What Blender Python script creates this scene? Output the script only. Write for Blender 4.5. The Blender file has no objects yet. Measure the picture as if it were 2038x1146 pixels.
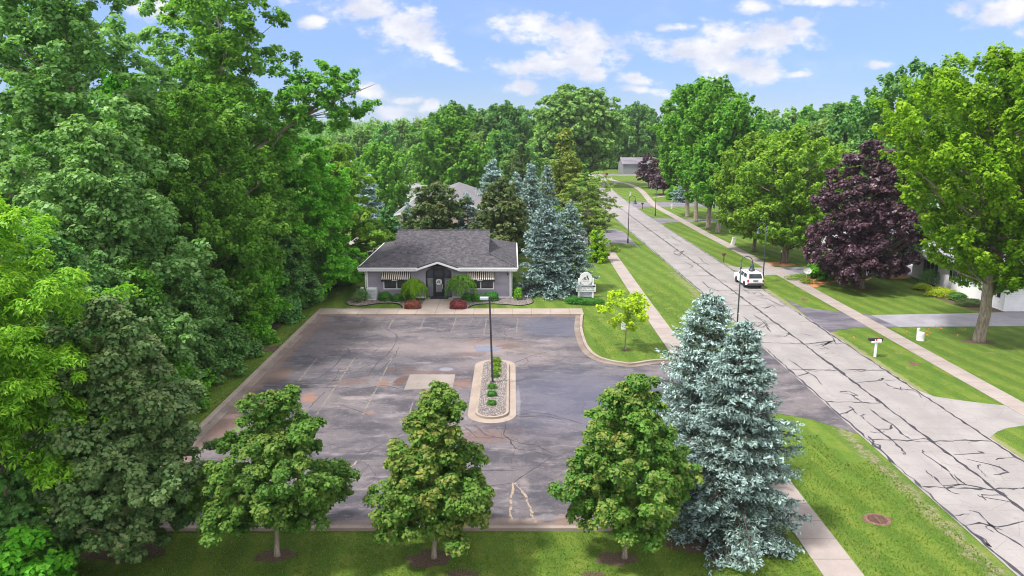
import bpy, math, random
import numpy as np
from mathutils import Vector

# ------------------------------------------------------------------ camera, sky, sun, exposure
S = bpy.context.scene
COL = S.collection
PI = math.pi
TH = math.radians(12.335)
CAMH = 17.0
FPX, CX, CY = 1500.0, 1019.0, 573.0

cam_data = bpy.data.cameras.new('camera')
cam = bpy.data.objects.new('camera', cam_data)
COL.objects.link(cam)
cam.location = (0, 0, CAMH)
cam.rotation_euler = (math.radians(90) - TH, 0, 0)
cam_data.sensor_width = 36.0
cam_data.lens = 36.0 * FPX / 2038.0
cam_data.clip_start = 0.5
cam_data.clip_end = 12000
S.camera = cam

S.view_settings.view_transform = 'Standard'
S.view_settings.look = 'None'
S.view_settings.gamma = 1.0
S.view_settings.exposure = 1.25
S.render.resolution_x = 1024
S.render.resolution_y = 576
S.cycles.max_bounces = 6
S.cycles.diffuse_bounces = 3
S.cycles.glossy_bounces = 2
S.cycles.transmission_bounces = 3
S.cycles.transparent_max_bounces = 6
S.cycles.volume_bounces = 0
S.cycles.caustics_reflective = False
S.cycles.caustics_refractive = False
S.cycles.use_denoising = True
S.cycles.pixel_filter_type = 'BLACKMAN_HARRIS'
S.cycles.filter_width = 1.05

SUN_EL = math.radians(60)
SUN_AZ = math.radians(-114)          # direction to the sun, measured from +Y towards +X
sun_dir = Vector((math.sin(SUN_AZ) * math.cos(SUN_EL), math.cos(SUN_AZ) * math.cos(SUN_EL), math.sin(SUN_EL)))
sd = bpy.data.lights.new('sun', 'SUN')
sd.energy = 2.5
sd.angle = math.radians(6)
sd.color = (1.0, 0.955, 0.89)
so = bpy.data.objects.new('sun', sd)
COL.objects.link(so)
so.location = (-40, 40, 60)
so.rotation_euler = (-sun_dir).to_track_quat('-Z', 'Y').to_euler()


def ray(px, py):
    a = (px - CX) / FPX
    b = (py - CY) / FPX
    return (a, math.cos(TH) - b * math.sin(TH), -math.sin(TH) - b * math.cos(TH))


def G(px, py, z=0.0):
    d = ray(px, py)
    t = (z - CAMH) / d[2]
    return (d[0] * t, d[1] * t)


def P(px, py, Y):
    d = ray(px, py)
    t = Y / d[1]
    return (d[0] * t, Y, CAMH + d[2] * t)


# ------------------------------------------------------------------ node helpers
class NT:
    def __init__(s, nt):
        s.nt = nt
        s.n = nt.nodes
        s.l = nt.links

    def new(s, t, **kw):
        n = s.n.new(t)
        for k, v in kw.items():
            setattr(n, k, v)
        return n

    def put(s, sock, v):
        if isinstance(v, bpy.types.NodeSocket):
            s.l.new(v, sock)
        else:
            if sock.type == 'RGBA' and not isinstance(v, (int, float)) and len(v) == 3:
                v = (*v, 1)
            sock.default_value = v

    def math(s, op, a, b=0.0, c=0.0, clamp=False):
        n = s.new('ShaderNodeMath', operation=op, use_clamp=clamp)
        s.put(n.inputs[0], a)
        s.put(n.inputs[1], b)
        s.put(n.inputs[2], c)
        return n.outputs[0]

    def mix(s, f, a, b, blend='MIX'):
        n = s.new('ShaderNodeMix', data_type='RGBA', blend_type=blend)
        s.put(n.inputs[0], f)
        s.put(n.inputs[6], a)
        s.put(n.inputs[7], b)
        return n.outputs[2]

    def rng(s, v, a, b, c=0.0, d=1.0, smooth=True):
        n = s.new('ShaderNodeMapRange', interpolation_type='SMOOTHSTEP' if smooth else 'LINEAR')
        s.put(n.inputs['Value'], v)
        n.inputs['From Min'].default_value = a
        n.inputs['From Max'].default_value = b
        n.inputs['To Min'].default_value = c
        n.inputs['To Max'].default_value = d
        return n.outputs[0]

    def noise(s, vec, scale, detail=4, rough=0.55, dist=0.0, out=0):
        n = s.new('ShaderNodeTexNoise')
        if vec is not None:
            s.l.new(vec, n.inputs['Vector'])
        n.inputs['Scale'].default_value = scale
        n.inputs['Detail'].default_value = detail
        n.inputs['Roughness'].default_value = rough
        n.inputs['Distortion'].default_value = dist
        return n.outputs[out]

    def voro(s, vec, scale, feature='F1', out='Distance', rnd=1.0):
        n = s.new('ShaderNodeTexVoronoi', feature=feature)
        if vec is not None:
            s.l.new(vec, n.inputs['Vector'])
        n.inputs['Scale'].default_value = scale
        if 'Randomness' in n.inputs:
            n.inputs['Randomness'].default_value = rnd
        return n.outputs[out]

    def mapping(s, vec, loc=(0, 0, 0), rot=(0, 0, 0), scale=(1, 1, 1), kind='POINT'):
        n = s.new('ShaderNodeMapping', vector_type=kind)
        s.l.new(vec, n.inputs[0])
        n.inputs['Location'].default_value = loc
        n.inputs['Rotation'].default_value = rot
        n.inputs['Scale'].default_value = scale
        return n.outputs[0]

    def geo(s):
        return s.new('ShaderNodeNewGeometry').outputs['Position']

    def sep(s, v):
        n = s.new('ShaderNodeSeparateXYZ')
        s.l.new(v, n.inputs[0])
        return n.outputs

    def ellipse(s, vec, c, r, rot=0.0):
        """1 inside, 0 outside an ellipse on the ground"""
        m = s.mapping(vec, loc=(c[0], c[1], 0), rot=(0, 0, rot), scale=(r[0], r[1], 1), kind='TEXTURE')
        m = s.mapping(m, scale=(1, 1, 0))
        n = s.new('ShaderNodeVectorMath', operation='LENGTH')
        s.l.new(m, n.inputs[0])
        return n.outputs['Value']


# ------------------------------------------------------------------ world
W = bpy.data.worlds.new('World')
S.world = W
W.use_nodes = True
w = NT(W.node_tree)
w.n.clear()
sky = w.new('ShaderNodeTexSky', sky_type='NISHITA', sun_disc=False)
sky.sun_elevation = SUN_EL
sky.sun_rotation = SUN_AZ
sky.air_density = 1.0
sky.dust_density = 0.15
sky.ozone_density = 3.5
hs = w.new('ShaderNodeHueSaturation')
hs.inputs['Saturation'].default_value = 0.92
w.l.new(sky.outputs[0], hs.inputs['Color'])
tc0 = w.new('ShaderNodeTexCoord').outputs['Generated']
low = w.rng(w.sep(tc0)[2], 0.0, 0.34, 1.0, 0.0)
gm = w.mix(1.0, hs.outputs[0], w.mix(low, (1.04, 0.96, 1.12, 1), (0.355, 0.475, 0.80, 1)), 'MULTIPLY')
bg1 = w.new('ShaderNodeBackground')
w.l.new(gm, bg1.inputs[0])
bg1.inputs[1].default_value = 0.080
tc = w.new('ShaderNodeTexCoord').outputs['Generated']
sx, sy, sz = w.sep(tc)
yy = w.math('MAXIMUM', sy, 0.02)
uu = w.math('DIVIDE', sx, yy)
vv = w.math('DIVIDE', sz, yy)
cb = w.new('ShaderNodeCombineXYZ')
w.l.new(uu, cb.inputs[0])
w.l.new(vv, cb.inputs[1])
uv = cb.outputs[0]
warp = w.noise(w.mapping(uv, scale=(9, 16, 1)), 1.0, 3, 0.5, out=1)
wv = w.new('ShaderNodeVectorMath', operation='MULTIPLY_ADD')
w.l.new(warp, wv.inputs[0])
wv.inputs[1].default_value = (0.022, 0.012, 0)
w.l.new(uv, wv.inputs[2])
uvw = wv.outputs[0]
CLOUDS = [(800, 50, 75, 44, .35), (725, 12, 80, 30, .1), (835, 92, 50, 26, .2), (885, 120, 45, 11, .35), (1100, 62, 110, 26, .1), (1175, 90, 80, 26, .2),
          (1110, 130, 105, 22, 0), (1180, 148, 34, 20, 0), (1035, 174, 44, 11, 0), (1262, 160, 38, 11, .1), (1268, 181, 44, 9, .1),
          (1400, 95, 120, 26, 0), (1455, 78, 60, 30, 0), (1540, 80, 85, 34, -.1), (1460, 132, 80, 30, 0), (1500, 146, 70, 18, .0), (1590, 50, 32, 14, 0),
          (1345, 52, 34, 9, 0), (1505, 18, 44, 12, 0), (1640, 4, 90, 9, 0), (1990, 18, 75, 30, 0), (2022, 115, 44, 20, 0),
          (738, 180, 32, 14, .2), (788, 226, 34, 15, 0), (812, 198, 34, 9, 0), (862, 210, 26, 14, -.3), (622, 42, 28, 16, .2),
          (310, 14, 50, 22, .1), (1590, 150, 34, 9, 0), (1745, 128, 24, 8, 0), (2100, 60, 60, 20, 0), (470, -30, 120, 24, 0), (1200, -60, 160, 26, 0)]


def uvpx(px, py):
    d = ray(px, py)
    return (d[0] / d[1], d[2] / d[1])


mask = None
for (cx, cy, rx, ry, rot) in CLOUDS:
    c = uvpx(cx, cy)
    m = w.mapping(uvw, loc=(c[0] + .011, c[1] + .006, 0), rot=(0, 0, -rot), scale=(rx / 1270, ry / 1270, 1), kind='TEXTURE')
    ln = w.new('ShaderNodeVectorMath', operation='LENGTH')
    w.l.new(m, ln.inputs[0])
    v = w.math('SUBTRACT', 1.0, ln.outputs['Value'])
    mask = v if mask is None else w.math('MAXIMUM', mask, v)
mask = w.math('MAXIMUM', mask, -0.8)
fb = w.noise(w.mapping(uv, loc=(3.1, 1.7, 0), scale=(26, 44, 1)), 1.0, 9, 0.62)
fb2 = w.noise(w.mapping(uv, loc=(1.1, 9.7, 0), scale=(7, 15, 1)), 1.0, 6, 0.6)
dens = w.math('MULTIPLY_ADD', w.math('SUBTRACT', fb, 0.5), 3.0, mask)
cl = w.rng(dens, -0.15, 0.72)
cl = w.math('MULTIPLY', cl, 0.93)
faint = w.math('MULTIPLY', w.rng(fb2, 0.5, 0.78), 0.28)
cl = w.math('MAXIMUM', cl, faint)
shade = w.rng(w.noise(w.mapping(uv, loc=(5, 2, 0), scale=(18, 30, 1)), 1.0, 5, 0.6), 0.35, 0.7)
ccol = w.mix(shade, (0.72, 0.74, 0.85, 1), (1.0, 0.985, 0.99, 1))
bg2 = w.new('ShaderNodeBackground')
w.l.new(ccol, bg2.inputs[0])
bg2.inputs[1].default_value = 0.45
up = w.rng(sz, -0.02, 0.0)
ms = w.new('ShaderNodeMixShader')
w.l.new(w.math('MULTIPLY', cl, up), ms.inputs[0])
w.l.new(bg1.outputs[0], ms.inputs[1])
w.l.new(bg2.outputs[0], ms.inputs[2])
# unseen bright broken cloud, added overhead and behind the camera as fill light
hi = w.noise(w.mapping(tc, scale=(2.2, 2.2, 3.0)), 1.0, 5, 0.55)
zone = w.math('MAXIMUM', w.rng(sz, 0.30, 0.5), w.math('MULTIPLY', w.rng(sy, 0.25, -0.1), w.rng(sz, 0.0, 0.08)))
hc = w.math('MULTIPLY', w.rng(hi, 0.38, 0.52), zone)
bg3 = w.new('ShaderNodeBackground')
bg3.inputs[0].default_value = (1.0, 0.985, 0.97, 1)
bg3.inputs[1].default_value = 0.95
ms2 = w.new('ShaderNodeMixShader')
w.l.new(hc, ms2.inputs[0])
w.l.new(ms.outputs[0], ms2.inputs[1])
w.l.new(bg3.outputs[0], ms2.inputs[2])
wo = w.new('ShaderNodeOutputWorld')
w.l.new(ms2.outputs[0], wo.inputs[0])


# ------------------------------------------------------------------ object helpers
def tag(o, label=None, cat=None, group=None, kind=None):
    if label: o['label'] = label
    if cat: o['category'] = cat
    if group: o['group'] = group
    if kind: o['kind'] = kind
    return o


def thing(name, label, cat, loc=(0, 0, 0), rz=0.0, group=None):
    o = bpy.data.objects.new(name, None)
    o.empty_display_size = 0.3
    COL.objects.link(o)
    o.location = loc
    o.rotation_euler = (0, 0, rz)
    return tag(o, label, cat, group)


def copy_thing(o, loc, rz=0.0, scale=None, label=None, group=None):
    c = o.copy()
    COL.objects.link(c)
    c.location = loc
    c.rotation_euler = (0, 0, rz)
    if scale is not None: c.scale = scale
    if label: c['label'] = label
    if group: c['group'] = group
    for ch in o.children:
        d = ch.copy()
        COL.objects.link(d)
        d.parent = c
        for g in ch.children:
            e = g.copy()
            COL.objects.link(e)
            e.parent = d
    return c


class MB:
    def __init__(s):
        s.v = []
        s.f = []

    def add(s, vs, fs):
        k = len(s.v)
        s.v += [tuple(v) for v in vs]
        s.f += [tuple(i + k for i in f) for f in fs]
        return s

    def box(s, x0, x1, y0, y1, z0, z1, bev=0.0):
        if bev <= 0:
            return s.add([(x0, y0, z0), (x1, y0, z0), (x1, y1, z0), (x0, y1, z0), (x0, y0, z1), (x1, y0, z1), (x1, y1, z1), (x0, y1, z1)],
                         [(0, 3, 2, 1), (4, 5, 6, 7), (0, 1, 5, 4), (1, 2, 6, 5), (2, 3, 7, 6), (3, 0, 4, 7)])
        b = bev
        def ring(i, z):
            a, c, d, e = x0 + i, x1 - i, y0 + i, y1 - i
            return [(a + b, d, z), (c - b, d, z), (c, d + b, z), (c, e - b, z), (c - b, e, z), (a + b, e, z), (a, e - b, z), (a, d + b, z)]
        rings = [ring(b * .6, z0), ring(0, z0 + b), ring(0, z1 - b), ring(b * .6, z1)]
        vs = [p for r in rings for p in r]
        fs = [tuple(range(7, -1, -1)), tuple(range(24, 32))]
        for r in range(3):
            for i in range(8):
                j = (i + 1) % 8
                fs.append((r * 8 + i, r * 8 + j, r * 8 + 8 + j, r * 8 + 8 + i))
        return s.add(vs, fs)

    def prism(s, poly, z0, z1):
        n = len(poly)
        vs = [(p[0], p[1], z0) for p in poly] + [(p[0], p[1], z1) for p in poly]
        fs = [tuple(range(n - 1, -1, -1)), tuple(range(n, 2 * n))]
        fs += [(i, (i + 1) % n, n + (i + 1) % n, n + i) for i in range(n)]
        return s.add(vs, fs)

    def slab_y(s, poly, y0, y1):
        """poly in x,z; extruded along y"""
        n = len(poly)
        vs = [(p[0], y0, p[1]) for p in poly] + [(p[0], y1, p[1]) for p in poly]
        fs = [tuple(range(n)), tuple(range(2 * n - 1, n - 1, -1))]
        fs += [((i + 1) % n, i, n + i, n + (i + 1) % n) for i in range(n)]
        return s.add(vs, fs)

    def slab_x(s, poly, x0, x1):
        n = len(poly)
        vs = [(x0, p[0], p[1]) for p in poly] + [(x1, p[0], p[1]) for p in poly]
        fs = [tuple(range(n - 1, -1, -1)), tuple(range(n, 2 * n))]
        fs += [(i, (i + 1) % n, n + (i + 1) % n, n + i) for i in range(n)]
        return s.add(vs, fs)

    def sheet(s, poly, z):
        n = len(poly)
        return s.add([(p[0], p[1], z) for p in poly], [tuple(range(n))])

    def quad(s, a, b, c, d):
        return s.add([a, b, c, d], [(0, 1, 2, 3)])

    def tube(s, pts, rad, n=8, cap=True):
        pts = [Vector(p) for p in pts]
        if not hasattr(rad, '__len__'): rad = [rad] * len(pts)
        vs = []
        prev = None
        for i, p in enumerate(pts):
            d = (pts[min(i + 1, len(pts) - 1)] - pts[max(i - 1, 0)])
            if d.length < 1e-6: d = Vector((0, 0, 1))
            d.normalize()
            if prev is None:
                a = d.orthogonal().normalized()
            else:
                a = (prev - d * prev.dot(d))
                a = a.normalized() if a.length > 1e-5 else d.orthogonal().normalized()
            prev = a
            b = d.cross(a)
            for k in range(n):
                t = 2 * PI * k / n
                vs.append(p + (a * math.cos(t) + b * math.sin(t)) * rad[i])
        fs = []
        for i in range(len(pts) - 1):
            for k in range(n):
                j = (k + 1) % n
                fs.append((i * n + k, i * n + j, (i + 1) * n + j, (i + 1) * n + k))
        if cap:
            fs.append(tuple(range(n - 1, -1, -1)))
            fs.append(tuple(range((len(pts) - 1) * n, len(pts) * n)))
        return s.add(vs, fs)

    def lathe(s, prof, n=16, c=(0, 0)):
        """prof: list of (r, z)"""
        vs = []
        for r, z in prof:
            for k in range(n):
                t = 2 * PI * k / n
                vs.append((c[0] + r * math.cos(t), c[1] + r * math.sin(t), z))
        fs = []
        for i in range(len(prof) - 1):
            for k in range(n):
                j = (k + 1) % n
                fs.append((i * n + k, i * n + j, (i + 1) * n + j, (i + 1) * n + k))
        fs.append(tuple(range(n - 1, -1, -1)))
        fs.append(tuple(range((len(prof) - 1) * n, len(prof) * n)))
        return s.add(vs, fs)

    def strip(s, pts, wid, z):
        """flat ribbon along a 2-D polyline; wid number or list"""
        n = len(pts)
        if not hasattr(wid, '__len__'): wid = [wid] * n
        vs = []
        for i in range(n):
            a = pts[max(i - 1, 0)]
            b = pts[min(i + 1, n - 1)]
            dx, dy = b[0] - a[0], b[1] - a[1]
            L = math.hypot(dx, dy) or 1
            nx, ny = -dy / L, dx / L
            h = wid[i] / 2
            vs.append((pts[i][0] + nx * h, pts[i][1] + ny * h, z))
            vs.append((pts[i][0] - nx * h, pts[i][1] - ny * h, z))
        return s.add(vs, [(2 * i, 2 * i + 1, 2 * i + 3, 2 * i + 2) for i in range(n - 1)])

    def kerb(s, pts, o0, o1, z0, z1):
        """raised strip between side offsets o0..o1 (left positive) of a polyline"""
        n = len(pts)
        vs = []
        for i in range(n):
            a = pts[max(i - 1, 0)]
            b = pts[min(i + 1, n - 1)]
            dx, dy = b[0] - a[0], b[1] - a[1]
            L = math.hypot(dx, dy) or 1
            nx, ny = -dy / L, dx / L
            p = pts[i]
            A = (p[0] + nx * o0, p[1] + ny * o0)
            B = (p[0] + nx * o1, p[1] + ny * o1)
            vs += [(*A, z0), (*A, z1), (*B, z1), (*B, z0)]
        fs = []
        for i in range(n - 1):
            for k in range(3):
                fs.append((4 * i + k, 4 * i + k + 1, 4 * i + 5 + k, 4 * i + 4 + k))
        fs += [(0, 1, 2, 3), (4 * n - 1, 4 * n - 2, 4 * n - 3, 4 * n - 4)]
        return s.add(vs, fs)

    def pieces(s):
        par = list(range(len(s.v)))

        def find(a):
            while par[a] != a:
                par[a] = par[par[a]]
                a = par[a]
            return a
        for f in s.f:
            for i in f[1:]:
                par[find(f[0])] = find(i)
        out = {}
        for f in s.f:
            out.setdefault(find(f[0]), []).append(f)
        res = []
        for fs in out.values():
            ids = sorted({i for f in fs for i in f})
            mp = {a: b for b, a in enumerate(ids)}
            m = MB()
            m.v = [s.v[i] for i in ids]
            m.f = [tuple(mp[i] for i in f) for f in fs]
            res.append(m)
        return res

    def each(s, name, m, parent=None, smooth=False):
        return [p.build(name, m, parent, smooth) for p in s.pieces()]

    def build(s, name, m, parent=None, smooth=False):
        me = bpy.data.meshes.new(name)
        me.from_pydata(s.v, [], s.f)
        me.materials.append(m)
        if smooth:
            me.polygons.foreach_set('use_smooth', [True] * len(me.polygons))
        me.update()
        o = bpy.data.objects.new(name, me)
        COL.objects.link(o)
        o.parent = parent
        return o


def text(name, body, size, loc, m, parent, align='CENTER', rot=(PI / 2, 0, 0), bold=0.0, sx=1.0):
    c = bpy.data.curves.new(name, 'FONT')
    c.body = body
    c.size = size
    c.align_x = align
    c.align_y = 'CENTER'
    c.offset = bold
    c.extrude = 0.004
    c.materials.append(m)
    tmp = bpy.data.objects.new(name + '_curve', c)
    me = bpy.data.meshes.new_from_object(tmp)
    bpy.data.objects.remove(tmp)
    o = bpy.data.objects.new(name, me)
    COL.objects.link(o)
    o.parent = parent
    o.location = loc
    o.rotation_euler = rot
    o.scale = (sx, 1, 1)
    return o


# ------------------------------------------------------------------ materials
def mat(name, col=(0.5, 0.5, 0.5), rough=0.6, metal=0.0, spec=0.4, var=0.12, scale=3.0, bump=0.0, bscale=20.0):
    m = bpy.data.materials.new(name)
    m.use_nodes = True
    t = NT(m.node_tree)
    b = t.n['Principled BSDF']
    g = t.new('ShaderNodeTexCoord').outputs['Object']
    nz = t.noise(g, scale, 5, 0.6)
    lo = tuple(c * (1 - var) for c in col)
    hi = tuple(min(1, c * (1 + var)) for c in col)
    t.put(b.inputs['Base Color'], t.mix(t.rng(nz, 0.3, 0.7), lo, hi))
    b.inputs['Roughness'].default_value = rough
    b.inputs['Metallic'].default_value = metal
    b.inputs['Specular IOR Level'].default_value = spec
    if bump:
        bp = t.new('ShaderNodeBump')
        bp.inputs['Strength'].default_value = bump
        bp.inputs['Distance'].default_value = 0.02
        t.l.new(t.noise(g, bscale, 5, 0.6), bp.inputs['Height'])
        t.l.new(bp.outputs[0], b.inputs['Normal'])
    return m


def base(name, rough=0.85, spec=0.25):
    m = bpy.data.materials.new(name)
    m.use_nodes = True
    t = NT(m.node_tree)
    b = t.n['Principled BSDF']
    b.inputs['Roughness'].default_value = rough
    b.inputs['Specular IOR Level'].default_value = spec
    return m, t, b


def addbump(t, b, h, strength=0.5, dist=0.02):
    bp = t.new('ShaderNodeBump')
    bp.inputs['Strength'].default_value = strength
    bp.inputs['Distance'].default_value = dist
    t.l.new(h, bp.inputs['Height'])
    t.l.new(bp.outputs[0], b.inputs['Normal'])


def grass_mat():
    m, t, b = base('grass', 0.9, 0.15)
    g = t.geo()
    X, Y, Z = t.sep(g)
    n1 = t.noise(g, 0.11, 4, 0.6)
    n2 = t.noise(t.mapping(g, scale=(1, 0.6, 1)), 1.3, 5, 0.62)
    n3 = t.noise(t.mapping(g, scale=(1, 0.55, 1)), 17.0, 4, 0.75)
    c = t.mix(t.rng(n1, 0.3, 0.7), (0.050, 0.118, 0.012), (0.082, 0.156, 0.016))
    c = t.mix(t.rng(n2, 0.35, 0.7), c, (0.135, 0.178, 0.026))
    # mown stripes, running along the road on its verges and across elsewhere
    st = t.math('SINE', t.math('ADD', t.math('ADD', t.math('MULTIPLY', X, 3.4), t.math('MULTIPLY', Y, 0.5)), t.math('MULTIPLY', n2, 2.6)))
    st = t.rng(st, -0.4, 0.5)
    c = t.mix(t.math('MULTIPLY', st, 0.55), c, (0.032, 0.088, 0.007))
    n4 = t.noise(t.mapping(g, loc=(9, 4, 0)), 4.2, 4, 0.7)
    c = t.mix(t.rng(n4, 0.5, 0.72, 0, 0.45), c, (0.028, 0.075, 0.006))
    c = t.mix(t.rng(n4, 0.3, 0.46, 0.3, 0), c, (0.19, 0.235, 0.035))
    c = t.mix(t.rng(n3, 0.45, 0.74, 0, 0.6), c, (0.190, 0.260, 0.040))
    c = t.mix(t.rng(n3, 0.28, 0.47, 0.62, 0.0), c, (0.020, 0.060, 0.006))
    fl = t.voro(g, 3.2)
    c = t.mix(t.rng(fl, 0.03, 0.05, t and 0.6, 0), c, (0.34, 0.36, 0.22))
    n6 = t.noise(t.mapping(g, scale=(1, .4, 1)), 42, 2, 0.8)
    c = t.mix(t.rng(n6, 0.5, 0.7, 0, 0.5), c, (0.21, 0.25, 0.06))
    c = t.mix(t.rng(n6, 0.32, 0.46, 0.5, 0), c, (0.022, 0.05, 0.006))
    # worn yellow and bare bits
    worn = t.noise(g, 0.7, 6, 0.7)
    c = t.mix(t.rng(worn, 0.60, 0.72, 0, 0.5), c, (0.23, 0.20, 0.085))
    # bare earth strip beside the carriageway
    d = t.math('ABSOLUTE', t.math('SUBTRACT', X, 18.75))
    e = t.math('ADD', d, t.math('MULTIPLY', t.math('SUBTRACT', t.noise(g, 0.9, 6, 0.7), 0.5), 1.9))
    near = t.math('MULTIPLY', t.rng(Y, 16, 20), t.rng(Y, 84, 90, 1, 0))
    gap = t.math('SUBTRACT', 1.0, t.math('MULTIPLY', t.rng(Y, 40, 41), t.rng(Y, 57, 58, 1, 0)))
    f = t.math('MULTIPLY', t.math('MULTIPLY', t.rng(e, 0.1, 0.6, 0.8, 0), near), gap)
    f = t.math('MULTIPLY', f, t.rng(t.noise(g, 2.6, 5, 0.75), 0.42, 0.56))
    c = t.mix(f, c, t.mix(t.rng(t.noise(g, 9, 4, 0.7), 0.4, 0.65), (0.17, 0.14, 0.075), (0.30, 0.265, 0.21)))
    d2 = t.math('ABSOLUTE', t.math('SUBTRACT', X, 26.6))
    e2 = t.math('ADD', d2, t.math('MULTIPLY', t.math('SUBTRACT', t.noise(g, 1.3, 6, 0.7), 0.5), 0.8))
    f2 = t.math('MULTIPLY', t.rng(e2, 0.1, 0.35, 0.5, 0), t.rng(Y, 90, 95, 1, 0))
    c = t.mix(f2, c, (0.30, 0.25, 0.16))
    t.put(b.inputs['Base Color'], c)
    addbump(t, b, n3, 0.9, 0.06)
    return m


def conc_mat(name, c0, c1, joints=None, axis=1, jstep=1.5, rough=0.85, stain=0.35, worldy=True):
    m, t, b = base(name, rough, 0.25)
    g = t.geo()
    n1 = t.noise(g, 0.5, 5, 0.65)
    n2 = t.noise(g, 22, 3, 0.7)
    c = t.mix(t.rng(n1, 0.3, 0.7), c0, c1)
    c = t.mix(t.rng(n2, 0.3, 0.7, 0, 0.35), c, tuple(v * 0.72 for v in c0))
    st = t.noise(g, 1.7, 6, 0.7)
    c = t.mix(t.rng(st, 0.56, 0.72, 0, stain), c, tuple(v * k for v, k in zip(c0, (0.62, 0.55, 0.52))))
    if joints is not None:
        X, Y, Z = t.sep(g)
        v = Y if axis == 1 else X
        fr = t.math('FRACT', t.math('DIVIDE', v, jstep))
        j = t.math('LESS_THAN', fr, 0.035 / jstep * 1.3)
        c = t.mix(t.math('MULTIPLY', j, 0.65), c, tuple(v * 0.4 for v in c0))
    t.put(b.inputs['Base Color'], c)
    addbump(t, b, n2, 0.2, 0.01)
    return m


def lot_mat():
    m, t, b = base('parking_asphalt', 0.8, 0.3)
    g = t.geo()
    nw = t.noise(g, 0.9, 4, 0.6, out=1)
    wv = t.new('ShaderNodeVectorMath', operation='MULTIPLY_ADD')
    t.l.new(nw, wv.inputs[0])
    wv.inputs[1].default_value = (1.1, 1.1, 0)
    t.l.new(g, wv.inputs[2])
    gw = wv.outputs[0]
    grain = t.noise(g, 38, 3, 0.8)
    n0 = t.noise(g, 0.085, 3, 0.5)
    n1 = t.noise(t.mapping(gw, scale=(0.55, 1.0, 1)), 0.42, 7, 0.66)
    n2 = t.noise(t.mapping(gw, loc=(7, 3, 0), rot=(0, 0, 0.5), scale=(0.35, 1.2, 1)), 0.9, 7, 0.7)
    c = t.mix(t.rng(n0, 0.35, 0.65), (0.098, 0.088, 0.098), (0.142, 0.122, 0.126))
    c = t.mix(t.rng(n1, 0.43, 0.60, 0, 0.85), c, (0.042, 0.040, 0.052))
    c = t.mix(t.rng(n2, 0.54, 0.68, 0, 0.5), c, (0.255, 0.222, 0.228))
    # rubbed sealcoat: diagonal swirls of tyre wear
    n3 = t.noise(t.mapping(gw, loc=(1, 8, 0), rot=(0, 0, -0.7), scale=(0.25, 1.6, 1)), 1.5, 6, 0.72)
    c = t.mix(t.rng(n3, 0.57, 0.70, 0, 0.4), c, (0.28, 0.25, 0.258))
    n5 = t.noise(t.mapping(gw, loc=(4, 1, 0), scale=(1.0, 0.7, 1)), 2.6, 8, 0.78)
    c = t.mix(t.rng(n5, 0.52, 0.66, 0, 0.5), c, (0.050, 0.046, 0.062))
    c = t.mix(t.rng(n5, 0.34, 0.46, 0.35, 0), c, (0.26, 0.228, 0.235))
    # aisle worn pale in front of the building, darker bay at the right
    def el(px, py, wx, wy, rot=0.0, soft=0.35, amt=0.7, col=(0, 0, 0), jag=0.35):
        nonlocal c
        x, y = G(px, py)
        e = t.ellipse(g, (x, y), (wx, wy), rot)
        e = t.math('ADD', e, t.math('MULTIPLY', t.math('SUBTRACT', t.noise(g, 1.9, 7, 0.78), 0.5), jag * 3.2 + .5))
        c = t.mix(t.rng(e, 1 - soft * 1.4, 1 + soft, amt * (1.15 if max(col) < .13 else 1.0 if max(col) < .27 else .5), 0), c, col)
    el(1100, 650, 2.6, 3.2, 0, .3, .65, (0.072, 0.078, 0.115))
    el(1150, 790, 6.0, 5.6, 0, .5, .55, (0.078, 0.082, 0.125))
    el(900, 690, 8.5, 2.0, 0, .5, .5, (0.225, 0.182, 0.178))
    el(1000, 720, 5.0, 1.6, .3, .4, .45, (0.24, 0.20, 0.20))
    el(690, 648, 4.2, 1.2, .0, .5, .6, (0.10, 0.082, 0.080))
    el(640, 660, 2.0, 2.5, .3, .4, .45, (0.12, 0.098, 0.10))
    el(985, 682, 2.6, 1.0, -.2, .25, .7, (0.15, 0.105, 0.095), .5)
    el(1050, 700, 2.2, .35, -.5, .25, .7, (0.13, 0.10, 0.09), .5)
    el(970, 695, 1.9, 1.5, 0, .3, .75, (0.21, 0.165, 0.155))
    el(800, 757, .45, 1.0, -.3, .2, .85, (0.085, 0.048, 0.040), .4)
    el(780, 735, .42, .42, 0, .2, .7, (0.085, 0.055, 0.050), .3)
    el(815, 733, .5, .42, 0, .2, .7, (0.085, 0.055, 0.050), .3)
    el(762, 763, .45, .45, 0, .25, .7, (0.20, 0.095, 0.055), .3)
    el(888, 735, 1.0, .8, 0, .2, .7, (0.095, 0.09, 0.115), .2)
    el(888, 735, .5, .42, 0, .15, .7, (0.22, 0.215, 0.24), .1)
    el(920, 763, .7, .9, 0, .25, .6, (0.19, 0.10, 0.075), .6)
    el(855, 741, 2.6, .25, 0, .2, .6, (0.13, 0.07, 0.05), .5)
    el(706, 792, .9, .35, 0, .3, .7, (0.40, 0.32, 0.31), .2)
    el(750, 790, .9, .5, .5, .3, .55, (0.36, 0.32, 0.32), .3)
    el(500, 800, 1.0, 1.6, 0, .35, .75, (0.20, 0.11, 0.085), .5)
    el(520, 782, 1.0, .35, 0, .25, .75, (0.06, 0.045, 0.045), .4)
    el(615, 792, .5, .9, .3, .3, .6, (0.26, 0.125, 0.075), .6)
    el(735, 822, .4, .3, 0, .3, .6, (0.30, 0.15, 0.09), .6)
    el(560, 745, .7, 1.8, 0, .3, .6, (0.15, 0.085, 0.06), .6)
    el(450, 850, .7, 2.2, 0, .3, .6, (0.17, 0.095, 0.07), .6)
    el(700, 760, 1.2, .5, .4, .3, .5, (0.12, 0.07, 0.055), .6)
    el(960, 868, 1.6, .9, 0, .3, .6, (0.14, 0.085, 0.07), .7)
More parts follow.
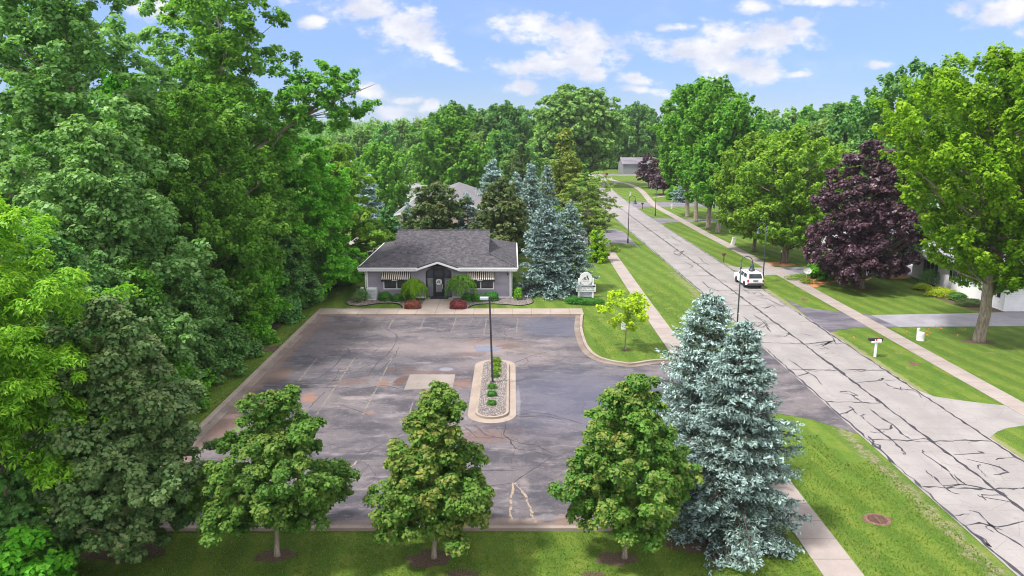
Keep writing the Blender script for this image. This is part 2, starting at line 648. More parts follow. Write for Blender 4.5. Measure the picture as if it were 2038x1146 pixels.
    el(930, 705, 1.5, .5, .2, .3, .5, (0.12, 0.08, 0.07), .7)
    el(1010, 690, 1.1, .7, .2, .3, .6, (0.09, 0.062, 0.055), .7)
    # wheel-stop scuffs by the near kerb
    el(1000, 1040, .75, .42, 0, .3, .75, (0.24, 0.18, 0.15), .2)
    el(1130, 1035, .62, .55, 0, .12, .8, (0.155, 0.105, 0.09), .12)
    el(1058, 1042, .5, .45, 0, .3, .75, (0.26, 0.20, 0.16), .2)
    el(1045, 965, .25, .7, .2, .35, .5, (0.36, 0.30, 0.28), .4)
    el(1090, 1030, .7, .3, .2, .3, .5, (0.36, 0.32, 0.32), .7)
    el(740, 1040, 1.2, .4, 0, .3, .5, (0.30, 0.26, 0.25), .6)
    el(1031, 800, .16, 2.4, 0, .3, .5, (0.36, 0.32, 0.33), .5)
    # crazed patch below the island
    vo = t.voro(gw, 2.6, 'DISTANCE_TO_EDGE')
    xx, y2 = G(965, 862)
    e = t.ellipse(g, (xx, y2), (2.6, 1.7), 0)
    k = t.math('MULTIPLY', t.rng(e, 0.7, 1.1, 1, 0), t.rng(vo, 0.0, 0.05, 1, 0))
    c = t.mix(t.math('MULTIPLY', k, 0.8), c, (0.10, 0.055, 0.05))
    # a net of hairline cracks where the surface is old
    vo2 = t.voro(gw, 0.8, 'DISTANCE_TO_EDGE')
    a = t.rng(t.noise(g, 0.16, 2, 0.5), 0.5, 0.62)
    k2 = t.math('MULTIPLY', a, t.rng(vo2, 0.0, 0.012, 1, 0))
    c = t.mix(t.math('MULTIPLY', k2, 0.55), c, (0.05, 0.038, 0.045))
    # silt along the gutters
    X, Y, Z = t.sep(g)
    nn = t.math('MULTIPLY', t.math('SUBTRACT', t.noise(g, 1.1, 6, 0.7), 0.5), 1.4)
    s1 = t.rng(t.math('ADD', t.math('SUBTRACT', Y, 29.6), nn), 0.15, 0.55, 0.75, 0)
    s2 = t.rng(t.math('ADD', t.math('ADD', X, 17.1), nn), 0.1, 0.9, 0.65, 0)
    s3 = t.rng(t.math('ADD', t.math('SUBTRACT', 66.0, Y), nn), 0.0, 0.6, 0.65, 0)
    sm = t.math('MAXIMUM', s1, t.math('MAXIMUM', s2, s3))
    c = t.mix(sm, c, (0.20, 0.13, 0.10))
    c = t.mix(t.rng(grain, 0.25, 0.5, 0.45, 0), c, (0.032, 0.028, 0.038))
    c = t.mix(t.rng(grain, 0.55, 0.8, 0, 0.5), c, (0.33, 0.30, 0.32))
    sp = t.voro(g, 5.0)
    c = t.mix(t.rng(sp, 0.035, 0.06, 0.7, 0), c, (0.5, 0.46, 0.44))
    t.put(b.inputs['Base Color'], c)
    addbump(t, b, grain, 0.3, 0.01)
    return m


def asphalt_mat(name, c0, c1):
    m, t, b = base(name, 0.85, 0.25)
    g = t.geo()
    c = t.mix(t.rng(t.noise(t.mapping(g, scale=(0.4, 1, 1)), 0.5, 6, 0.65), 0.38, 0.62), c0, c1)
    gr = t.noise(g, 35, 3, 0.8)
    c = t.mix(t.rng(gr, 0.3, 0.6, 0.4, 0), c, tuple(v * 0.5 for v in c0))
    c = t.mix(t.rng(gr, 0.55, 0.8, 0, 0.4), c, tuple(min(1, v * 1.7) for v in c1))
    t.put(b.inputs['Base Color'], c)
    addbump(t, b, gr, 0.3, 0.01)
    return m


def road_mat():
    m, t, b = base('road_concrete', 0.85, 0.2)
    g = t.geo()
    X, Y, Z = t.sep(g)
    n1 = t.noise(g, 0.35, 6, 0.65)
    n2 = t.noise(g, 30, 3, 0.8)
    c = t.mix(t.rng(n1, 0.35, 0.65), (0.232, 0.215, 0.210), (0.290, 0.270, 0.263))
    c = t.mix(t.rng(n2, 0.28, 0.6, 0.4, 0), c, (0.165, 0.15, 0.155))
    c = t.mix(t.rng(n2, 0.6, 0.8, 0, 0.35), c, (0.42, 0.40, 0.395))
    # wheel paths and tar dust
    n3 = t.noise(t.mapping(g, scale=(2.6, 0.12, 1)), 1.0, 5, 0.6)
    c = t.mix(t.rng(n3, 0.5, 0.7, 0, 0.30), c, (0.195, 0.178, 0.186))
    fine = t.voro(t.mapping(g, scale=(1, 0.8, 1)), 0.55, 'DISTANCE_TO_EDGE')
    c = t.mix(t.rng(fine, 0.0, 0.014, 0.35, 0), c, (0.13, 0.115, 0.12))
    jt = t.math('LESS_THAN', t.math('FRACT', t.math('DIVIDE', t.math('ADD', Y, t.math('MULTIPLY', n1, .25)), 1.55)), 0.022)
    c = t.mix(t.math('MULTIPLY', jt, t.rng(n3, .4, .6, .1, .45)), c, (0.13, 0.115, 0.12))
    wp = t.math('ABSOLUTE', t.math('SUBTRACT', t.math('ABSOLUTE', t.math('SUBTRACT', X, 22.9)), 1.75))
    c = t.mix(t.math('MULTIPLY', t.rng(wp, 0.1, 0.75, 0.22, 0), t.rng(n1, .3, .6)), c, (0.17, 0.155, 0.162))
    oil = t.noise(g, 1.1, 5, 0.7)
    c = t.mix(t.rng(oil, 0.62, 0.72, 0, 0.3), c, (0.14, 0.12, 0.125))
    t.put(b.inputs['Base Color'], c)
    addbump(t, b, n2, 0.25, 0.01)
    return m


def gravel_mat(name, cols, scale=9.0):
    m, t, b = base(name, 0.8, 0.3)
    g = t.geo()
    v = t.new('ShaderNodeTexVoronoi')
    t.l.new(g, v.inputs['Vector'])
    v.inputs['Scale'].default_value = scale
    sc = t.sep(v.outputs['Color'])
    c = t.mix(t.rng(sc[0], 0.2, 0.8), cols[0], cols[1])
    c = t.mix(t.rng(sc[1], 0.55, 0.75), c, cols[2])
    c = t.mix(t.rng(sc[2], 0.75, 0.85), c, cols[3])
    c = t.mix(t.rng(v.outputs['Distance'], 0.38, 0.62, 0, 0.8), c, tuple(x * 0.12 for x in cols[0]))
    t.put(b.inputs['Base Color'], c)
    addbump(t, b, t.math('SUBTRACT', 1.0, v.outputs['Distance']), 1.0, 0.05)
    return m


def mulch_mat(name, c0, c1):
    m, t, b = base(name, 0.95, 0.1)
    g = t.geo()
    n = t.noise(g, 16, 5, 0.75)
    c = t.mix(t.rng(n, 0.35, 0.65), c0, c1)
    t.put(b.inputs['Base Color'], c)
    addbump(t, b, n, 0.8, 0.04)
    return m


def shingle_mat(name, c0, c1, c2):
    m, t, b = base(name, 0.92, 0.15)
    g = t.new('ShaderNodeTexCoord').outputs['Object']
    br = t.new('ShaderNodeTexBrick')
    t.l.new(t.mapping(g, scale=(1, 1, 1)), br.inputs['Vector'])
    br.inputs['Scale'].default_value = 1.0
    br.inputs['Brick Width'].default_value = 0.30
    br.inputs['Row Height'].default_value = 0.145
    br.inputs['Mortar Size'].default_value = 0.012
    br.inputs['Color1'].default_value = (*c0, 1)
    br.inputs['Color2'].default_value = (*c1, 1)
    br.inputs['Mortar'].default_value = tuple(v * 0.45 for v in c0) + (1,)
    n = t.noise(g, 2.4, 6, 0.7)
    c = t.mix(t.rng(n, 0.42, 0.66, 0, 0.55), br.outputs['Color'], c2)
    n2 = t.noise(g, 14, 4, 0.8)
    c = t.mix(t.rng(n2, 0.5, 0.75, 0, 0.5), c, tuple(min(1, v * 1.5) for v in c2))
    c = t.mix(t.rng(n2, 0.25, 0.45, 0.5, 0), c, tuple(v * 0.4 for v in c0))
    t.put(b.inputs['Base Color'], c)
    addbump(t, b, br.outputs['Fac'], 0.4, 0.01)
    return m


def siding_mat(name, col, step=0.115, gain=1.0):
    m, t, b = base(name, 0.55, 0.3)
    g = t.new('ShaderNodeTexCoord').outputs['Object']
    X, Y, Z = t.sep(g)
    fr = t.math('FRACT', t.math('DIVIDE', Z, step))
    n = t.noise(g, 1.1, 4, 0.6)
    c = t.mix(t.rng(n, 0.3, 0.7), tuple(v * 0.93 for v in col), tuple(min(1, v * 1.04) for v in col))
    t.put(b.inputs['Base Color'], c)
    addbump(t, b, t.math('SUBTRACT', 1.0, fr), 1.0, 0.03 * gain)
    return m


def leaf_mat(name, ca, cb, tip=None, trans=0.35, rough=0.5, spec=0.25, hv=0.02, k=1.85):
    ca = tuple(v * k for v in ca)
    cb = tuple(v * k for v in cb)
    tip = tuple(v * k for v in tip) if tip else None
    m = bpy.data.materials.new(name)
    m.use_nodes = True
    t = NT(m.node_tree)
    b = t.n['Principled BSDF']
    out = t.n['Material Output']
    at = t.new('ShaderNodeAttribute', attribute_name='v').outputs['Fac']
    c = t.mix(at, ca, cb)
    if tip is not None:
        tp = t.new('ShaderNodeAttribute', attribute_name='tip').outputs['Fac']
        c = t.mix(tp, c, tip)
    oi = t.new('ShaderNodeObjectInfo').outputs['Random']
    h = t.new('ShaderNodeHueSaturation')
    t.l.new(c, h.inputs['Color'])
    t.put(h.inputs['Hue'], t.rng(oi, 0, 1, 0.5 - hv, 0.5 + hv, False))
    t.put(h.inputs['Value'], t.rng(t.math('FRACT', t.math('MULTIPLY', oi, 7.3)), 0, 1, 0.88, 1.12, False))
    col = h.outputs[0]
    t.l.new(col, b.inputs['Base Color'])
    b.inputs['Roughness'].default_value = rough
    b.inputs['Specular IOR Level'].default_value = spec
    tr = t.new('ShaderNodeBsdfTranslucent')
    g2 = t.mix(1.0, col, (1.25, 1.25, 0.55, 1), 'MULTIPLY')
    t.l.new(g2, tr.inputs[0])
    mx = t.new('ShaderNodeMixShader')
    mx.inputs[0].default_value = trans
    t.l.new(b.outputs[0], mx.inputs[1])
    t.l.new(tr.outputs[0], mx.inputs[2])
    t.l.new(mx.outputs[0], out.inputs[0])
    return m


def glass_mat(name, col=(0.03, 0.035, 0.045), rough=0.12):
    m, t, b = base(name, rough, 0.6)
    g = t.new('ShaderNodeTexCoord').outputs['Object']
    c = t.mix(t.rng(t.noise(g, 0.8, 2, 0.5), 0.4, 0.6), col, tuple(v * 1.6 for v in col))
    t.put(b.inputs['Base Color'], c)
    return m


def bark_mat(name, c0, c1):
    m, t, b = base(name, 0.95, 0.1)
    g = t.new('ShaderNodeTexCoord').outputs['Object']
    n = t.noise(t.mapping(g, scale=(1, 1, 0.18)), 9, 5, 0.75)
    t.put(b.inputs['Base Color'], t.mix(t.rng(n, 0.35, 0.65), c0, c1))
    addbump(t, b, n, 1.0, 0.05)
    return m


M = {}
M['grass'] = grass_mat()
M['lot'] = lot_mat()
M['road'] = road_mat()
M['walk'] = conc_mat('sidewalk_concrete', (0.265, 0.225, 0.205), (0.335, 0.290, 0.272), joints=1, axis=1, jstep=1.5)
M['walkx'] = conc_mat('front_walk_concrete', (0.275, 0.222, 0.188), (0.34, 0.285, 0.25), joints=1, axis=0, jstep=1.75)
M['kerb'] = conc_mat('kerb_concrete', (0.26, 0.205, 0.17), (0.335, 0.28, 0.24), stain=0.75)
M['gutter'] = conc_mat('gutter_concrete', (0.15, 0.115, 0.10), (0.26, 0.215, 0.19), stain=0.9)
M['drive_dark'] = asphalt_mat('driveway_asphalt', (0.085, 0.078, 0.10), (0.17, 0.155, 0.18))
M['drive_mid'] = asphalt_mat('side_asphalt', (0.13, 0.12, 0.145), (0.20, 0.185, 0.21))
M['drive_pale'] = conc_mat('driveway_concrete', (0.225, 0.215, 0.24), (0.30, 0.288, 0.31))
M['gravel'] = gravel_mat('white_gravel', [(0.32, 0.285, 0.27), (0.50, 0.465, 0.45), (0.17, 0.145, 0.145), (0.30, 0.20, 0.17)], 17.0)
M['gravel2'] = gravel_mat('pink_gravel', [(0.32, 0.24, 0.225), (0.48, 0.40, 0.385), (0.20, 0.15, 0.15), (0.34, 0.20, 0.18)], 8.0)
M['mulch'] = mulch_mat('orange_mulch', (0.30, 0.115, 0.045), (0.56, 0.29, 0.14))
M['soil'] = mulch_mat('soil_and_shade', (0.060, 0.045, 0.030), (0.165, 0.118, 0.085))
M['forest_floor'] = mulch_mat('leaf_litter', (0.035, 0.04, 0.02), (0.08, 0.07, 0.04))
M['tar'] = mat('tar', (0.040, 0.037, 0.046), 0.5, var=0.35)
M['crack'] = mat('crack', (0.045, 0.036, 0.045), 0.9, var=0.4)
def worn_mat(name, col, lo=.42, hi=.58, top=.8):
    m, t, b = base(name, 0.9, 0.2)
    g = t.geo()
    n = t.noise(g, 3.2, 6, 0.75)
    t.put(b.inputs['Base Color'], t.mix(n, tuple(v * .8 for v in col), tuple(v * 1.2 for v in col)))
    t.put(b.inputs['Alpha'], t.rng(n, lo, hi, 0, top))
    return m


M['old_line'] = worn_mat('faded_line', (0.27, 0.23, 0.20), .36, .56, .6)
M['rubble'] = worn_mat('crack_rubble', (0.34, 0.26, 0.20), .36, .50)
M['siding'] = siding_mat('lavender_siding', (0.30, 0.275, 0.335))
M['white_siding'] = siding_mat('white_siding', (0.78, 0.78, 0.82), 0.2, 0.8)
M['white'] = mat('white_paint', (0.74, 0.73, 0.77), 0.5, var=0.05)
M['white_metal'] = mat('white_metal', (0.66, 0.66, 0.66), 0.4, var=0.08)
M['roof'] = shingle_mat('grey_shingles', (0.038, 0.037, 0.045), (0.076, 0.072, 0.082), (0.138, 0.128, 0.138))
M['roof_pale'] = shingle_mat('pale_shingles', (0.14, 0.135, 0.150), (0.18, 0.17, 0.185), (0.23, 0.22, 0.235))
M['roof_lav'] = shingle_mat('lilac_shingles', (0.24, 0.225, 0.30), (0.30, 0.28, 0.35), (0.38, 0.36, 0.42))
M['roof_brown'] = shingle_mat('brown_shingles', (0.20, 0.13, 0.10), (0.27, 0.18, 0.14), (0.34, 0.24, 0.19))
M['roof_pink'] = shingle_mat('pink_shingles', (0.42, 0.30, 0.29), (0.50, 0.38, 0.36), (0.56, 0.45, 0.43))
M['roof_orange'] = shingle_mat('orange_shingles', (0.46, 0.22, 0.13), (0.54, 0.28, 0.18), (0.60, 0.36, 0.25))
M['roof_green'] = mat('metal_roof', (0.36, 0.46, 0.46), 0.45, var=0.2, scale=0.3)
M['tan'] = mat('tan_wall', (0.46, 0.36, 0.30), 0.8)
M['grey_wall'] = siding_mat('grey_wall', (0.22, 0.22, 0.25), 0.2)
M['black'] = mat('black_paint', (0.018, 0.018, 0.024), 0.4, var=0.3)
M['pole'] = mat('dark_green_pole', (0.030, 0.042, 0.050), 0.45, var=0.25)
M['bronze'] = mat('bronze_pole', (0.040, 0.036, 0.046), 0.5, var=0.25)
M['lens'] = mat('lamp_lens', (0.55, 0.55, 0.55), 0.3, var=0.1)
M['glass'] = glass_mat('dark_glass')
M['glass_pale'] = glass_mat('reflecting_glass', (0.13, 0.135, 0.15), 0.2)
M['mat_black'] = mat('rubber_mat', (0.015, 0.016, 0.024), 0.9)
M['car'] = mat('white_car_paint', (0.78, 0.78, 0.80), 0.25, spec=0.6, var=0.03)
M['tyre'] = mat('tyre_rubber', (0.018, 0.018, 0.02), 0.85)
M['alloy'] = mat('alloy_rim', (0.55, 0.55, 0.57), 0.3, metal=0.6)
M['plastic'] = mat('grey_plastic', (0.05, 0.05, 0.06), 0.7)
M['red_lens'] = mat('red_lens', (0.55, 0.02, 0.03), 0.25)
M['red'] = mat('sign_red', (0.55, 0.03, 0.03), 0.4)
M['orange'] = mat('orange_flag', (0.85, 0.20, 0.03), 0.6)
M['rust'] = mat('rusty_iron', (0.15, 0.08, 0.06), 0.8, var=0.35, scale=8)
M['dark_hole'] = mat('dark_iron', (0.03, 0.02, 0.018), 0.9)
M['sign_grey'] = siding_mat('sign_panel', (0.30, 0.32, 0.38), 0.1)
M['navy'] = mat('navy_panel', (0.02, 0.02, 0.045), 0.5)
M['bin'] = mat('bin_plastic', (0.02, 0.035, 0.05), 0.5)
M['green_box'] = mat('green_box', (0.06, 0.16, 0.10), 0.5)
M['rock'] = mat('pale_stone', (0.42, 0.38, 0.36), 0.9, var=0.3, scale=6, bump=0.6)
M['water'] = None
mw, tw, bw = base('puddle_water', 0.02, 1.0)
bw.inputs['Base Color'].default_value = (0.17, 0.155, 0.15, 1)
bw.inputs['Metallic'].default_value = 0.0
bw.inputs['IOR'].default_value = 2.1
M['water'] = mw
M['bark'] = bark_mat('brown_bark', (0.10, 0.075, 0.06), (0.24, 0.19, 0.16))
M['bark_pale'] = bark_mat('pale_bark', (0.17, 0.14, 0.11), (0.36, 0.30, 0.25))
M['bark_dark'] = bark_mat('dark_bark', (0.05, 0.038, 0.034), (0.14, 0.105, 0.095))

L = {}
L['maple'] = leaf_mat('maple_leaves', (0.017, 0.060, 0.009), (0.068, 0.142, 0.022), (0.165, 0.150, 0.040), 0.3, 0.55, 0.15, 0.012)
L['maple_dull'] = leaf_mat('dull_maple_leaves', (0.024, 0.068, 0.020), (0.088, 0.145, 0.050), (0.160, 0.155, 0.075), 0.33, 0.55, 0.18, 0.006)
L['locust'] = leaf_mat('locust_leaves', (0.055, 0.140, 0.008), (0.165, 0.270, 0.018), (0.250, 0.335, 0.035), 0.42)
L['poplar'] = leaf_mat('poplar_leaves', (0.040, 0.120, 0.024), (0.125, 0.235, 0.068), (0.230, 0.330, 0.140), 0.4, 0.45, 0.25, 0.008)
L['green'] = leaf_mat('green_leaves', (0.026, 0.125, 0.008), (0.092, 0.245, 0.016), (0.170, 0.310, 0.030), 0.4, 0.5, 0.15, 0.01)
L['green2'] = leaf_mat('mid_green_leaves', (0.028, 0.108, 0.012), (0.096, 0.218, 0.026), (0.175, 0.285, 0.045), 0.4, 0.5, 0.15, 0.006)
L['bright'] = leaf_mat('bright_green_leaves', (0.048, 0.134, 0.006), (0.140, 0.252, 0.012), (0.240, 0.330, 0.028), 0.45, 0.5, 0.12, 0.006)
L['lime'] = leaf_mat('lime_leaves', (0.115, 0.205, 0.008), (0.265, 0.340, 0.018), (0.380, 0.400, 0.045), 0.45)
L['light'] = leaf_mat('light_green_leaves', (0.044, 0.112, 0.010), (0.130, 0.220, 0.024), (0.230, 0.300, 0.048), 0.42, 0.5, 0.15, 0.01)
L['purple'] = leaf_mat('purple_leaves', (0.020, 0.010, 0.015), (0.056, 0.028, 0.042), (0.115, 0.060, 0.074), 0.18, 0.4, 0.4, 0.006)
L['red'] = leaf_mat('barberry_leaves', (0.060, 0.014, 0.012), (0.150, 0.045, 0.034), (0.210, 0.060, 0.040), 0.2)
L['spruce'] = leaf_mat('blue_spruce_needles', (0.036, 0.052, 0.038), (0.118, 0.175, 0.166), (0.232, 0.310, 0.308), 0.10, 0.8, 0.05, 0.008)
L['spruce_in'] = leaf_mat('spruce_twigs', (0.060, 0.040, 0.030), (0.120, 0.090, 0.060), None, 0.0, 0.9, 0.1)
L['spruce_dark'] = leaf_mat('dark_spruce_needles', (0.034, 0.056, 0.046), (0.112, 0.172, 0.168), (0.225, 0.310, 0.308), 0.10, 0.8, 0.05)
L['pine'] = leaf_mat('pine_needles', (0.046, 0.092, 0.018), (0.125, 0.195, 0.038), (0.220, 0.275, 0.080), 0.25, 0.6, 0.1, 0.008)
L['rusty'] = leaf_mat('rusty_leaves', (0.050, 0.095, 0.016), (0.140, 0.185, 0.030), (0.230, 0.190, 0.055), 0.3, 0.6, 0.1, 0.01)
L['olive'] = leaf_mat('olive_leaves', (0.018, 0.050, 0.014), (0.062, 0.105, 0.030), (0.150, 0.140, 0.060))
L['box'] = leaf_mat('boxwood_leaves', (0.018, 0.075, 0.010), (0.055, 0.150, 0.020), None, 0.2)
L['dark'] = leaf_mat('dark_green_leaves', (0.022, 0.088, 0.020), (0.078, 0.170, 0.042), (0.150, 0.240, 0.075), 0.35, 0.5, 0.15, 0.01)
L['far'] = leaf_mat('distant_leaves', (0.044, 0.120, 0.026), (0.115, 0.210, 0.052), (0.180, 0.265, 0.085), 0.3, 0.7, 0.1, 0.02)


# ------------------------------------------------------------------ foliage
def nrm(a):
    return a / np.maximum(np.linalg.norm(a, axis=-1, keepdims=True), 1e-6)


def quads_mesh(name, V, m, v=None, tip=None, nv=4):
    """V: (n, 4, 3) quads"""
    n = V.shape[0]
    me = bpy.data.meshes.new(name)
    me.vertices.add(n * nv)
    me.vertices.foreach_set('co', V.reshape(-1).astype(np.float32))
    me.loops.add(n * nv)
    me.loops.foreach_set('vertex_index', np.arange(n * nv, dtype=np.int32))
    me.polygons.add(n)
    me.polygons.foreach_set('loop_start', np.arange(0, n * nv, nv, dtype=np.int32))
    me.polygons.foreach_set('loop_total', np.full(n, nv, dtype=np.int32))
    if v is not None:
        a = me.attributes.new('v', 'FLOAT', 'POINT')
        a.data.foreach_set('value', np.repeat(v, nv).astype(np.float32))
    if tip is not None:
        a = me.attributes.new('tip', 'FLOAT', 'POINT')
        a.data.foreach_set('value', np.repeat(tip, nv).astype(np.float32))
    me.materials.append(m)
    me.update(calc_edges=True)
    return me


def obj_of(me, name, parent=None):
    o = bpy.data.objects.new(name, me)
    COL.objects.link(o)
    o.parent = parent
    return o


def leaves(R, C, N, A, ln, wd, fold=0.25):
    """centre, normal, axis -> diamond leaves"""
    A = nrm(A - N * np.sum(A * N, axis=1, keepdims=True))
    B = np.cross(N, A)
    ln = ln[:, None]
    wd = wd[:, None]
    p0 = C - A * ln * .5
    p2 = C + A * ln * .5 - N * ln * fold * .6
    q = C + A * ln * .05 + N * ln * fold * .25
    p1 = q + B * wd * .5
    p3 = q - B * wd * .5
    return np.stack([p0, p1, p2, p3], axis=1)


PROF = {
    'ovate': ([0, .08, .25, .5, .75, .9, 1], [.45, .80, 1.0, .80, .48, .28, .06]),
    'round': ([0, .1, .3, .55, .8, .93, 1], [.35, .72, .98, 1.0, .78, .48, .12]),
    'vase': ([0, .1, .3, .55, .8, .93, 1], [.22, .40, .74, 1.0, .92, .62, .2]),
    'vase2': ([0, .06, .2, .35, .5, .75, .9, 1], [.28, .48, .60, .68, .95, 1.0, .78, .25]),
    'egg': ([0, .08, .25, .45, .7, .88, 1], [.55, .85, 1.0, .98, .78, .50, .15]),
    'tall': ([0, .1, .3, .6, .85, 1], [.55, .85, 1.0, .9, .6, .15]),
    'column': ([0, .1, .5, .85, 1], [.6, .85, 1.0, .8, .2]),
    'full': ([0, .1, .5, .8, 1], [.9, 1.0, .95, .75, .25]),
    'dome': ([0, .2, .6, .85, 1], [1.0, .98, .80, .5, .1]),
    'tallcone': ([0, .08, .28, .42, .65, .85, 1], [.62, .92, 1.0, .72, .50, .38, .10]),
    'cone': ([0, .08, .3, .7, 1], [.75, 1.0, .85, .38, .05]),
}


def crown(seed, H, Rr, z0=1.2, prof='ovate', lobes=40, lobe_r=0.9, clumps=9, clump_r=0.38, per=60, ln=0.17, wd=0.14,
          grow=0.5, stretch=1.0, flat=0.75, droop=0.0, inner=0.25, lean=(0, 0), up=0.7, tipf=0.5, irregular=0.18, lobescale=0.5,
          squash=(1, 1), rnd=0.75, sway=0.0):
    R = np.random.RandomState(seed)
    n = lobes
    k = np.arange(n)
    t = (k + R.rand(n)) / n
    # more lobes where the crown is wide
    xs, ys = PROF[prof]
    grid = np.linspace(0, 1, 200)
    wgt = np.cumsum(np.interp(grid, xs, ys) ** 1.5 + 0.08)
    t = np.interp(t, wgt / wgt[-1], grid)
    t = np.clip(t, 0.0, 1)
    az = k * 2.39996 + R.randn(n) * .5
    pr = np.interp(t, xs, ys)
    ph = R.rand(3) * 6.28
    wob = 1 + irregular * (np.sin(az * 2 + ph[0] + t * 4) * .6 + np.sin(az * 3 + ph[1] - t * 7) * .5 + R.randn(n) * .55)
    fr = np.where(R.rand(n) < inner, R.rand(n) * .5, .62 + .3 * R.rand(n))
    rad = np.maximum(pr * wob * fr * (Rr - lobe_r * .3), 0)
    LC = np.stack([np.cos(az) * rad * squash[0] + lean[0] * t, np.sin(az) * rad * squash[1] + lean[1] * t, z0 + t * (H - z0 - lobe_r * .4)], 1)
    lr = lobe_r * (0.65 + lobescale * pr) * (.75 + .5 * R.rand(n))
    # clumps
    m = clumps
    d = nrm(R.randn(n, m, 3))
    d[..., 2] = d[..., 2] * .8 + .12
    rr = (0.35 + .65 * R.rand(n, m, 1) ** .5)
    CC = LC[:, None] + d * rr * lr[:, None, None] * np.array([1, 1, flat])
    if droop:
        h = np.linalg.norm((CC - LC[:, None])[..., :2], axis=-1)
        CC[..., 2] -= droop * h ** 1.5
    CC = CC.reshape(-1, 3)
    lv = np.repeat(R.rand(n), m) * .35 + R.rand(n * m) * .3
    # growth direction of each clump
    ax = np.array([0, 0, z0 + (H - z0) * .35])
    out = CC - ax
    out[:, 2] *= .55
    out = nrm(out)
    g = nrm(out + np.array([0, 0, grow]))
    # tallness of the crown at this azimuth: how near the outside
    cr = clump_r * (.65 + .7 * R.rand(len(CC)))
    p = per
    N_ = len(CC)
    dd = nrm(R.randn(N_, p, 3) + out[:, None] * .55 + np.array([0, 0, .45]))
    u = R.rand(N_, p, 1) ** .45
    off = dd * u * cr[:, None, None] * np.array([1, 1, flat])
    al = np.sum(off * g[:, None], axis=-1, keepdims=True)
    off = off + g[:, None] * al * (stretch - 1)
    taper = 1 - .45 * np.clip(al / (cr[:, None, None] + 1e-6), 0, 1) * (stretch > 1.3)
    side = off - g[:, None] * np.sum(off * g[:, None], axis=-1, keepdims=True)
    off = off - side * (1 - taper)
    if droop:
        hh = np.linalg.norm(off[..., :2], axis=-1)
        off[..., 2] -= droop * 1.3 * hh ** 1.4
    PC = (CC[:, None] + off).reshape(-1, 3)
    PC[:, 2] = np.maximum(PC[:, 2], 0.15)
    Nn = nrm(dd.reshape(-1, 3) * .6 + np.array([0, 0, up]) + R.randn(len(PC), 3) * rnd * .55)
    A = nrm(R.randn(len(PC), 3) + dd.reshape(-1, 3) * .8 + np.array([0, 0, -.4 - droop]))
    s = .5 + 1.0 * R.rand(len(PC)) ** 1.3
    V = leaves(R, PC, Nn, A, ln * s, wd * s)
    vv = np.clip(np.repeat(lv, p) + R.rand(len(PC)) * .45 - .05, 0, 1)
    tipness = np.clip(u.reshape(-1) - .55, 0, 1) * 2.2 * (np.sum(dd.reshape(-1, 3) * np.repeat(g, p, 0), 1) > .55)
    lobe_tip = np.repeat(R.rand(n) ** 1.5, m * p)
    tp = np.clip(tipness * tipf * (.25 + R.rand(len(PC))) * (.3 + lobe_tip), 0, 1)
    return V, vv, tp, LC, lr, CC


def trunk_mb(seed, LC, H, z0, r0, lean=(0, 0), fork=0, CC=None, limbs=1.0, top=.86, twigs=0, base_flare=1.5, clumps=9, wob=.012):
    R = random.Random(seed)
    mb = MB()
    ht = H * top
    n = 9
    pts, rad = [], []
    wx = wy = 0
    for i in range(n + 1):
        f = i / n
        wx += R.uniform(-1, 1) * H * wob * (0.3 + f)
        wy += R.uniform(-1, 1) * H * wob * (0.3 + f)
        pts.append((lean[0] * f + wx * (i > 0), lean[1] * f + wy * (i > 0), ht * f))
        rad.append(r0 * ((1 - f) ** .8 * .92 + .06))
    pts.insert(1, (pts[0][0], pts[0][1], min(.35, ht * .05)))
    rad.insert(1, rad[0])
    rad[0] = r0 * base_flare
    pts[0] = (pts[0][0], pts[0][1], -.12)
    mb.tube(pts, rad, 10)
    P_ = np.array(pts)
    if fork:
        for k in range(fork):
            a = R.uniform(0, 6.28)
            z1 = z0 * R.uniform(.45, .8)
            q = [np.interp(z1, P_[:, 2], P_[:, j]) for j in (0, 1)] + [z1]
            e = (q[0] + math.cos(a) * H * .14, q[1] + math.sin(a) * H * .14, H * .62)
            mid = (q[0] + math.cos(a) * H * .05, q[1] + math.sin(a) * H * .05, z1 + (H * .62 - z1) * .4)
            mb.tube([q, mid, e], [r0 * .62, r0 * .45, r0 * .14], 8)
    for i in range(len(LC)):
        if R.random() > limbs: continue
        c = LC[i]
        hd = math.hypot(c[0], c[1])
        zs = max(min(c[2] - hd * R.uniform(.35, .8), ht * .97), z0 * .7)
        if zs < .3: zs = .3
        x0 = np.interp(zs, P_[:, 2], P_[:, 0])
        y0 = np.interp(zs, P_[:, 2], P_[:, 1])
        rs = np.interp(zs, P_[:, 2], np.array(rad))
        rl = min(rs * .55, .012 * hd + .02 + r0 * .08)
        md = ((x0 * .45 + c[0] * .55) + R.uniform(-.1, .1) * hd, (y0 * .45 + c[1] * .55) + R.uniform(-.1, .1) * hd, zs + (c[2] - zs) * R.uniform(.3, .5))
        mb.tube([(x0, y0, zs), md, tuple(c)], [rl, rl * .7, rl * .3], 5, cap=False)
        if twigs and CC is not None:
            for j in range(min(twigs, clumps)):
                q = CC[i * clumps + j]
                mb.tube([tuple(c), tuple(q)], [rl * .3, rl * .1], 3, cap=False)
    return mb


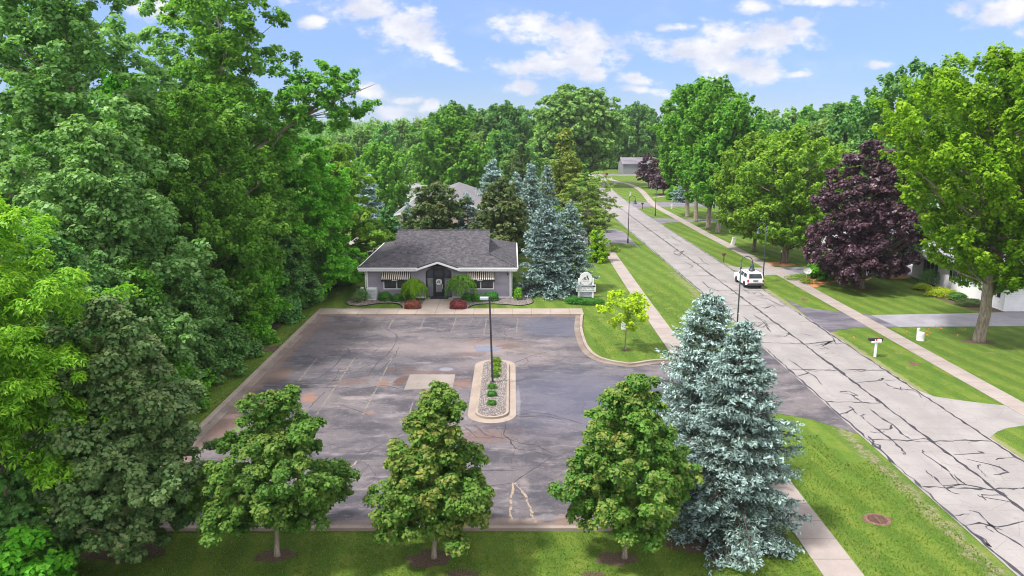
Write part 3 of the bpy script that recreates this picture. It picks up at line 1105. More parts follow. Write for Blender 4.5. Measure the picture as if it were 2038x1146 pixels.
def tree(name, label, cat, x, y, H, Rr, leaf, bark='bark', seed=1, group=None, r0=None, rz=0.0, limbs=1.0, fork=0, twigs=0, top=.86, wob=.012, flare=1.5, **kw):
    V, v, tp, LC, lr, CC = crown(seed, H, Rr, **kw)
    root = thing(name, label, cat, (x, y, 0), rz, group)
    obj_of(quads_mesh('crown', V, L[leaf], v, tp), 'crown', root)
    tb = trunk_mb(seed + 5, LC, H, kw.get('z0', 1.2), r0 or H * .018, kw.get('lean', (0, 0)), fork, CC, limbs, top, twigs, clumps=kw.get('clumps', 9), wob=wob, base_flare=flare)
    tb.build('trunk', M[bark], root, True)
    return root


def spruce_mesh(seed, H, Rr, z0=.3, whorl=.36, nb=9, tw=.28, needle=.13, power=.8, jag=.15, nper=5):
    """needle sprays of a blue spruce: tiers of drooping boughs, each a flat fan of side twigs"""
    R = np.random.RandomState(seed)
    C, A, N, S, T = [], [], [], [], []
    tubes = []
    z = z0
    k = 0
    while z < H * .985:
        f = (z - z0) / (H - z0)
        Lb = Rr * (1 - f) ** power
        Lb = max(Lb, .12)
        nn = max(4, int(nb * (.5 + .5 * (1 - f)) + .5))
        for b in range(nn):
            az = (b + (k * .382) % 1.0) * 2 * PI / nn + R.randn() * .2
            Lk = Lb * (1 + R.randn() * jag) * (1 + .12 * math.sin(az * 3 + seed) )
            zz = z + R.randn() * whorl * .42
            n = max(3, int(Lk / (tw * .45)))
            dirx, diry = math.cos(az), math.sin(az)
            rise = .35 * f + .02
            pts = []
            for i in range(n + 1):
                s = i / n
                r = Lk * s
                dz = Lk * (rise * s - .30 * (1 - f * .6) * s * s * 1.6 + .16 * s ** 4)
                pts.append((dirx * r, diry * r, zz + dz))
            tubes.append((pts[0], pts[n // 2], pts[-1], .012 + .012 * Lk))
            for i in range(max(1, int(n * .22)), n + 1):
                s = i / n
                p = np.array(pts[i])
                tl = tw * (1.5 - .9 * s) * (.8 + .4 * R.rand()) * min(1.0, .35 + Lk * .5)
                for side in ((-1, 1) if i < n else (-1, 0, 1)):
                    a2 = az + side * (.85 + R.randn() * .15)
                    dv = np.array([math.cos(a2), math.sin(a2), -.22 + .1 * R.randn()])
                    if side == 0: dv = np.array([dirx, diry, .15])
                    dv = dv / np.linalg.norm(dv)
                    for j in range(nper):
                        end = R.rand() < .55
                        q = 1.0 if end else R.rand()
                        sp = (.20 if end else .09) * tw
                        C.append(p + dv * tl * q * 1.5 + R.randn(3) * sp * np.array([1, 1, .6]))
                        A.append(dv + R.randn(3) * .65)
                        N.append(np.array([0, 0, .8]) + R.randn(3) * .8)
                        S.append(.55 + .9 * R.rand())
                        T.append(min(1, max(0, (s - .5) * 1.1 + (.32 if end else -.45) + R.randn() * .2)))
        z += whorl * (.75 + .5 * R.rand()) * (1 - .35 * f)
        k += 1
    for j in range(40):
        zz = H * (.95 + .06 * R.rand())
        C.append(np.array([R.randn() * .05, R.randn() * .05, zz]))
        A.append(np.array([R.randn() * .5, R.randn() * .5, 1.]))
        N.append(R.randn(3)); S.append(1.); T.append(.6)
    C, A, N, S, T = map(np.array, (C, A, N, S, T))
    N = nrm(N)
    V = leaves(R, C, N, A, needle * 1.45 * S, needle * .50 * S, .1)
    return V, np.clip(R.rand(len(C)) * .45 + .65 * T, 0, 1), T * .85, tubes


def spruce(name, label, x, y, H, Rr, leaf='spruce', seed=1, group=None, proto=None, cat='spruce', rz=0.0, **kw):
    root = thing(name, label, cat, (x, y, 0), rz, group)
    V, v, tp, tubes = spruce_mesh(seed, H, Rr, **kw)
    obj_of(quads_mesh('crown', V, L[leaf], v, tp), 'crown', root)
    mb = MB()
    r0 = .018 * H
    mb.tube([(0, 0, -.1), (0, 0, .4), (0.03, 0, H * .5), (0, 0, H * .98)], [r0 * 1.3, r0, r0 * .55, .015], 9)
    for (a, b, c, r) in tubes:
        mb.tube([a, b, c], [r, r * .7, r * .25], 3, cap=False)
    mb.build('trunk', M['bark_dark'], root, True)
    return root


def shrub(name, label, x, y, rx, h, leaf, seed=1, cat='shrub', group=None, n=4500, ln=.06, wd=.05, ry=None, flat=.7, loose=.12, z0=0.0, spiky=0.0, core=True, power=.85):
    """a clipped or loose bush: leaves over an uneven rounded body, short stems beneath"""
    R = np.random.RandomState(seed)
    ry = ry or rx
    d = nrm(R.randn(n, 3))
    d[:, 2] = np.abs(d[:, 2]) * 1.0 - .28
    bump = 1 + .06 * np.sin(d[:, 0] * 5 + seed) + .06 * np.sin(d[:, 1] * 6 + d[:, 2] * 4 + seed)
    u = 1 - loose * R.rand(n) ** 1.3 * 2.2 + (R.rand(n) < .25) * loose * R.rand(n)
    sgn = np.sign(d[:, 2])
    zz = sgn * np.abs(d[:, 2]) ** power
    C = np.stack([d[:, 0] * rx * bump * u, d[:, 1] * ry * bump * u, h * .36 + zz * h * .62 * bump * u], 1)
    C[:, 2] = np.maximum(C[:, 2], .03) + z0
    N = nrm(d * 1.0 + R.randn(n, 3) * .55 + np.array([0, 0, .25]))
    A = nrm(R.randn(n, 3) + np.array([0, 0, spiky]) + d * spiky * .7)
    s = .7 + .6 * R.rand(n)
    V = leaves(R, C, N, A, ln * s, wd * s, .2)
    v = np.clip(R.rand(n) * .7 + .3 * (np.sin(d[:, 0] * 4 + d[:, 1] * 7) > .3), 0, 1)
    root = thing(name, label, cat, (x, y, 0), 0, group)
    obj_of(quads_mesh('foliage', V, L[leaf], v, R.rand(n) ** 3 * .6), 'foliage', root)
    mb = MB()
    rr = random.Random(seed)
    for i in range(9):
        a = rr.uniform(0, 6.28)
        q = rr.uniform(.3, .8)
        mb.tube([(math.cos(a) * rx * .1, math.sin(a) * ry * .1, -.05), (math.cos(a) * rx * q, math.sin(a) * ry * q, z0 + h * rr.uniform(.45, .8))], [.02, .008], 4)
    mb.build('stems', M['bark_dark'], root, True)
    return root


def base_xy(px, py):
    return G(px, py)


def top_z(px, py, Y):
    return P(px, py, Y)[2]


def ppm(Y, z=0.0):
    """pixels per metre at ground distance Y"""
    return FPX / (Y * math.cos(TH) + (CAMH - z) * math.sin(TH))


# ------------------------------------------------------------------ ground, road, drives
def gp(lst):
    return [G(a, b) for a, b in lst]


mb = MB()
mb.sheet([(-2600, -300), (2600, -300), (2600, 2600), (-2600, 2600)], 0.0)
tag(mb.build('ground', M['grass']), kind='structure')

# litter under the wood on the left
mb = MB()
mb.sheet([(-70, 14), (-23.5, 14), (-21.6, 30), (-20.3, 40), (-20.2, 55), (-19.6, 66), (-18.6, 80), (-21, 95), (-70, 110)], 0.006)
tag(mb.build('woodland_floor', M['forest_floor']), kind='structure')


def smooth_path(pts, n=6):
    """Catmull-Rom through 2-D points"""
    out = []
    P4 = [pts[0]] + list(pts) + [pts[-1]]
    for i in range(1, len(P4) - 2):
        p0, p1, p2, p3 = P4[i - 1], P4[i], P4[i + 1], P4[i + 2]
        for k in range(n):
            t = k / n
            out.append(tuple(.5 * ((2 * p1[j]) + (-p0[j] + p2[j]) * t + (2 * p0[j] - 5 * p1[j] + 4 * p2[j] - p3[j]) * t * t + (-p0[j] + 3 * p1[j] - 3 * p2[j] + p3[j]) * t ** 3) for j in (0, 1)))
    out.append(tuple(pts[-1]))
    return out


RCL = [(22.9, -60), (22.9, 0), (22.9, 60), (22.75, 90), (22.45, 115), (22.2, 140), (22.1, 165), (22.6, 190), (24.0, 215), (26.0, 240), (27.0, 262), (26.5, 285)]
RC = smooth_path(RCL, 6)


def road_x(Y):
    for i in range(len(RC) - 1):
        if RC[i][1] <= Y <= RC[i + 1][1]:
            f = (Y - RC[i][1]) / (RC[i + 1][1] - RC[i][1])
            return RC[i][0] + f * (RC[i + 1][0] - RC[i][0])
    return 22.9


mb = MB()
mb.strip(RC, 7.0, 0.022)
road = tag(mb.build('road', M['road']), kind='structure')
# cross street at the far end
mb = MB()
mb.sheet([(-300, 251), (400, 251), (400, 259), (-300, 259)], 0.014)
tag(mb.build('cross_street', M['drive_mid']), kind='structure')


def jitter(pts, amp, seed, n=5):
    R = random.Random(seed)
    out = []
    for i in range(len(pts) - 1):
        for k in range(n):
            f = k / n
            a, b = pts[i], pts[i + 1]
            q = 0 if (i == 0 and k == 0) else amp
            out.append((a[0] + (b[0] - a[0]) * f + R.uniform(-q, q), a[1] + (b[1] - a[1]) * f + R.uniform(-q, q)))
    out.append(pts[-1])
    return out


# tar lines: two joints along the edges, the centre joint, transverse and wandering ones
mb = MB()
R_ = random.Random(4)


def tarline(pts, w0, amp, seed, n=5, z=.028):
    q = jitter(pts, amp, seed, n)
    r = random.Random(seed)
    ws = [w0 * r.choice((.45, .7, .9, 1.0, 1.2, 1.7)) * r.uniform(.8, 1.2) for _ in q]
    ws[0] = ws[-1] = w0 * .3
    mb.strip(q, ws, z)


def along(off, y0, y1, step=6):
    ys = []
    y = y0
    while y < y1:
        ys.append(y)
        y += step
    ys.append(y1)
    return [(road_x(v) + off, v) for v in ys]


tarline(along(0.05, 5, 250, 3), .17, .06, 1, 6)
tarline(along(-3.35, 5, 200, 3), .115, .07, 2, 6, .0284)
tarline(along(3.35, 5, 200, 3), .115, .07, 3, 6, .0284)
cnt = 0
for y in [24.5, 33, 38.5, 44.3, 50.6, 57.2, 63.4, 70, 76.5, 84, 92, 101, 110, 121, 133, 147, 163, 181, 200]:
    cnt += 1
    x = road_x(y)
    kind = cnt % 3
    tarline([(x - 3.3, y + .2), (x - 1.6, y + .05), (x, y - .1)], .11, .08, 40 + cnt, 6, .0288)
    if kind != 1:
        tarline([(x, y - .1), (x + 1.7, y + .1), (x + 3.3, y - .1)], .10, .09, 80 + cnt, 6, .0288)


def wander(pxs, w0=.085, seed=0):
    tarline(gp(pxs), w0, .045, seed + 300, 3, .0292)


def c8(l):
    return [(1500 + a / 2.178, 620 + b / 2.178) for a, b in l]


WAND = [c8([(148, 205), (190, 235), (235, 265), (270, 285), (295, 318)]), c8([(175, 285), (235, 270), (240, 262)]), c8([(205, 250), (278, 262)]),
        c8([(372, 350), (410, 345), (455, 368), (400, 356), (372, 352)]), c8([(420, 360), (450, 380), (475, 395)]),
        c8([(360, 450), (400, 440), (430, 425), (415, 412)]), c8([(430, 425), (448, 445)]), c8([(505, 425), (550, 460), (600, 490), (640, 530), (680, 555), (740, 552), (815, 580)]),
        c8([(540, 512), (590, 512), (600, 490)]), c8([(488, 475), (540, 515), (600, 560), (640, 595), (658, 620), (645, 615)]),
        c8([(495, 540), (520, 565), (515, 580), (545, 600), (545, 580), (520, 572)]), c8([(735, 600), (730, 612), (770, 640), (850, 698)]),
        c8([(745, 688), (775, 722)]), c8([(780, 715), (820, 755), (925, 752), (1085, 788)]), c8([(870, 708), (900, 740), (925, 752)]), c8([(820, 755), (860, 785), (895, 793)]),
        c8([(970, 795), (1010, 820), (985, 795), (1100, 800)]), c8([(970, 800), (1135, 832)]), c8([(866, 622), (1000, 615), (970, 605)]),
        c8([(890, 560), (1020, 562)]), c8([(930, 568), (985, 560)]), c8([(920, 640), (1060, 675), (1105, 700), (1040, 708)]),
        c8([(870, 885), (935, 880)]), c8([(905, 930), (980, 920), (1060, 935), (1172, 910)]), c8([(1010, 915), (1060, 955), (1110, 985), (1170, 1025)]),
        c8([(930, 950), (1000, 990), (1030, 1025), (960, 970)]), c8([(1000, 925), (1080, 950)]),
        c8([(445, 310), (560, 298), (620, 298)]), c8([(540, 298), (560, 290), (550, 302)]), c8([(450, 262), (505, 258)]), c8([(625, 340), (700, 340)]),
        c8([(225, 145), (280, 135), (330, 130), (300, 150), (350, 125), (310, 140), (260, 152)]), c8([(310, 85), (340, 110), (360, 145)]), c8([(280, 160), (330, 165), (290, 150)]),
        c8([(200, 95), (260, 108)]), c8([(195, 45), (240, 45)]), c8([(130, 110), (155, 100), (140, 95)]), c8([(0, 15), (40, 45), (75, 90)]), c8([(0, 65), (40, 70), (60, 55)]),
        [(1479, 576), (1492, 584), (1500, 582)], [(1498, 586), (1508, 581), (1520, 588), (1504, 590)], [(1488, 594), (1500, 597), (1516, 600)], [(1508, 590), (1530, 596), (1545, 604), (1560, 612)],
        [(1500, 628), (1512, 634), (1525, 640), (1508, 650), (1500, 645)], [(1478, 630), (1490, 640), (1502, 655)], [(1520, 640), (1532, 652)], [(1513, 613), (1535, 610)],
        [(1520, 615), (1540, 607), (1543, 615)], [(1505, 622), (1550, 624)], [(1388, 511), (1396, 516), (1400, 522), (1412, 528)], [(1410, 545), (1420, 550)], [(1382, 548), (1440, 550)],
        [(1336, 508), (1350, 506), (1362, 498), (1352, 510), (1340, 503), (1348, 496)], [(1335, 470), (1348, 478), (1355, 482)], [(1300, 462), (1310, 470)],
        [(1280, 448), (1292, 462)], [(1360, 520), (1380, 530), (1372, 534)], [(1398, 560), (1410, 572), (1432, 580)], [(1440, 600), (1455, 604)], [(1445, 615), (1480, 613)],
        [(1290, 447), (1300, 449)], [(1315, 475), (1330, 474)], [(1340, 485), (1352, 490)]]
for i, q in enumerate(WAND):
    wander(q, .085 if q[0][1] > 600 else .11, i)
for i in range(26):
    y = 22 + 110 * R_.random() ** 1.2
    x = road_x(y) + R_.uniform(-2.8, 2.8)
    pts = [(x, y)]
    a = R_.uniform(0, 6.28)
    for k in range(R_.randint(2, 4)):
        a += R_.uniform(-1.2, 1.2)
        x += math.cos(a) * R_.uniform(.3, .8)
        y += math.sin(a) * R_.uniform(.3, .9)
        x = min(max(x, road_x(y) - 3.2), road_x(y) + 3.2)
        pts.append((x, y))
    tarline(pts, .065, .06, 600 + i, 3, .0292)
tag(mb.build('tar_lines', M['tar'], road), kind='structure')

# parking lot and its entrance
XL, XR, YN, YF = -17.1, 5.75, 29.75, 66.05
mb = MB()
lot_poly = [(XL, YN), (6.0, YN), (6.05, 39.5), (6.6, 41.3), (8.2, 42.3), (12, 42.7), (15.8, 42.6), (17.6, 41.6), (19.42, 39.4), (19.42, 57.2), (18.6, 56.0),
            (16.8, 53.6), (14.5, 52.4), (10.7, 52.1), G(1261, 731), G(1207, 724), G(1166, 707), G(1150, 684), G(1143, 655), (XR, YF), (XL, YF)]
mb.sheet(lot_poly, 0.012)
lot = tag(mb.build('parking_lot', M['lot']), kind='structure')
mb = MB()


def crack(px, w0=.03, seed=0, n=4, amp=.05):
    q = jitter(gp(px), amp, 900 + seed, n)
    r = random.Random(seed)
    mb.strip(q, [w0 * r.uniform(.5, 1.5) for _ in q], .0165)


def c7(l):
    return [(380 + a / 2.215, 600 + b / 2.215) for a, b in l]


CR = [c7([(320, 375), (450, 378), (560, 382), (660, 378), (760, 385), (850, 370), (915, 385)]), c7([(560, 340), (640, 280), (660, 250), (700, 225), (690, 205)]),
      c7([(620, 350), (720, 335), (780, 330), (820, 270), (870, 230), (900, 190), (905, 150)]), c7([(590, 385), (640, 340), (650, 300), (700, 300)]),
      c7([(800, 340), (830, 310), (900, 240), (915, 200)]), c7([(740, 300), (800, 275), (860, 260)]), c7([(860, 120), (900, 140), (915, 165)]), c7([(880, 90), (860, 120), (880, 135)]),
      c7([(800, 190), (830, 205), (800, 230)]), c7([(900, 270), (905, 320), (880, 330)]), c7([(650, 455), (720, 475), (780, 500)]), c7([(520, 470), (560, 430), (590, 400)]),
      c7([(940, 575), (860, 620), (800, 650), (740, 710), (660, 760)]), c7([(1430, 505), (1500, 490), (1580, 495), (1640, 515), (1730, 540)]), c7([(1430, 510), (1560, 505), (1640, 520)]),
      c7([(1250, 545), (1300, 590), (1370, 605), (1400, 600)]), c7([(1385, 540), (1378, 590), (1400, 605), (1450, 625), (1520, 635), (1590, 670)]), c7([(1400, 605), (1430, 650), (1500, 660), (1600, 685)]),
      c7([(1590, 685), (1540, 720), (1480, 760), (1425, 800)]), c7([(1310, 815), (1420, 800)]), c7([(1280, 745), (1430, 745)]), c7([(1260, 180), (1380, 130), (1420, 110), (1440, 75)]),
      c7([(1380, 130), (1390, 150), (1380, 170)]), c7([(1430, 270), (1500, 240), (1620, 210), (1700, 205)]), c7([(1480, 250), (1490, 265), (1460, 285), (1440, 280)]),
      c7([(1200, 550), (1260, 600), (1340, 600)]), c7([(560, 950), (620, 870), (660, 790), (680, 740)]), c7([(1405, 560), (1300, 560)]), c7([(1240, 190), (1300, 230)]), c7([(700, 225), (760, 230)])]
for i, q in enumerate(CR):
    crack(q, .065 if i < 3 or 13 <= i <= 18 else .045, i)
for i in range(60):
    x = R_.uniform(XL + 1, XR - 1)
    y = R_.uniform(YN + 1, YF - 1)
    a = R_.uniform(0, 6.28)
    q = [(x, y)]
    for k in range(R_.randint(2, 5)):
        a += R_.uniform(-.7, .7)
        x += math.cos(a) * .8
        y += math.sin(a) * .8
        q.append((min(max(x, XL + .3), XR - .3), min(max(y, YN + .3), YF - .3)))
    q = jitter(q, .05, i, 3)
    mb.strip(q, .024, .0165)
tag(mb.build('cracks', M['crack'], lot), kind='structure')
# broken, gravelly cracks near the camera
mb = MB()
for i, q in enumerate([c7([(562, 962), (600, 900), (640, 820), (668, 760), (740, 700)]), c7([(1412, 985), (1412, 900), (1418, 800)]), c7([(1425, 800), (1470, 850), (1500, 920), (1510, 960), (1520, 985)])]):
    j = jitter(gp(q), .05, 70 + i, 7)
    mb.strip(j, [.05 + .09 * R_.random() for _ in j], .0172)
tag(mb.build('crumbled_joints', M['rubble'], lot), kind='structure')
# faded bay lines
mb = MB()
lw = .10
for px, x2, y1, y2 in [(1030, 1028, 634, 664), (969, 962, 634, 668), (908, 898, 632, 662), (846, 834, 632, 660), (785, 772, 631, 655), (725, 708, 631, 652)]:
    mb.strip(jitter([G(px, y1), G(x2, y2)], .02, px, 8), lw, .0168)
for x in (-14.4, -11.65, -8.9, -6.15):
    for (ya, yb) in ((48.2, 53.4), (42.3, 47.6)) if x < -7 else ((42.0, 44.6),):
        mb.strip(jitter([(x, ya), (x, yb)], .02, int(x * 10 + ya), 8), lw, .0168)
mb.strip(jitter([(-15.5, 47.95), (-8, 47.9), (-5.0, 47.9)], .03, 5, 12), lw, .0168)
tag(mb.build('faded_bay_lines', M['old_line'], lot), kind='structure')
# concrete pad of the buried tank
mb = MB()
mb.sheet([G(815.7, 745.4), G(804, 776), G(901.5, 771), G(906, 745.4)][::-1], .017)
M['pad'] = conc_mat('pad_concrete', (0.20, 0.17, 0.155), (0.27, 0.235, 0.215), stain=0.8)
tag(mb.build('concrete_pad', M['pad'], lot), kind='structure')
# puddle
mb = MB()
c = G(969, 694)
n = 40
r = random.Random(3)
ring = []
for k in range(n):
    a = 2 * PI * k / n
    q = 1 + .14 * math.sin(3 * a + 1) + .10 * math.sin(5 * a) + .05 * r.uniform(-1, 1)
    ring.append((c[0] + 1.05 * q * math.cos(a), c[1] + .78 * q * math.sin(a)))
mb.sheet(ring, .0178)
tag(mb.build('puddle', M['water']), kind='structure')

# kerbs of the lot
path = [(XR + .0, YF)] + gp([(1143, 655), (1150, 684), (1157, 697), (1166, 707), (1183, 717), (1207, 724), (1233, 728.5), (1261, 731)]) + [(10.7, 52.1), (12.6, 52.15), (14.5, 52.4), (16.8, 53.6), (18.6, 56.0)]
path = smooth_path(path, 4)
mb = MB()
mb.kerb(path, 0.0, .45, .0, .03)
tag(mb.build('gutter', M['gutter']), kind='structure')
mb = MB()
mb.kerb(path, .45, .68, .0, .15)
tag(mb.build('kerb', M['kerb']), kind='structure')
p2 = [(XL, YF + .1), (XL, 50), (XL, 40), (XL, YN - .2)]
mb = MB()
mb.kerb(p2, 0.0, -.45, .0, .03)
tag(mb.build('gutter', M['gutter']), kind='structure')
mb = MB()
mb.kerb(p2, -.45, -.80, .0, .16)
tag(mb.build('kerb', M['kerb']), kind='structure')
p3 = [(XL - .8, YN), (6.35, YN)]
mb = MB()
mb.kerb(p3, 0.0, -.35, .0, .03)
tag(mb.build('gutter', M['gutter']), kind='structure')
mb = MB()
mb.kerb(p3, -.35, -.58, .0, .15)
tag(mb.build('kerb', M['kerb']), kind='structure')
p4 = smooth_path([(6.1, YN), (6.1, 39.3), (6.7, 41.2), (8.3, 42.2), (12, 42.55), (15.8, 42.5)], 4)
mb = MB()
mb.kerb(p4, 0.0, -.22, .0, .15)
tag(mb.build('kerb', M['kerb']), kind='structure')

# walks
mb = MB()
mb.box(XL - .8, XR + .75, YF, 68.15, 0, .15)
tag(mb.build('front_walk', M['walkx']), kind='structure')
mb = MB()
mb.box(-8.55, -5.75, 68.15, 72.72, 0, .146)
tag(mb.build('entrance_walk', M['walkx']), kind='structure')
mb = MB()
LW = smooth_path([(12.75, -40), (12.75, 20), (12.72, 41.6)], 3)
mb.kerb(LW, .78, -.78, 0, .035)
tag(mb.build('sidewalk', M['walk']), kind='structure')
mb = MB()
LW = smooth_path([(12.7, 53.0), (12.75, 70), (13.0, 90), (13.2, 104), (13.6, 112)], 4)
mb.kerb(LW, .72, -.72, 0, .035)
tag(mb.build('sidewalk', M['walk']), kind='structure')
mb = MB()
RW = smooth_path([(31.05, -40), (31.05, 20), (31.1, 40), (31.1, 60), (31.1, 76), (30.9, 100), (30.5, 118), (30.3, 140), (30.2, 160), (32.0, 180), (33.3, 195), (33.6, 208), (33.2, 218), (31.5, 226), (30.5, 236), (31.5, 246)], 4)
mb.kerb(RW, .72, -.72, 0, .030)
tag(mb.build('sidewalk', M['walk']), kind='structure')

# driveways on the right
RX = 26.36
mb = MB()
mb.sheet(gp([(1560, 592), (1600, 612), (1650, 618), (1700, 622), (1735, 627), (1790, 650.5), (1740, 651), (1700, 652.5), (1668, 657), (1645, 664)]), .0105)
tag(mb.build('driveway', M['drive_dark']), kind='structure')
mb = MB()
mb.sheet(gp([(1733, 627), (1900, 624), (2040, 620), (2300, 616), (2300, 646), (2040, 649), (1900, 650), (1788, 650.5)]), .0112)
tag(mb.build('driveway', M['drive_pale']), kind='structure')
mb = MB()
mb.sheet(gp([(1432, 527), (1475, 532), (1530, 533), (1550, 531), (1600, 546), (1566, 547), (1530, 547), (1500, 551)]), .0105)
tag(mb.build('driveway', M['road']), kind='structure')
mb = MB()
mb.sheet(gp([(1550, 531), (1640, 531), (1760, 527), (1900, 524), (2040, 524), (2040, 545), (1850, 547), (1700, 549), (1640, 548), (1600, 547)]), .0112)
tag(mb.build('driveway', M['drive_mid']), kind='structure')
mb = MB()
mb.sheet(gp([(1284, 430), (1300, 434), (1350, 435.5), (1500, 436), (1700, 436), (1700, 441), (1500, 441.5), (1360, 442), (1326, 442.6), (1312, 446)]), .0105)
tag(mb.build('driveway', M['drive_mid']), kind='structure')
mb = MB()
mb.sheet(gp([(1244, 399), (1256, 402), (1300, 402.5), (1450, 402), (1600, 402), (1600, 411), (1450, 411), (1300, 411), (1278, 412.5), (1271, 416)]), .0105)
tag(mb.build('driveway', M['drive_mid']), kind='structure')
mb = MB()
mb.sheet(gp([(1806, 766), (1821, 775), (1860, 789), (1913, 797), (1960, 803), (2010, 808), (2300, 812), (2300, 842), (2038, 847), (2005, 852), (1985, 859), (1970, 871)]), .0105)
tag(mb.build('driveway', M['road']), kind='structure')
# driveways on the left, beyond the spruces
mb = MB()
mb.sheet(gp([(1060, 458), (1180, 458), (1225, 455), (1243, 462), (1276, 497), (1262, 487), (1235, 484), (1180, 484), (1060, 484)]), .0105)
tag(mb.build('driveway', M['drive_mid']), kind='structure')
mb = MB()
mb.sheet(gp([(1000, 398), (1160, 398), (1190, 396), (1198, 412), (1160, 409), (1000, 409)]), .0105)
tag(mb.build('driveway', M['drive_mid']), kind='structure')
mb = MB()
mb.sheet(gp([(690, 470), (760, 470), (800, 455), (812, 448), (800, 500), (740, 530), (690, 540)]), .0105)
tag(mb.build('side_path', M['walk']), kind='structure')
# thin branch walks far right
mb = MB()
mb.strip(gp([(1300, 393), (1330, 389), (1360, 387)]), 1.2, .012)
mb.strip(gp([(1232, 364), (1290, 364), (1330, 364)]), 1.2, .012)
mb.strip(gp([(1185, 364), (1232, 363)]), 1.5, .012)
tag(mb.build('side_path', M['walk']), kind='structure')

# island
def stadium(cx, hw, y0, y1, n=14):
    out = []
    for k in range(n + 1):
        a = PI * k / n
        out.append((cx + hw * math.cos(a), y1 - hw * .95 + hw * .95 * math.sin(a)))
    for k in range(n + 1):
        a = PI + PI * k / n
        out.append((cx + hw * math.cos(a), y0 + hw * .95 + hw * .95 * math.sin(a)))
    return out


island = thing('traffic_island', 'long rounded concrete-kerbed island filled with pale gravel in the parking lot', 'island', (-1.2, 47.0, 0))
mb = MB()
mb.prism(stadium(0, 1.45, -6.05, 6.0), 0, .035)
mb.build('apron', M['kerb'], island)
mb = MB()
mb.prism(stadium(0.0, 1.0, -5.45, 5.4), .0, .17)
mb.build('kerb_ring', M['kerb'], island)
mb = MB()
mb.prism(stadium(0.0, .84, -5.28, 5.24), .10, .185)
mb.build('gravel_bed', M['gravel'], island)
for i, (px, py, rr, hh) in enumerate([(988, 724, .36, .42), (988, 734, .34, .40), (988, 743, .34, .36), (986, 754, .33, .38), (979.5, 777, .33, .36), (979, 792, .33, .36), (978.5, 810, .31, .32)]):
    x, y = G(px, py)
    shrub('small_shrub', ['bright green tuft at the far tip of the gravel island', 'bright green tuft second from the far tip of the gravel island', 'bright green tuft third from the far tip of the gravel island', 'bright green tuft just behind the lamp pole foot on the gravel island',
                          'round green tuft just in front of the lamp pole foot on the gravel island', 'round green tuft second from the near end of the gravel island', 'small green tuft nearest the near end of the gravel island'][i],
          x, y, rr, hh, 'light' if i < 3 else 'box', 30 + i, 'shrub', 'tufts planted along the gravel island', n=700, ln=.12, wd=.035, loose=.25, spiky=.8, z0=.16)

# gravel beds by the building, with edging
bedL = smooth_path(gp([(863, 596), (850, 596), (760, 595), (735, 592), (722, 593), (700, 597), (688, 602), (692, 607), (705, 609.5), (722, 609.5), (745, 606), (768, 604), (785, 604.5), (797, 608), (800, 613), (797, 617)]), 4)
bedL += [G(846, 617)]
mb = MB()
mb.sheet(bedL, .05)
tag(mb.build('gravel_bed', M['gravel2']), kind='structure')
bedR = smooth_path(gp([(932, 617), (934, 612), (945, 607.5), (965, 605.5), (985, 605.5), (1010, 607), (1035, 608.5), (1053, 606), (1062, 601), (1056, 594), (1045, 589), (1030, 582)]), 4)
bedR += [G(1018, 590), G(896, 594), G(897, 617)]
mb = MB()
mb.sheet(bedR, .05)
tag(mb.build('gravel_bed', M['gravel']), kind='structure')
mb = MB()
mb.kerb(smooth_path(gp([(700, 597), (688, 602), (692, 607), (705, 609.5), (722, 609.5), (745, 606), (768, 604), (785, 604.5), (797, 608), (800, 613), (797, 617)]), 4), 0, .07, 0, .09)
mb.kerb(smooth_path(gp([(932, 617), (934, 612), (945, 607.5), (965, 605.5), (985, 605.5), (1010, 607), (1035, 608.5), (1053, 606), (1062, 601), (1056, 594)]), 4), 0, .05, 0, .08)
tag(mb.build('bed_edging', M['black']), kind='structure')
# mulch, bare soil and painted shade patches
def blob(cx, cy, rx, ry, seed, n=28):
    r = random.Random(seed)
    ph = r.uniform(0, 6)
    out = []
    for k in range(n):
        a = 2 * PI * k / n
        q = 1 + .12 * math.sin(2 * a + ph) + .1 * math.sin(5 * a + ph * 2) + r.uniform(-.08, .08)
        out.append((cx + rx * q * math.cos(a), cy + ry * q * math.sin(a)))
    return out


def patch(name, m, px, py, rx, ry, seed, z=.008):
    x, y = G(px, py)
    mb = MB()
    mb.sheet(blob(x, y, rx, ry, seed), z)
    return tag(mb.build(name, M[m]), kind='structure')


patch('soil_and_shade', 'soil', 548, 1106, .75, .5, 1)
patch('soil_and_shade', 'soil', 856, 1112, .95, .62, 2)
patch('soil_and_shade', 'soil', 1228, 1112, .75, .55, 3)
patch('soil_and_shade', 'soil', 250, 1098, 1.5, .8, 4)  # soil-coloured patch painting the dark shade under the large dull maple
patch('soil_and_shade', 'soil', 920, 1141, .7, .22, 5)
patch('soil_and_shade', 'soil', 1180, 1142, .5, .15, 6)
patch('soil_and_shade', 'soil', 1445, 1078, 2.2, 1.5, 7)
patch('soil_and_shade', 'soil', 1122, 580, 3.2, 1.6, 8)
patch('soil_and_shade', 'soil', 545, 694, 1.0, .8, 9)
patch('soil_and_shade', 'soil', 1245, 696, .35, .3, 10)
patch('soil_and_shade', 'soil', 1948, 680, 1.2, .8, 11)
patch('soil_and_shade', 'soil', 1714, 573, 1.5, 1.0, 12)
patch('mulch_bed', 'mulch', 1550, 525, 1.6, 1.7, 13)
patch('mulch_bed', 'mulch', 1782, 552, 1.5, 1.0, 14)
mb = MB()
mb.sheet(smooth_path(gp([(1567, 556), (1585, 549), (1640, 548), (1700, 549), (1735, 552), (1720, 559), (1680, 561), (1650, 563), (1635, 568), (1620, 572), (1600, 567), (1580, 560)]), 3), .009)
tag(mb.build('mulch_bed', M['mulch']), kind='structure')
mb = MB()
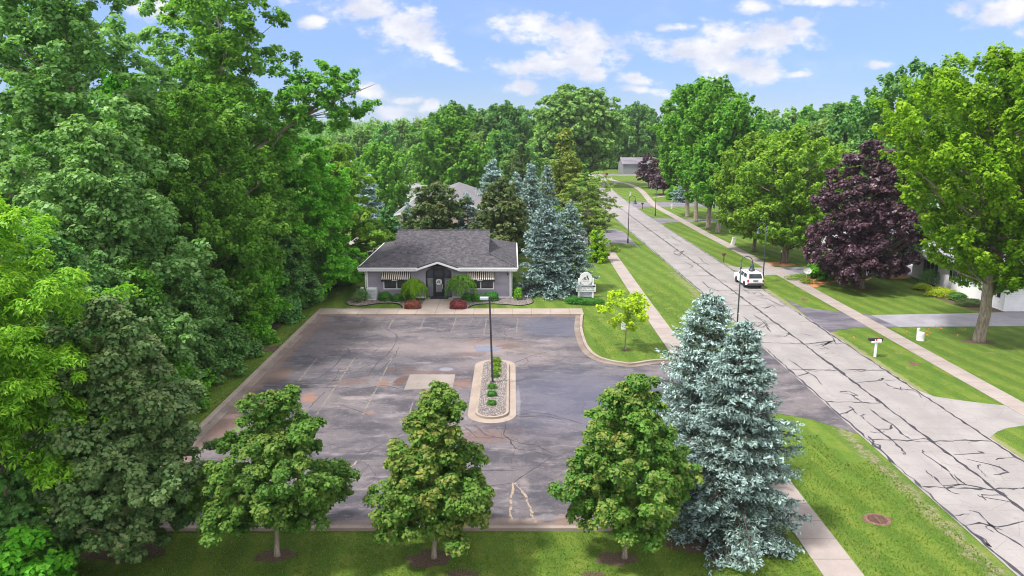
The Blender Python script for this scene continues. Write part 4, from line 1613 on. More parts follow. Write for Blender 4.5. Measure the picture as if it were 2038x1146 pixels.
mb.sheet(smooth_path(gp([(1822, 574), (1850, 588), (1890, 603), (1935, 617), (1968, 619), (2000, 620), (1960, 606), (1925, 596), (1880, 576), (1850, 566), (1830, 566)]), 3), .009)
tag(mb.build('mulch_bed', M['soil']), kind='structure')


# ------------------------------------------------------------------ the salon building
def awning_mat():
    m, t, b = base('striped_canvas', 0.85, 0.2)
    g = t.new('ShaderNodeTexCoord').outputs['Object']
    X, Y, Z = t.sep(g)
    fr = t.math('FRACT', t.math('DIVIDE', X, 0.205))
    st = t.math('GREATER_THAN', fr, 0.5)
    t.put(b.inputs['Base Color'], t.mix(st, (0.62, 0.56, 0.50), (0.035, 0.03, 0.035)))
    return m


M['awning'] = awning_mat()
house = thing('office_building', 'single-storey lavender-sided building with dark grey shingle roof and arched black entrance', 'building', (-7.25, 73.0, 0))
HW = 7.12
arch = []
for k in range(0, 13):
    a = PI - PI * k / 12
    arch.append((1.28 * math.cos(a), 2.55 + .58 * math.sin(a)))
mb = MB()
poly = [(-HW, 0), (-1.28, 0)] + arch + [(1.28, 0), (HW, 0), (HW, 2.95), (2.0, 2.95), (0, 3.62), (-2.0, 2.95), (-HW, 2.95)]
mb.slab_y(poly, 0.0, 0.18)
mb.box(-HW, -HW + .18, .18, 14.4, 0, 2.95)
mb.box(HW - .18, HW, .18, 14.4, 0, 2.95)
mb.box(-HW, HW, 14.4, 14.58, 0, 2.95)
mb.build('wall', M['siding'], house)
mb = MB()
mb.box(-HW - .03, -HW + .12, -.03, 0.0, .0, 2.95)
mb.box(HW - .12, HW + .03, -.03, 0.0, .0, 2.95)
mb.box(-HW - .03, -HW, 0, .14, .0, 2.95)
mb.box(HW, HW + .03, 0, .14, .0, 2.95)
mb.box(-HW + .12, -1.30, -.025, 0.0, 0.02, .17)
mb.box(1.30, HW - .12, -.025, 0.0, 0.02, .17)
mb.each('corner_trim', M['white'], house)
EZ = 3.23
ro = MB()
k = .327
yb = 15.05
A = (4.75, 2.25, EZ + 3 * k)
D = (-4.75, 2.25, EZ + 3 * k)
Ab = (4.75, yb - 3, EZ + 3 * k)
Db = (-4.75, yb - 3, EZ + 3 * k)
B = (4.9, 7.15, EZ + 7.9 * k)
Cc = (-4.9, 7.15, EZ + 7.9 * k)
EL, ER, BR, BL = (-7.75, -.75, EZ), (7.75, -.75, EZ), (7.75, yb, EZ), (-7.75, yb, EZ)
A2, D2 = (4.9, 2.25, EZ + 3 * k), (-4.9, 2.25, EZ + 3 * k)
Ab2, Db2 = (4.9, yb - 3, EZ + 3 * k), (-4.9, yb - 3, EZ + 3 * k)
ro.add([EL, ER, A, B, Cc, D], [(0, 1, 2, 3, 4, 5)])
ro.add([A, A2, B], [(0, 1, 2)])
ro.add([D, D2, Cc], [(0, 2, 1)])
ro.add([BR, BL, Db, Cc, B, Ab], [(0, 1, 2, 3, 4, 5)])
ro.add([ER, BR, Ab, A], [(0, 1, 2, 3)])
ro.add([BL, EL, D, Db], [(0, 1, 2, 3)])
roof = ro.build('roof', M['roof'], house)
mb = MB()
mb.add([A, Ab, (4.75, 7.15, EZ + 7.9 * k - .02)], [(0, 1, 2)])
mb.add([D, Db, (-4.75, 7.15, EZ + 7.9 * k - .02)], [(0, 2, 1)])
mb.each('gable', M['siding'], house)
# ridge and hip caps
mb = MB()
up = Vector((0, 0, .02))
for a_, b_ in ((Vector(B) + up, Vector(Cc) + up), (Vector(ER) + up, Vector(A) + up), (Vector(EL) + up, Vector(D) + up)):
    mb.tube([a_, b_], .075, 6)
mb.each('ridge_cap', M['roof'], roof)
mb = MB()
sg = 3.90
for sx in (-1, 1):
    fs = [(0, 1, 2)] if sx < 0 else [(0, 2, 1)]
    mb.add([(sx * 2.05, -.86, EZ + .02), (0, -.86, sg), (0, 1.35, sg + .01)], fs)
    mb.add([(sx * 2.05, -.86, EZ - .02), (0, -.86, sg - .05), (0, 1.35, sg - .04)], fs)
mb.build('porch_roof', M['roof'], house)
mb = MB()
for sx in (-1, 1):
    mb.slab_y([(sx * 2.12, EZ - .10), (0, sg - .05), (0, sg - .25), (sx * 2.12, EZ - .30)][::sx], -.93, -.86)
mb.each('rake_board', M['white'], house)
mb = MB()
for x0, x1 in ((-7.80, -2.02), (2.02, 7.80)):
    mb.box(x0, x1, -.87, -.75, EZ - .15, EZ - .01)
    mb.box(x0 + (.04 if x0 < -3 else 0), x1 - (.04 if x1 > 3 else 0), -.78, -.72, EZ - .36, EZ - .152)
    mb.box(max(x0, -7.7), min(x1, 7.7), -.72, 0.0, EZ - .33, EZ - .30)
mb.box(7.74, 7.86, -.75, yb, EZ - .15, EZ - .01)
mb.box(-7.86, -7.74, -.75, yb, EZ - .15, EZ - .01)
mb.box(7.14, 7.74, 0, yb, EZ - .33, EZ - .30)
mb.box(-7.74, -7.14, 0, yb, EZ - .33, EZ - .30)
mb.each('gutter', M['white'], house)
mb = MB()
mb.tube([(7.80, -.80, EZ - .15), (7.55, -.4, EZ - .42), (7.24, -.06, EZ - .50), (7.22, -.06, .2), (7.3, -.25, .06)], .045, 6)
mb.tube([(-7.80, -.80, EZ - .15), (-7.55, -.4, EZ - .42), (-7.24, -.06, EZ - .50), (-7.22, -.06, .2), (-7.3, -.25, .06)], .045, 6)
mb.each('downspout', M['white'], house)
# soffit under the porch gable
mb = MB()
mb.quad((-2.0, -.86, EZ - .31), (0, -.86, sg - .27), (0, 0, sg - .27), (-2.0, 0, EZ - .31))
mb.quad((2.0, 0, EZ - .31), (0, 0, sg - .27), (0, -.86, sg - .27), (2.0, -.86, EZ - .31))
mb.each('soffit', M['white'], house)
# entrance: arched black screen with sidelights and a door
ent = MB()
inner = [(x * .90, 2.55 + (z - 2.55) * .80) for x, z in arch]
outer = [(-1.28, 0)] + arch + [(1.28, 0)]
inn = [(-1.14, 0)] + inner + [(1.14, 0)]
for i in range(len(outer) - 1):
    a_, b_, c_, d_ = outer[i], outer[i + 1], inn[i + 1], inn[i]
    ent.slab_y([a_, b_, c_, d_], .02, .30)
ent.box(-.56, -.44, .10, .26, 0, 2.86)
ent.box(.44, .56, .10, .26, 0, 2.86)
ent.box(-1.14, -.56, .12, .24, 2.04, 2.14)
ent.box(.56, 1.14, .12, .24, 2.04, 2.14)
ent.box(-.44, .44, .11, .25, 2.06, 2.17)
ent.box(-1.14, -.56, .12, .24, 0, .14)
ent.box(.56, 1.14, .12, .24, 0, .14)
tr = []
for q in range(9):
    a = PI - PI * q / 8
    tr.append((.44 * math.cos(a), 2.62 + .22 * math.sin(a)))
for i in range(8):
    ent.slab_y([tr[i], tr[i + 1], (tr[i + 1][0] * 1.25, 2.62 + (tr[i + 1][1] - 2.62) * 1.5), (tr[i][0] * 1.25, 2.62 + (tr[i][1] - 2.62) * 1.5)], .11, .25)
ent = ent.build('entrance_frame', M['black'], house)
mb = MB()
mb.slab_y([(-1.14, 2.14)] + inner + [(1.14, 2.14)], .19, .21)
mb.build('transom', M['glass'], ent)
for sx in (-1, 1):
    mb = MB()
    mb.box(min(sx * .56, sx * 1.14), max(sx * .56, sx * 1.14), .18, .20, .14, 2.04)
    mb.build('sidelight', M['glass_pale'], ent)
text('door_number', '1112', .16, (.85, .165, 1.78), M['white'], ent)
door = MB()
door.box(-.44, -.30, .12, .20, .03, 2.05)
door.box(.30, .44, .12, .20, .03, 2.05)
door.box(-.30, .30, .12, .20, 1.92, 2.05)
door.box(-.30, .30, .12, .20, .03, .62)
for q in range(4):
    door.box(-.28, .28, .10, .118, .10 + q * .12, .17 + q * .12)
door = door.build('door', M['black'], house)
mb = MB()
mb.box(-.30, .30, .15, .17, .62, 1.92)
mb.build('door_glass', M['glass_pale'], door)
mb = MB()
mb.add([(.31 * math.cos(2 * PI * q / 28), .142, 1.62 + .31 * math.sin(2 * PI * q / 28)) for q in range(28)], [tuple(range(28))])
mb.build('round_emblem', M['white_metal'], door)


def emblem(parent, cx, cz, y, s):
    """slanting letter stroke with serif foot, and a small sprig to its left"""
    mb = MB()
    mb.slab_y([(cx - .02 * s, cz + .46 * s), (cx + .04 * s, cz + .46 * s), (cx + .34 * s, cz - .22 * s), (cx + .40 * s, cz - .28 * s), (cx + .06 * s, cz - .28 * s), (cx + .14 * s, cz - .22 * s), (cx - .09 * s, cz + .30 * s)], y - .004, y)
    for dx, dz, w_, h_, r_ in ((-.50, -.12, .17, .05, .35), (-.62, -.20, .14, .05, .4), (-.30, .08, .20, .045, 0), (-.26, -.08, .12, .05, .8), (-.36, -.20, .10, .06, .8), (-.18, -.24, .12, .10, -.6), (-.42, -.02, .10, .04, .5)):
        c_, s_ = math.cos(r_), math.sin(r_)
        q = [(-w_, -h_ * .5), (w_, -h_), (w_, h_), (-w_, h_ * .5)]
        mb.slab_y([(cx + (dx + (a * c_ - b * s_)) * s, cz + (dz + (a * s_ + b * c_)) * s) for a, b in q], y - .004, y)
    return mb.build('emblem_mark', M['navy'], parent)


emblem(door, 0.0, 1.64, .139, .38)
mb = MB()
mb.tube([(.345, .08, .95), (.345, .08, 1.40)], .022, 6)
mb.box(.335, .355, .08, .12, .98, 1.01)
mb.box(.335, .355, .08, .12, 1.34, 1.37)
mb.build('door_handle', M['white_metal'], door)


def win(x0, x1, z0, z1, parent, mull=True):
    f = MB()
    t = .10
    f.box(x0, x1, -.05, 0.0, z0 - .02, z0 + t)
    f.box(x0, x1, -.05, 0.0, z1 - t, z1)
    f.box(x0, x0 + t, -.05, 0.0, z0 + t, z1 - t)
    f.box(x1 - t, x1, -.05, 0.0, z0 + t, z1 - t)
    if mull:
        c = (x0 + x1) / 2
        f.box(c - t * .55, c + t * .55, -.045, 0.0, z0 + t, z1 - t)
    f = f.build('window', M['white'], parent)
    g = MB()
    g.box(x0 + .05, x1 - .05, -.018, -.008, z0 + .05, z1 - .05)
    g.build('pane', M['glass'], f)
    return f


for (c, nm) in ((-4.17, 0), (4.15, 1)):
    win(c - 1.32, c + 1.32, .92, 2.42, house)
    aw = MB()
    aw.slab_x([(-.02, 2.76), (-.78, 2.06), (-.78, 2.03), (-.02, 2.72)], c - 1.40, c + 1.40)
    aw = aw.build('awning', M['awning'], house)
    mb = MB()
    mb.box(c - 1.42, c + 1.42, -.80, -.78, 1.84, 2.06)
    for sx in (-1, 1):
        x = c + sx * 1.41
        mb.add([(x, -.02, 2.74), (x, -.78, 2.05), (x, -.78, 1.86), (x, -.02, 1.86)], [(0, 1, 2, 3)])
    mb.build('valance', M['mat_black'], aw)
    mb = MB()
    q = []
    for i in range(26):
        u = i / 25
        q.append((c - .28 + .5 * u, -.815, 1.96 + .055 * math.sin(u * 15) * (1 - .5 * u) + (.07 if i in (2, 3) else 0)))
    mb.tube(q, .014, 4)
    mb.tube([(c - .33, -.815, 1.89), (c - .25, -.815, 2.10), (c - .20, -.815, 1.93)], .018, 4)
    mb.build('script_mark', M['white_metal'], aw)
mb = MB()
mb.lathe([(.06, 0), (.06, .05), (.09, .06)], 10)
v = mb.build('wall_vent', M['white_metal'], house)
v.location = (-1.9, 0, .47)
v.rotation_euler = (PI / 2, 0, 0)
mb = MB()
mb.tube([(6.85, -.02, 2.55), (6.85, -.14, 2.52)], .03, 6)
mb.tube([(6.85, -.10, 2.52), (6.80, -.22, 2.42)], .055, 8)
mb.build('flood_light', M['pole'], house)
# door mat
mb = MB()
mb.box(-8.05, -6.25, 71.95, 72.75, .148, .165, .01)
tag(mb.build('door_mat', M['mat_black']), 'black rubber mat lying before the arched entrance door', 'door mat')
mb = MB()
mb.box(-8.03, -6.48, 72.76, 72.97, .0, .20)
tag(mb.build('door_step', M['black']), 'low black step under the entrance door of the lavender building', 'step')
# air-conditioning unit by the left corner
ac = thing('utility_unit', 'pale louvred utility cabinet beside the left corner of the lavender building', 'utility cabinet', (-13.75, 72.25, 0), 0)
mb = MB()
mb.box(-.48, .48, -.42, .42, .10, 1.22, .03)
mb.build('cabinet', M['white_metal'], ac)
mb = MB()
for q in range(11):
    mb.box(-.43 + q * .082, -.39 + q * .082, -.445, -.42, .2, 1.14)
for q in range(7):
    mb.box(-.45, .45, -.44, -.42, .22 + q * .14, .245 + q * .14)
mb.build('louvres', M['sign_grey'], ac)
mb = MB()
mb.box(-.58, .58, -.52, .52, .0, .10)
mb.build('base', M['kerb'], ac)
mt = thing('electric_meter', 'small grey meter box standing left of the louvred cabinet', 'meter box', (-14.75, 72.4, 0), 0)
mb = MB()
mb.box(-.16, .16, -.12, .12, .55, 1.25, .02)
mb.build('box', M['white_metal'], mt)
mb = MB()
mb.tube([(0, -.12, 1.02), (0, -.2, 1.02)], .1, 12)
mb.build('dial', M['glass_pale'], mt)
mb = MB()
mb.tube([(0, 0, 0), (0, 0, .6)], .04, 6)
mb.build('post', M['white_metal'], mt)


# ------------------------------------------------------------------ monument sign
sx_, sy_ = G(1165.5, 592)
sg_ = thing('monument_sign', 'white and grey roadside sign with round lettered disc and message board', 'sign', (sx_, sy_, 0))
SS = 1 / ppm(sy_)
mb = MB()
for x in (-.70, .70):
    mb.box(x - .085, x + .085, -.09, .09, 0, 1.95)
mb.each('post', M['white'], sg_)
mb = MB()
mb.box(-.615, .615, -.05, .05, .10, .62)
mb.box(-.615, .615, -.05, .05, 1.28, 1.75)
mb.each('panel', M['sign_grey'], sg_)
text('street_number', '1112', .17, (0, -.056, .48), M['white_metal'], sg_, bold=.004)
disc = MB()
disc.add([(.64 * math.cos(2 * PI * q / 40), .10 * s - .02, 1.93 + .64 * math.sin(2 * PI * q / 40)) for s in (-1, 1) for q in range(40)],
         [tuple(range(39, -1, -1))[::-1], tuple(range(79, 39, -1))] + [(q, (q + 1) % 40, 40 + (q + 1) % 40, 40 + q) for q in range(40)])
disc = disc.build('disc', M['white_metal'], sg_)
emblem(disc, .08, 2.02, -.121, .62)
text('disc_lettering', 'S A L O N', .13, (0, -.125, 1.70), M['navy'], disc)
bd = MB()
bd.box(-.98, .98, -.14, .14, .62, 1.30, .01)
bd = bd.build('message_board', M['white'], sg_)
mb = MB()
mb.box(-.93, .93, -.15, -.141, 1.10, 1.27)
mb.build('dark_strip', M['navy'], bd)
text('strip_lettering', 'HAIR  NAILS  SKIN  SPA', .13, (0, -.156, 1.185), M['white_metal'], bd)
text('board_lettering', 'COME  JOIN  OUR  TEAM', .145, (0, -.145, 1.00), M['navy'], bd, bold=.003)
text('board_lettering', 'BOOTH RENTAL AVAILABLE', .135, (0, -.145, .79), M['navy'], bd, bold=.003)

# plants in front of the sign
for i, (px, py, rx, hh, lab) in enumerate([(1144, 604, .95, .85, 'leafy green clump of lilies at the left foot of the round-topped sign'), (1178, 606, 1.35, .75, 'wide dark green clump at the right foot of the round-topped sign')]):
    x, y = G(px, py)
    shrub('lily_clump', lab, x, y, rx, hh, 'box', 60 + i, 'plant', 'clumps at the foot of the sign', n=2200, ln=.26, wd=.035, ry=.6, loose=.3, spiky=1.1)


# ------------------------------------------------------------------ plants by the building
BX = [(768, 596, .68, 1.0, 'large clipped green ball shrub under the left end of the left window', 'box'), (791, 599, .60, .78, 'clipped green box shrub, second from the left under the left window', 'box'),
      (817, 596, .55, .82, 'dark clipped shrub behind the left umbrella tree', 'box'), (931.5, 596, .60, .80, 'dark clipped shrub behind the right umbrella tree', 'box'),
      (951, 599.5, .58, .85, 'clipped green box shrub under the right window, next to the right umbrella tree', 'box'), (978, 597, .74, .98, 'rounded green shrub under the right end of the right window', 'box')]
for i, (px, py, rx, hh, lab, lf) in enumerate(BX):
    x, y = G(px, py)
    y = min(y, 72.0)
    shrub('clipped_shrub', lab, x, y, rx, hh, lf, 70 + i, group='clipped green shrubs along the building front', n=4200, ln=.085, wd=.065, loose=.05, power=.6)
for i, (px, py, rx, hh, lab) in enumerate([(821.5, 615, .80, .98, 'dark red barberry mound left of the entrance walk'), (912.5, 615, .82, 1.0, 'dark red barberry mound right of the entrance walk')]):
    x, y = G(px, py)
    shrub('barberry', lab, x, y, rx, hh, 'red', 80 + i, group='red barberries beside the entrance walk', n=5200, ln=.09, wd=.05, loose=.12, power=.75)


def umbrella_tree(px, py, R_c, H_, leaf, lab, seed):
    x, y = G(px, py)
    R = np.random.RandomState(seed)
    root = thing('weeping_tree', lab, 'weeping tree', (x, y, 0), 0, 'small umbrella-shaped trees flanking the entrance')
    n = 4800
    a = R.rand(n) * 2 * PI
    rr = R_c * np.sqrt(R.rand(n)) * (1 + .10 * np.sin(a * 5 + seed) + .07 * np.sin(a * 11))
    layer = R.rand(n) ** 2
    zt = H_ - .62 * H_ * .5 * (rr / R_c) ** 2.2 - layer * .55 * (0.35 + rr / R_c)
    C = np.stack([rr * np.cos(a), rr * np.sin(a), zt + .10 * np.sin(a * 9 + rr * 5) - .25 * (rr / R_c) ** 3 * (1 + np.sin(a * 13)) + .07 * R.randn(n)], 1)
    d = np.stack([np.cos(a), np.sin(a), -1.1 * rr / R_c - .1], 1)
    A_ = nrm(d + R.randn(n, 3) * .35)
    N_ = nrm(np.stack([np.cos(a) * rr / R_c, np.sin(a) * rr / R_c, np.full(n, .8)], 1) + R.randn(n, 3) * .4)
    s = .7 + .6 * R.rand(n)
    V = leaves(R, C, N_, A_, .17 * s, .055 * s, .2)
    obj_of(quads_mesh('crown', V, L[leaf], np.clip(R.rand(n) * .7 + .3 * (np.sin(a * 7) > 0), 0, 1), R.rand(n) ** 2 * .8 * (layer < .2)), 'crown', root)
    mb = MB()
    mb.tube([(0, 0, -.1), (.02, 0, .5), (-.02, 0, H_ * .66), (0, 0, H_ * .85)], [.08, .055, .05, .03], 7)
    for k in range(9):
        t = 2 * PI * k / 9
        mb.tube([(0, 0, H_ * .7), (math.cos(t) * R_c * .4, math.sin(t) * R_c * .4, H_ * .9), (math.cos(t) * R_c * .8, math.sin(t) * R_c * .8, H_ * .72)], [.03, .02, .008], 4)
    mb.build('trunk', M['bark'], root, True)


umbrella_tree(824, 599, 1.28, 2.10, 'bright', 'yellow-green umbrella-shaped weeping tree left of the arched entrance', 90)
umbrella_tree(918, 599, 1.50, 2.50, 'green2', 'mid-green umbrella-shaped weeping tree right of the arched entrance', 91)
x, y = G(1031, 597)
shrub('leafy_shrub', 'small loose green shrub in the gravel off the right corner of the building', x, y, .45, 1.5, 'green', 95, n=900, ln=.13, wd=.08, loose=.35)
x, y = G(1020, 590)
shrub('leafy_shrub', 'thin green bush close to the right wall corner of the building', x, y + 1, .6, 2.3, 'dark', 96, n=1100, ln=.15, wd=.1, loose=.4)
x, y = G(722, 598)
shrub('leafy_shrub', 'dark bush standing left of the louvred cabinet at the wood edge', x, y, .9, 1.5, 'dark', 97, n=1400, ln=.13, wd=.09, loose=.4)
x, y = G(719, 600)
shrub('leafy_shrub', 'sparse twiggy grey-green bush in the left gravel bed', x - .3, y - .4, .6, 1.1, 'maple_dull', 98, n=500, ln=.11, wd=.08, loose=.5)


# ------------------------------------------------------------------ other buildings
def building(name, label, cat, x0, x1, y0, y1, hw, rise, wall, roofm, ridge='y', hip=False, over=.5, wins=(), z0=0, trim='white'):
    cx, cy = (x0 + x1) / 2, (y0 + y1) / 2
    root = thing(name, label, cat, (cx, cy, z0))
    a, b = (x1 - x0) / 2, (y1 - y0) / 2
    mb = MB()
    mb.box(-a, a, -b, b, 0, hw)
    if not hip:
        rz_ = hw + rise * (a if ridge == 'y' else b) / ((a if ridge == 'y' else b) + over) - .03
        if ridge == 'y':
            mb.slab_y([(-a, hw), (a, hw), (0, rz_)], -b, b)
        else:
            mb.slab_x([(-b, hw), (b, hw), (0, rz_)], -a, a)
    mb.build('wall', M[wall], root)
    A_, B_ = a + over, b + over
    e = hw - .02
    r = MB()
    t = .12
    if ridge == 'y':
        h = A_ if hip else 0
        hh = min(A_, B_ * .95) if hip else 0
        p, q = (0, -B_ + hh, e + rise), (0, B_ - hh, e + rise)
        c0, c1, c2, c3 = (-A_, -B_, e), (A_, -B_, e), (A_, B_, e), (-A_, B_, e)
        for dz in (t, 0):
            s = lambda v: (v[0], v[1], v[2] + dz)
            r.add([s(c1), s(c2), s(q), s(p)], [(0, 1, 2, 3)])
            r.add([s(c3), s(c0), s(p), s(q)], [(0, 1, 2, 3)])
            if hip:
                r.add([s(c0), s(c1), s(p)], [(0, 1, 2)])
                r.add([s(c2), s(c3), s(q)], [(0, 1, 2)])
    else:
        hh = min(B_, A_ * .95) if hip else 0
        p, q = (-A_ + hh, 0, e + rise), (A_ - hh, 0, e + rise)
        c0, c1, c2, c3 = (-A_, -B_, e), (A_, -B_, e), (A_, B_, e), (-A_, B_, e)
        for dz in (t, 0):
            s = lambda v: (v[0], v[1], v[2] + dz)
            r.add([s(c0), s(c1), s(q), s(p)], [(0, 1, 2, 3)])
            r.add([s(c2), s(c3), s(p), s(q)], [(0, 1, 2, 3)])
            if hip:
                r.add([s(c3), s(c0), s(p)], [(0, 1, 2)])
                r.add([s(c1), s(c2), s(q)], [(0, 1, 2)])
    r.build('roof', M[roofm], root)
    f = MB()
    f.box(-A_ - .03, A_ + .03, -B_ - .04, -B_, e - .14, e + t) if (ridge == 'x' or hip) else None
    f.box(-A_ - .04, -A_, -B_, B_, e - .14, e + t) if (ridge == 'y' or hip) else None
    f.box(A_, A_ + .04, -B_, B_, e - .14, e + t) if (ridge == 'y' or hip) else None
    if not hip and ridge == 'y':
        for sx in (-1, 1):
            f.slab_y([(sx * A_, e + t), (0, e + rise + t), (0, e + rise - .12), (sx * A_, e - .14)][::sx], -B_ - .05, -B_)
    f.build('fascia', M[trim], root)
    for (face, u, zz, w_, h_, sh) in wins:
        if face == 's':
            g = lambda u0, u1, z0_, z1_, d0, d1: (u0, u1, -b - d1, -b - d0, z0_, z1_)
        elif face == 'w':
            g = lambda u0, u1, z0_, z1_, d0, d1: (-a - d1, -a - d0, u0, u1, z0_, z1_)
        wf = MB()
        wf.box(*g(u - w_ / 2, u + w_ / 2, zz, zz + h_, .0, .04))
        wf = wf.build('window', M['white'], root)
        pn = MB()
        nn = max(1, round(w_ / .8))
        ww = (w_ - .08 * (nn + 1)) / nn
        for k in range(nn):
            u0 = u - w_ / 2 + .08 + k * (ww + .08)
            pn.box(*g(u0, u0 + ww, zz + .08, zz + h_ - .08, .042, .055))
        pn.build('pane', M['glass'], wf)
        if sh:
            sb = MB()
            sb.box(*g(u - w_ / 2 - .48, u - w_ / 2 - .04, zz, zz + h_, .0, .05))
            sb.box(*g(u + w_ / 2 + .04, u + w_ / 2 + .48, zz, zz + h_, .0, .05))
            sb.each('shutter', M['navy'], wf)
    return root


building('white_house', 'white clapboard house with dark shutters and lilac-grey roof behind the bright green maple', 'house', 45.4, 60, 67.6, 84, 2.75, 2.1, 'white_siding', 'roof_lav', 'y', True, .5,
         [('w', -6.2, 1.15, 1.7, 1.25, True), ('w', -.5, 1.15, 1.7, 1.25, True), ('w', 4.5, .9, 1.7, 1.5, True), ('s', -4.0, 1.0, 1.3, 1.4, True), ('s', 2, 1.0, 1.3, 1.4, True)])
building('white_house', 'two-storey white house half hidden behind the purple maple', 'house', 43.5, 52.6, 94, 106, 5.0, 1.6, 'white_siding', 'roof_brown', 'y', True, .5,
         [('s', 2.6, 3.4, 1.2, 1.1, False), ('s', 2.6, .9, 1.2, 1.3, False), ('s', -2, .9, 1.6, 1.3, False)])
building('house_porch', 'low white front wing with grey gabled roof before the two-storey white house', 'house wing', 42.6, 51.0, 90.5, 93.9, 2.4, 1.3, 'white_siding', 'roof_lav', 'x', False, .4, [('s', 1.5, .9, 1.6, 1.2, False)])
x, y = G(1875, 425)
building('white_garage', 'small white gabled garage with brown roof seen past the bright green maple', 'garage', x - 3.2, x + 3.0, y, y + 7, 2.6, 1.7, 'white_siding', 'roof_brown', 'y', False, .4, [('s', .8, 1.0, 1.0, .9, False)])
bx_, by_ = G(1857, 427)
bn = thing('wheeled_bin', 'dark wheeled refuse bin beside the small white garage', 'bin', (bx_, by_, 0))
mb = MB()
mb.add([(-.36, -.36, .08), (.36, -.36, .08), (.36, .36, .08), (-.36, .36, .08), (-.48, -.48, 1.1), (.48, -.48, 1.1), (.48, .48, 1.1), (-.48, .48, 1.1)], [(0, 3, 2, 1), (4, 5, 6, 7), (0, 1, 5, 4), (1, 2, 6, 5), (2, 3, 7, 6), (3, 0, 4, 7)])
mb.build('body', M['bin'], bn)
mb = MB()
mb.box(-.52, .52, -.54, .5, 1.1, 1.2, .04)
mb.build('lid', M['bin'], bn)
building('tan_building', 'tan gabled building with pale grey shingle roof behind the lavender building', 'building', -16.9, -2.4, 111, 138, 3.7, 2.7, 'tan', 'roof_pale', 'y', False, .6, [('s', -4, 1, 2.0, 1.4, False), ('s', 3, 1, 2.0, 1.4, False)])
x, y = G(826, 405)
building('white_building', 'low flat-looking white building glimpsed left of the tan gabled building', 'building', -25, -17.5, 150, 166, 4.6, .5, 'white', 'drive_pale', 'x', True, .3, [('s', 0, 1.2, 2, 1.4, False)])
building('metal_roofed_building', 'long building with pale blue-green metal roof beyond the columnar tree', 'building', -62, -34, 250, 262, 3.2, 2.4, 'white', 'roof_green', 'x', False, .4, [('s', -6, 1, 2, 1.4, False), ('s', 4, 1, 2, 1.4, False)])
building('pink_roofed_house', 'distant house with pinkish roof showing right of the columnar tree', 'house', -49, -38, 296, 306, 3.2, 2.8, 'tan', 'roof_pink', 'x', True, .5, [('s', 0, 1, 2, 1.4, False)])
building('orange_roofed_house', 'distant house with orange-tan roof between the big round tree and the spruces', 'house', -7.5, 1.5, 236, 246, 3.0, 3.0, 'tan', 'roof_orange', 'x', True, .5, [('s', 0, 1, 2, 1.4, False)])
building('grey_barn', 'weathered grey barn beyond the cross street', 'barn', 38.2, 50, 262.5, 274, 3.3, 1.9, 'grey_wall', 'drive_mid', 'x', False, .3, (), trim='grey_wall')
building('grey_lean_to', 'low grey lean-to shed in front of the weathered grey barn', 'shed', 43.6, 52, 259.6, 262.1, 2.4, .9, 'grey_wall', 'drive_mid', 'x', False, .3, [('s', -1, .8, 1.2, 1.0, False)], trim='grey_wall')
building('brick_house', 'pale house with pinkish roof behind the small purple trees', 'house', 52, 64, 176, 188, 2.7, 2.2, 'tan', 'roof_pink', 'y', True, .5, [('w', 0, 1, 1.6, 1.2, True), ('s', 0, 1, 1.6, 1.2, True)])


# ------------------------------------------------------------------ white SUV
suv = thing('parked_car', 'white boxy sport utility vehicle parked at the right edge of the road', 'car', (25.42, 79.35, 0.022), math.radians(1.5))
def arch_pts(cy, r, n=8):
    return [(cy + r * math.cos(PI * k / n), .34 + r * math.sin(PI * k / n)) for k in range(n + 1)]
lo = [(-2.15, .42)] + arch_pts(-1.30, .40)[::-1] + arch_pts(1.34, .40)[::-1] + [(2.16, .40), (2.22, .62), (2.18, .95), (1.2, 1.06), (-2.10, 1.06), (-2.22, .95), (-2.22, .55)]
mb = MB()
n0 = len(lo)
vs = []
for x_, s_ in ((-.90, 1), (-.86, 1.0), (.86, 1.0), (.90, 1)):
    for (yy_, zz_) in lo:
        ins = .0
        xx = x_
        if abs(x_) > .88: zz2 = min(zz_, 1.0); yy2 = max(min(yy_, 2.14), -2.16)
        else: zz2 = zz_; yy2 = yy_
        vs.append((xx, yy2, zz2))
fs = [tuple(range(n0 - 1, -1, -1)), tuple(range(3 * n0, 4 * n0))]
for r_ in range(3):
    for i in range(n0):
        j = (i + 1) % n0
        fs.append((r_ * n0 + i, r_ * n0 + j, (r_ + 1) * n0 + j, (r_ + 1) * n0 + i))
mb.add(vs, fs)
# greenhouse with rounded roof
def cab(zs, spec):
    vv_ = []
    for (z_, ya, yb_, hx) in spec:
        c_ = .07
        vv_ += [(-hx + c_, ya, z_), (hx - c_, ya, z_), (hx, ya + c_, z_), (hx, yb_ - c_, z_), (hx - c_, yb_, z_), (-hx + c_, yb_, z_), (-hx, yb_ - c_, z_), (-hx, ya + c_, z_)]
    ff = [tuple(range(7, -1, -1)), tuple(range(8 * (len(spec) - 1), 8 * len(spec)))]
    for r2 in range(len(spec) - 1):
        for i in range(8):
            j = (i + 1) % 8
            ff.append((r2 * 8 + i, r2 * 8 + j, r2 * 8 + 8 + j, r2 * 8 + 8 + i))
    return vv_, ff
mb.add(*cab(None, [(1.04, -2.14, 1.10, .87), (1.30, -2.08, .92, .83), (1.58, -1.92, .52, .76), (1.645, -1.80, .38, .70), (1.66, -1.5, .2, .6)]))
body = mb.build('body', M['car'], suv)
mb = MB()
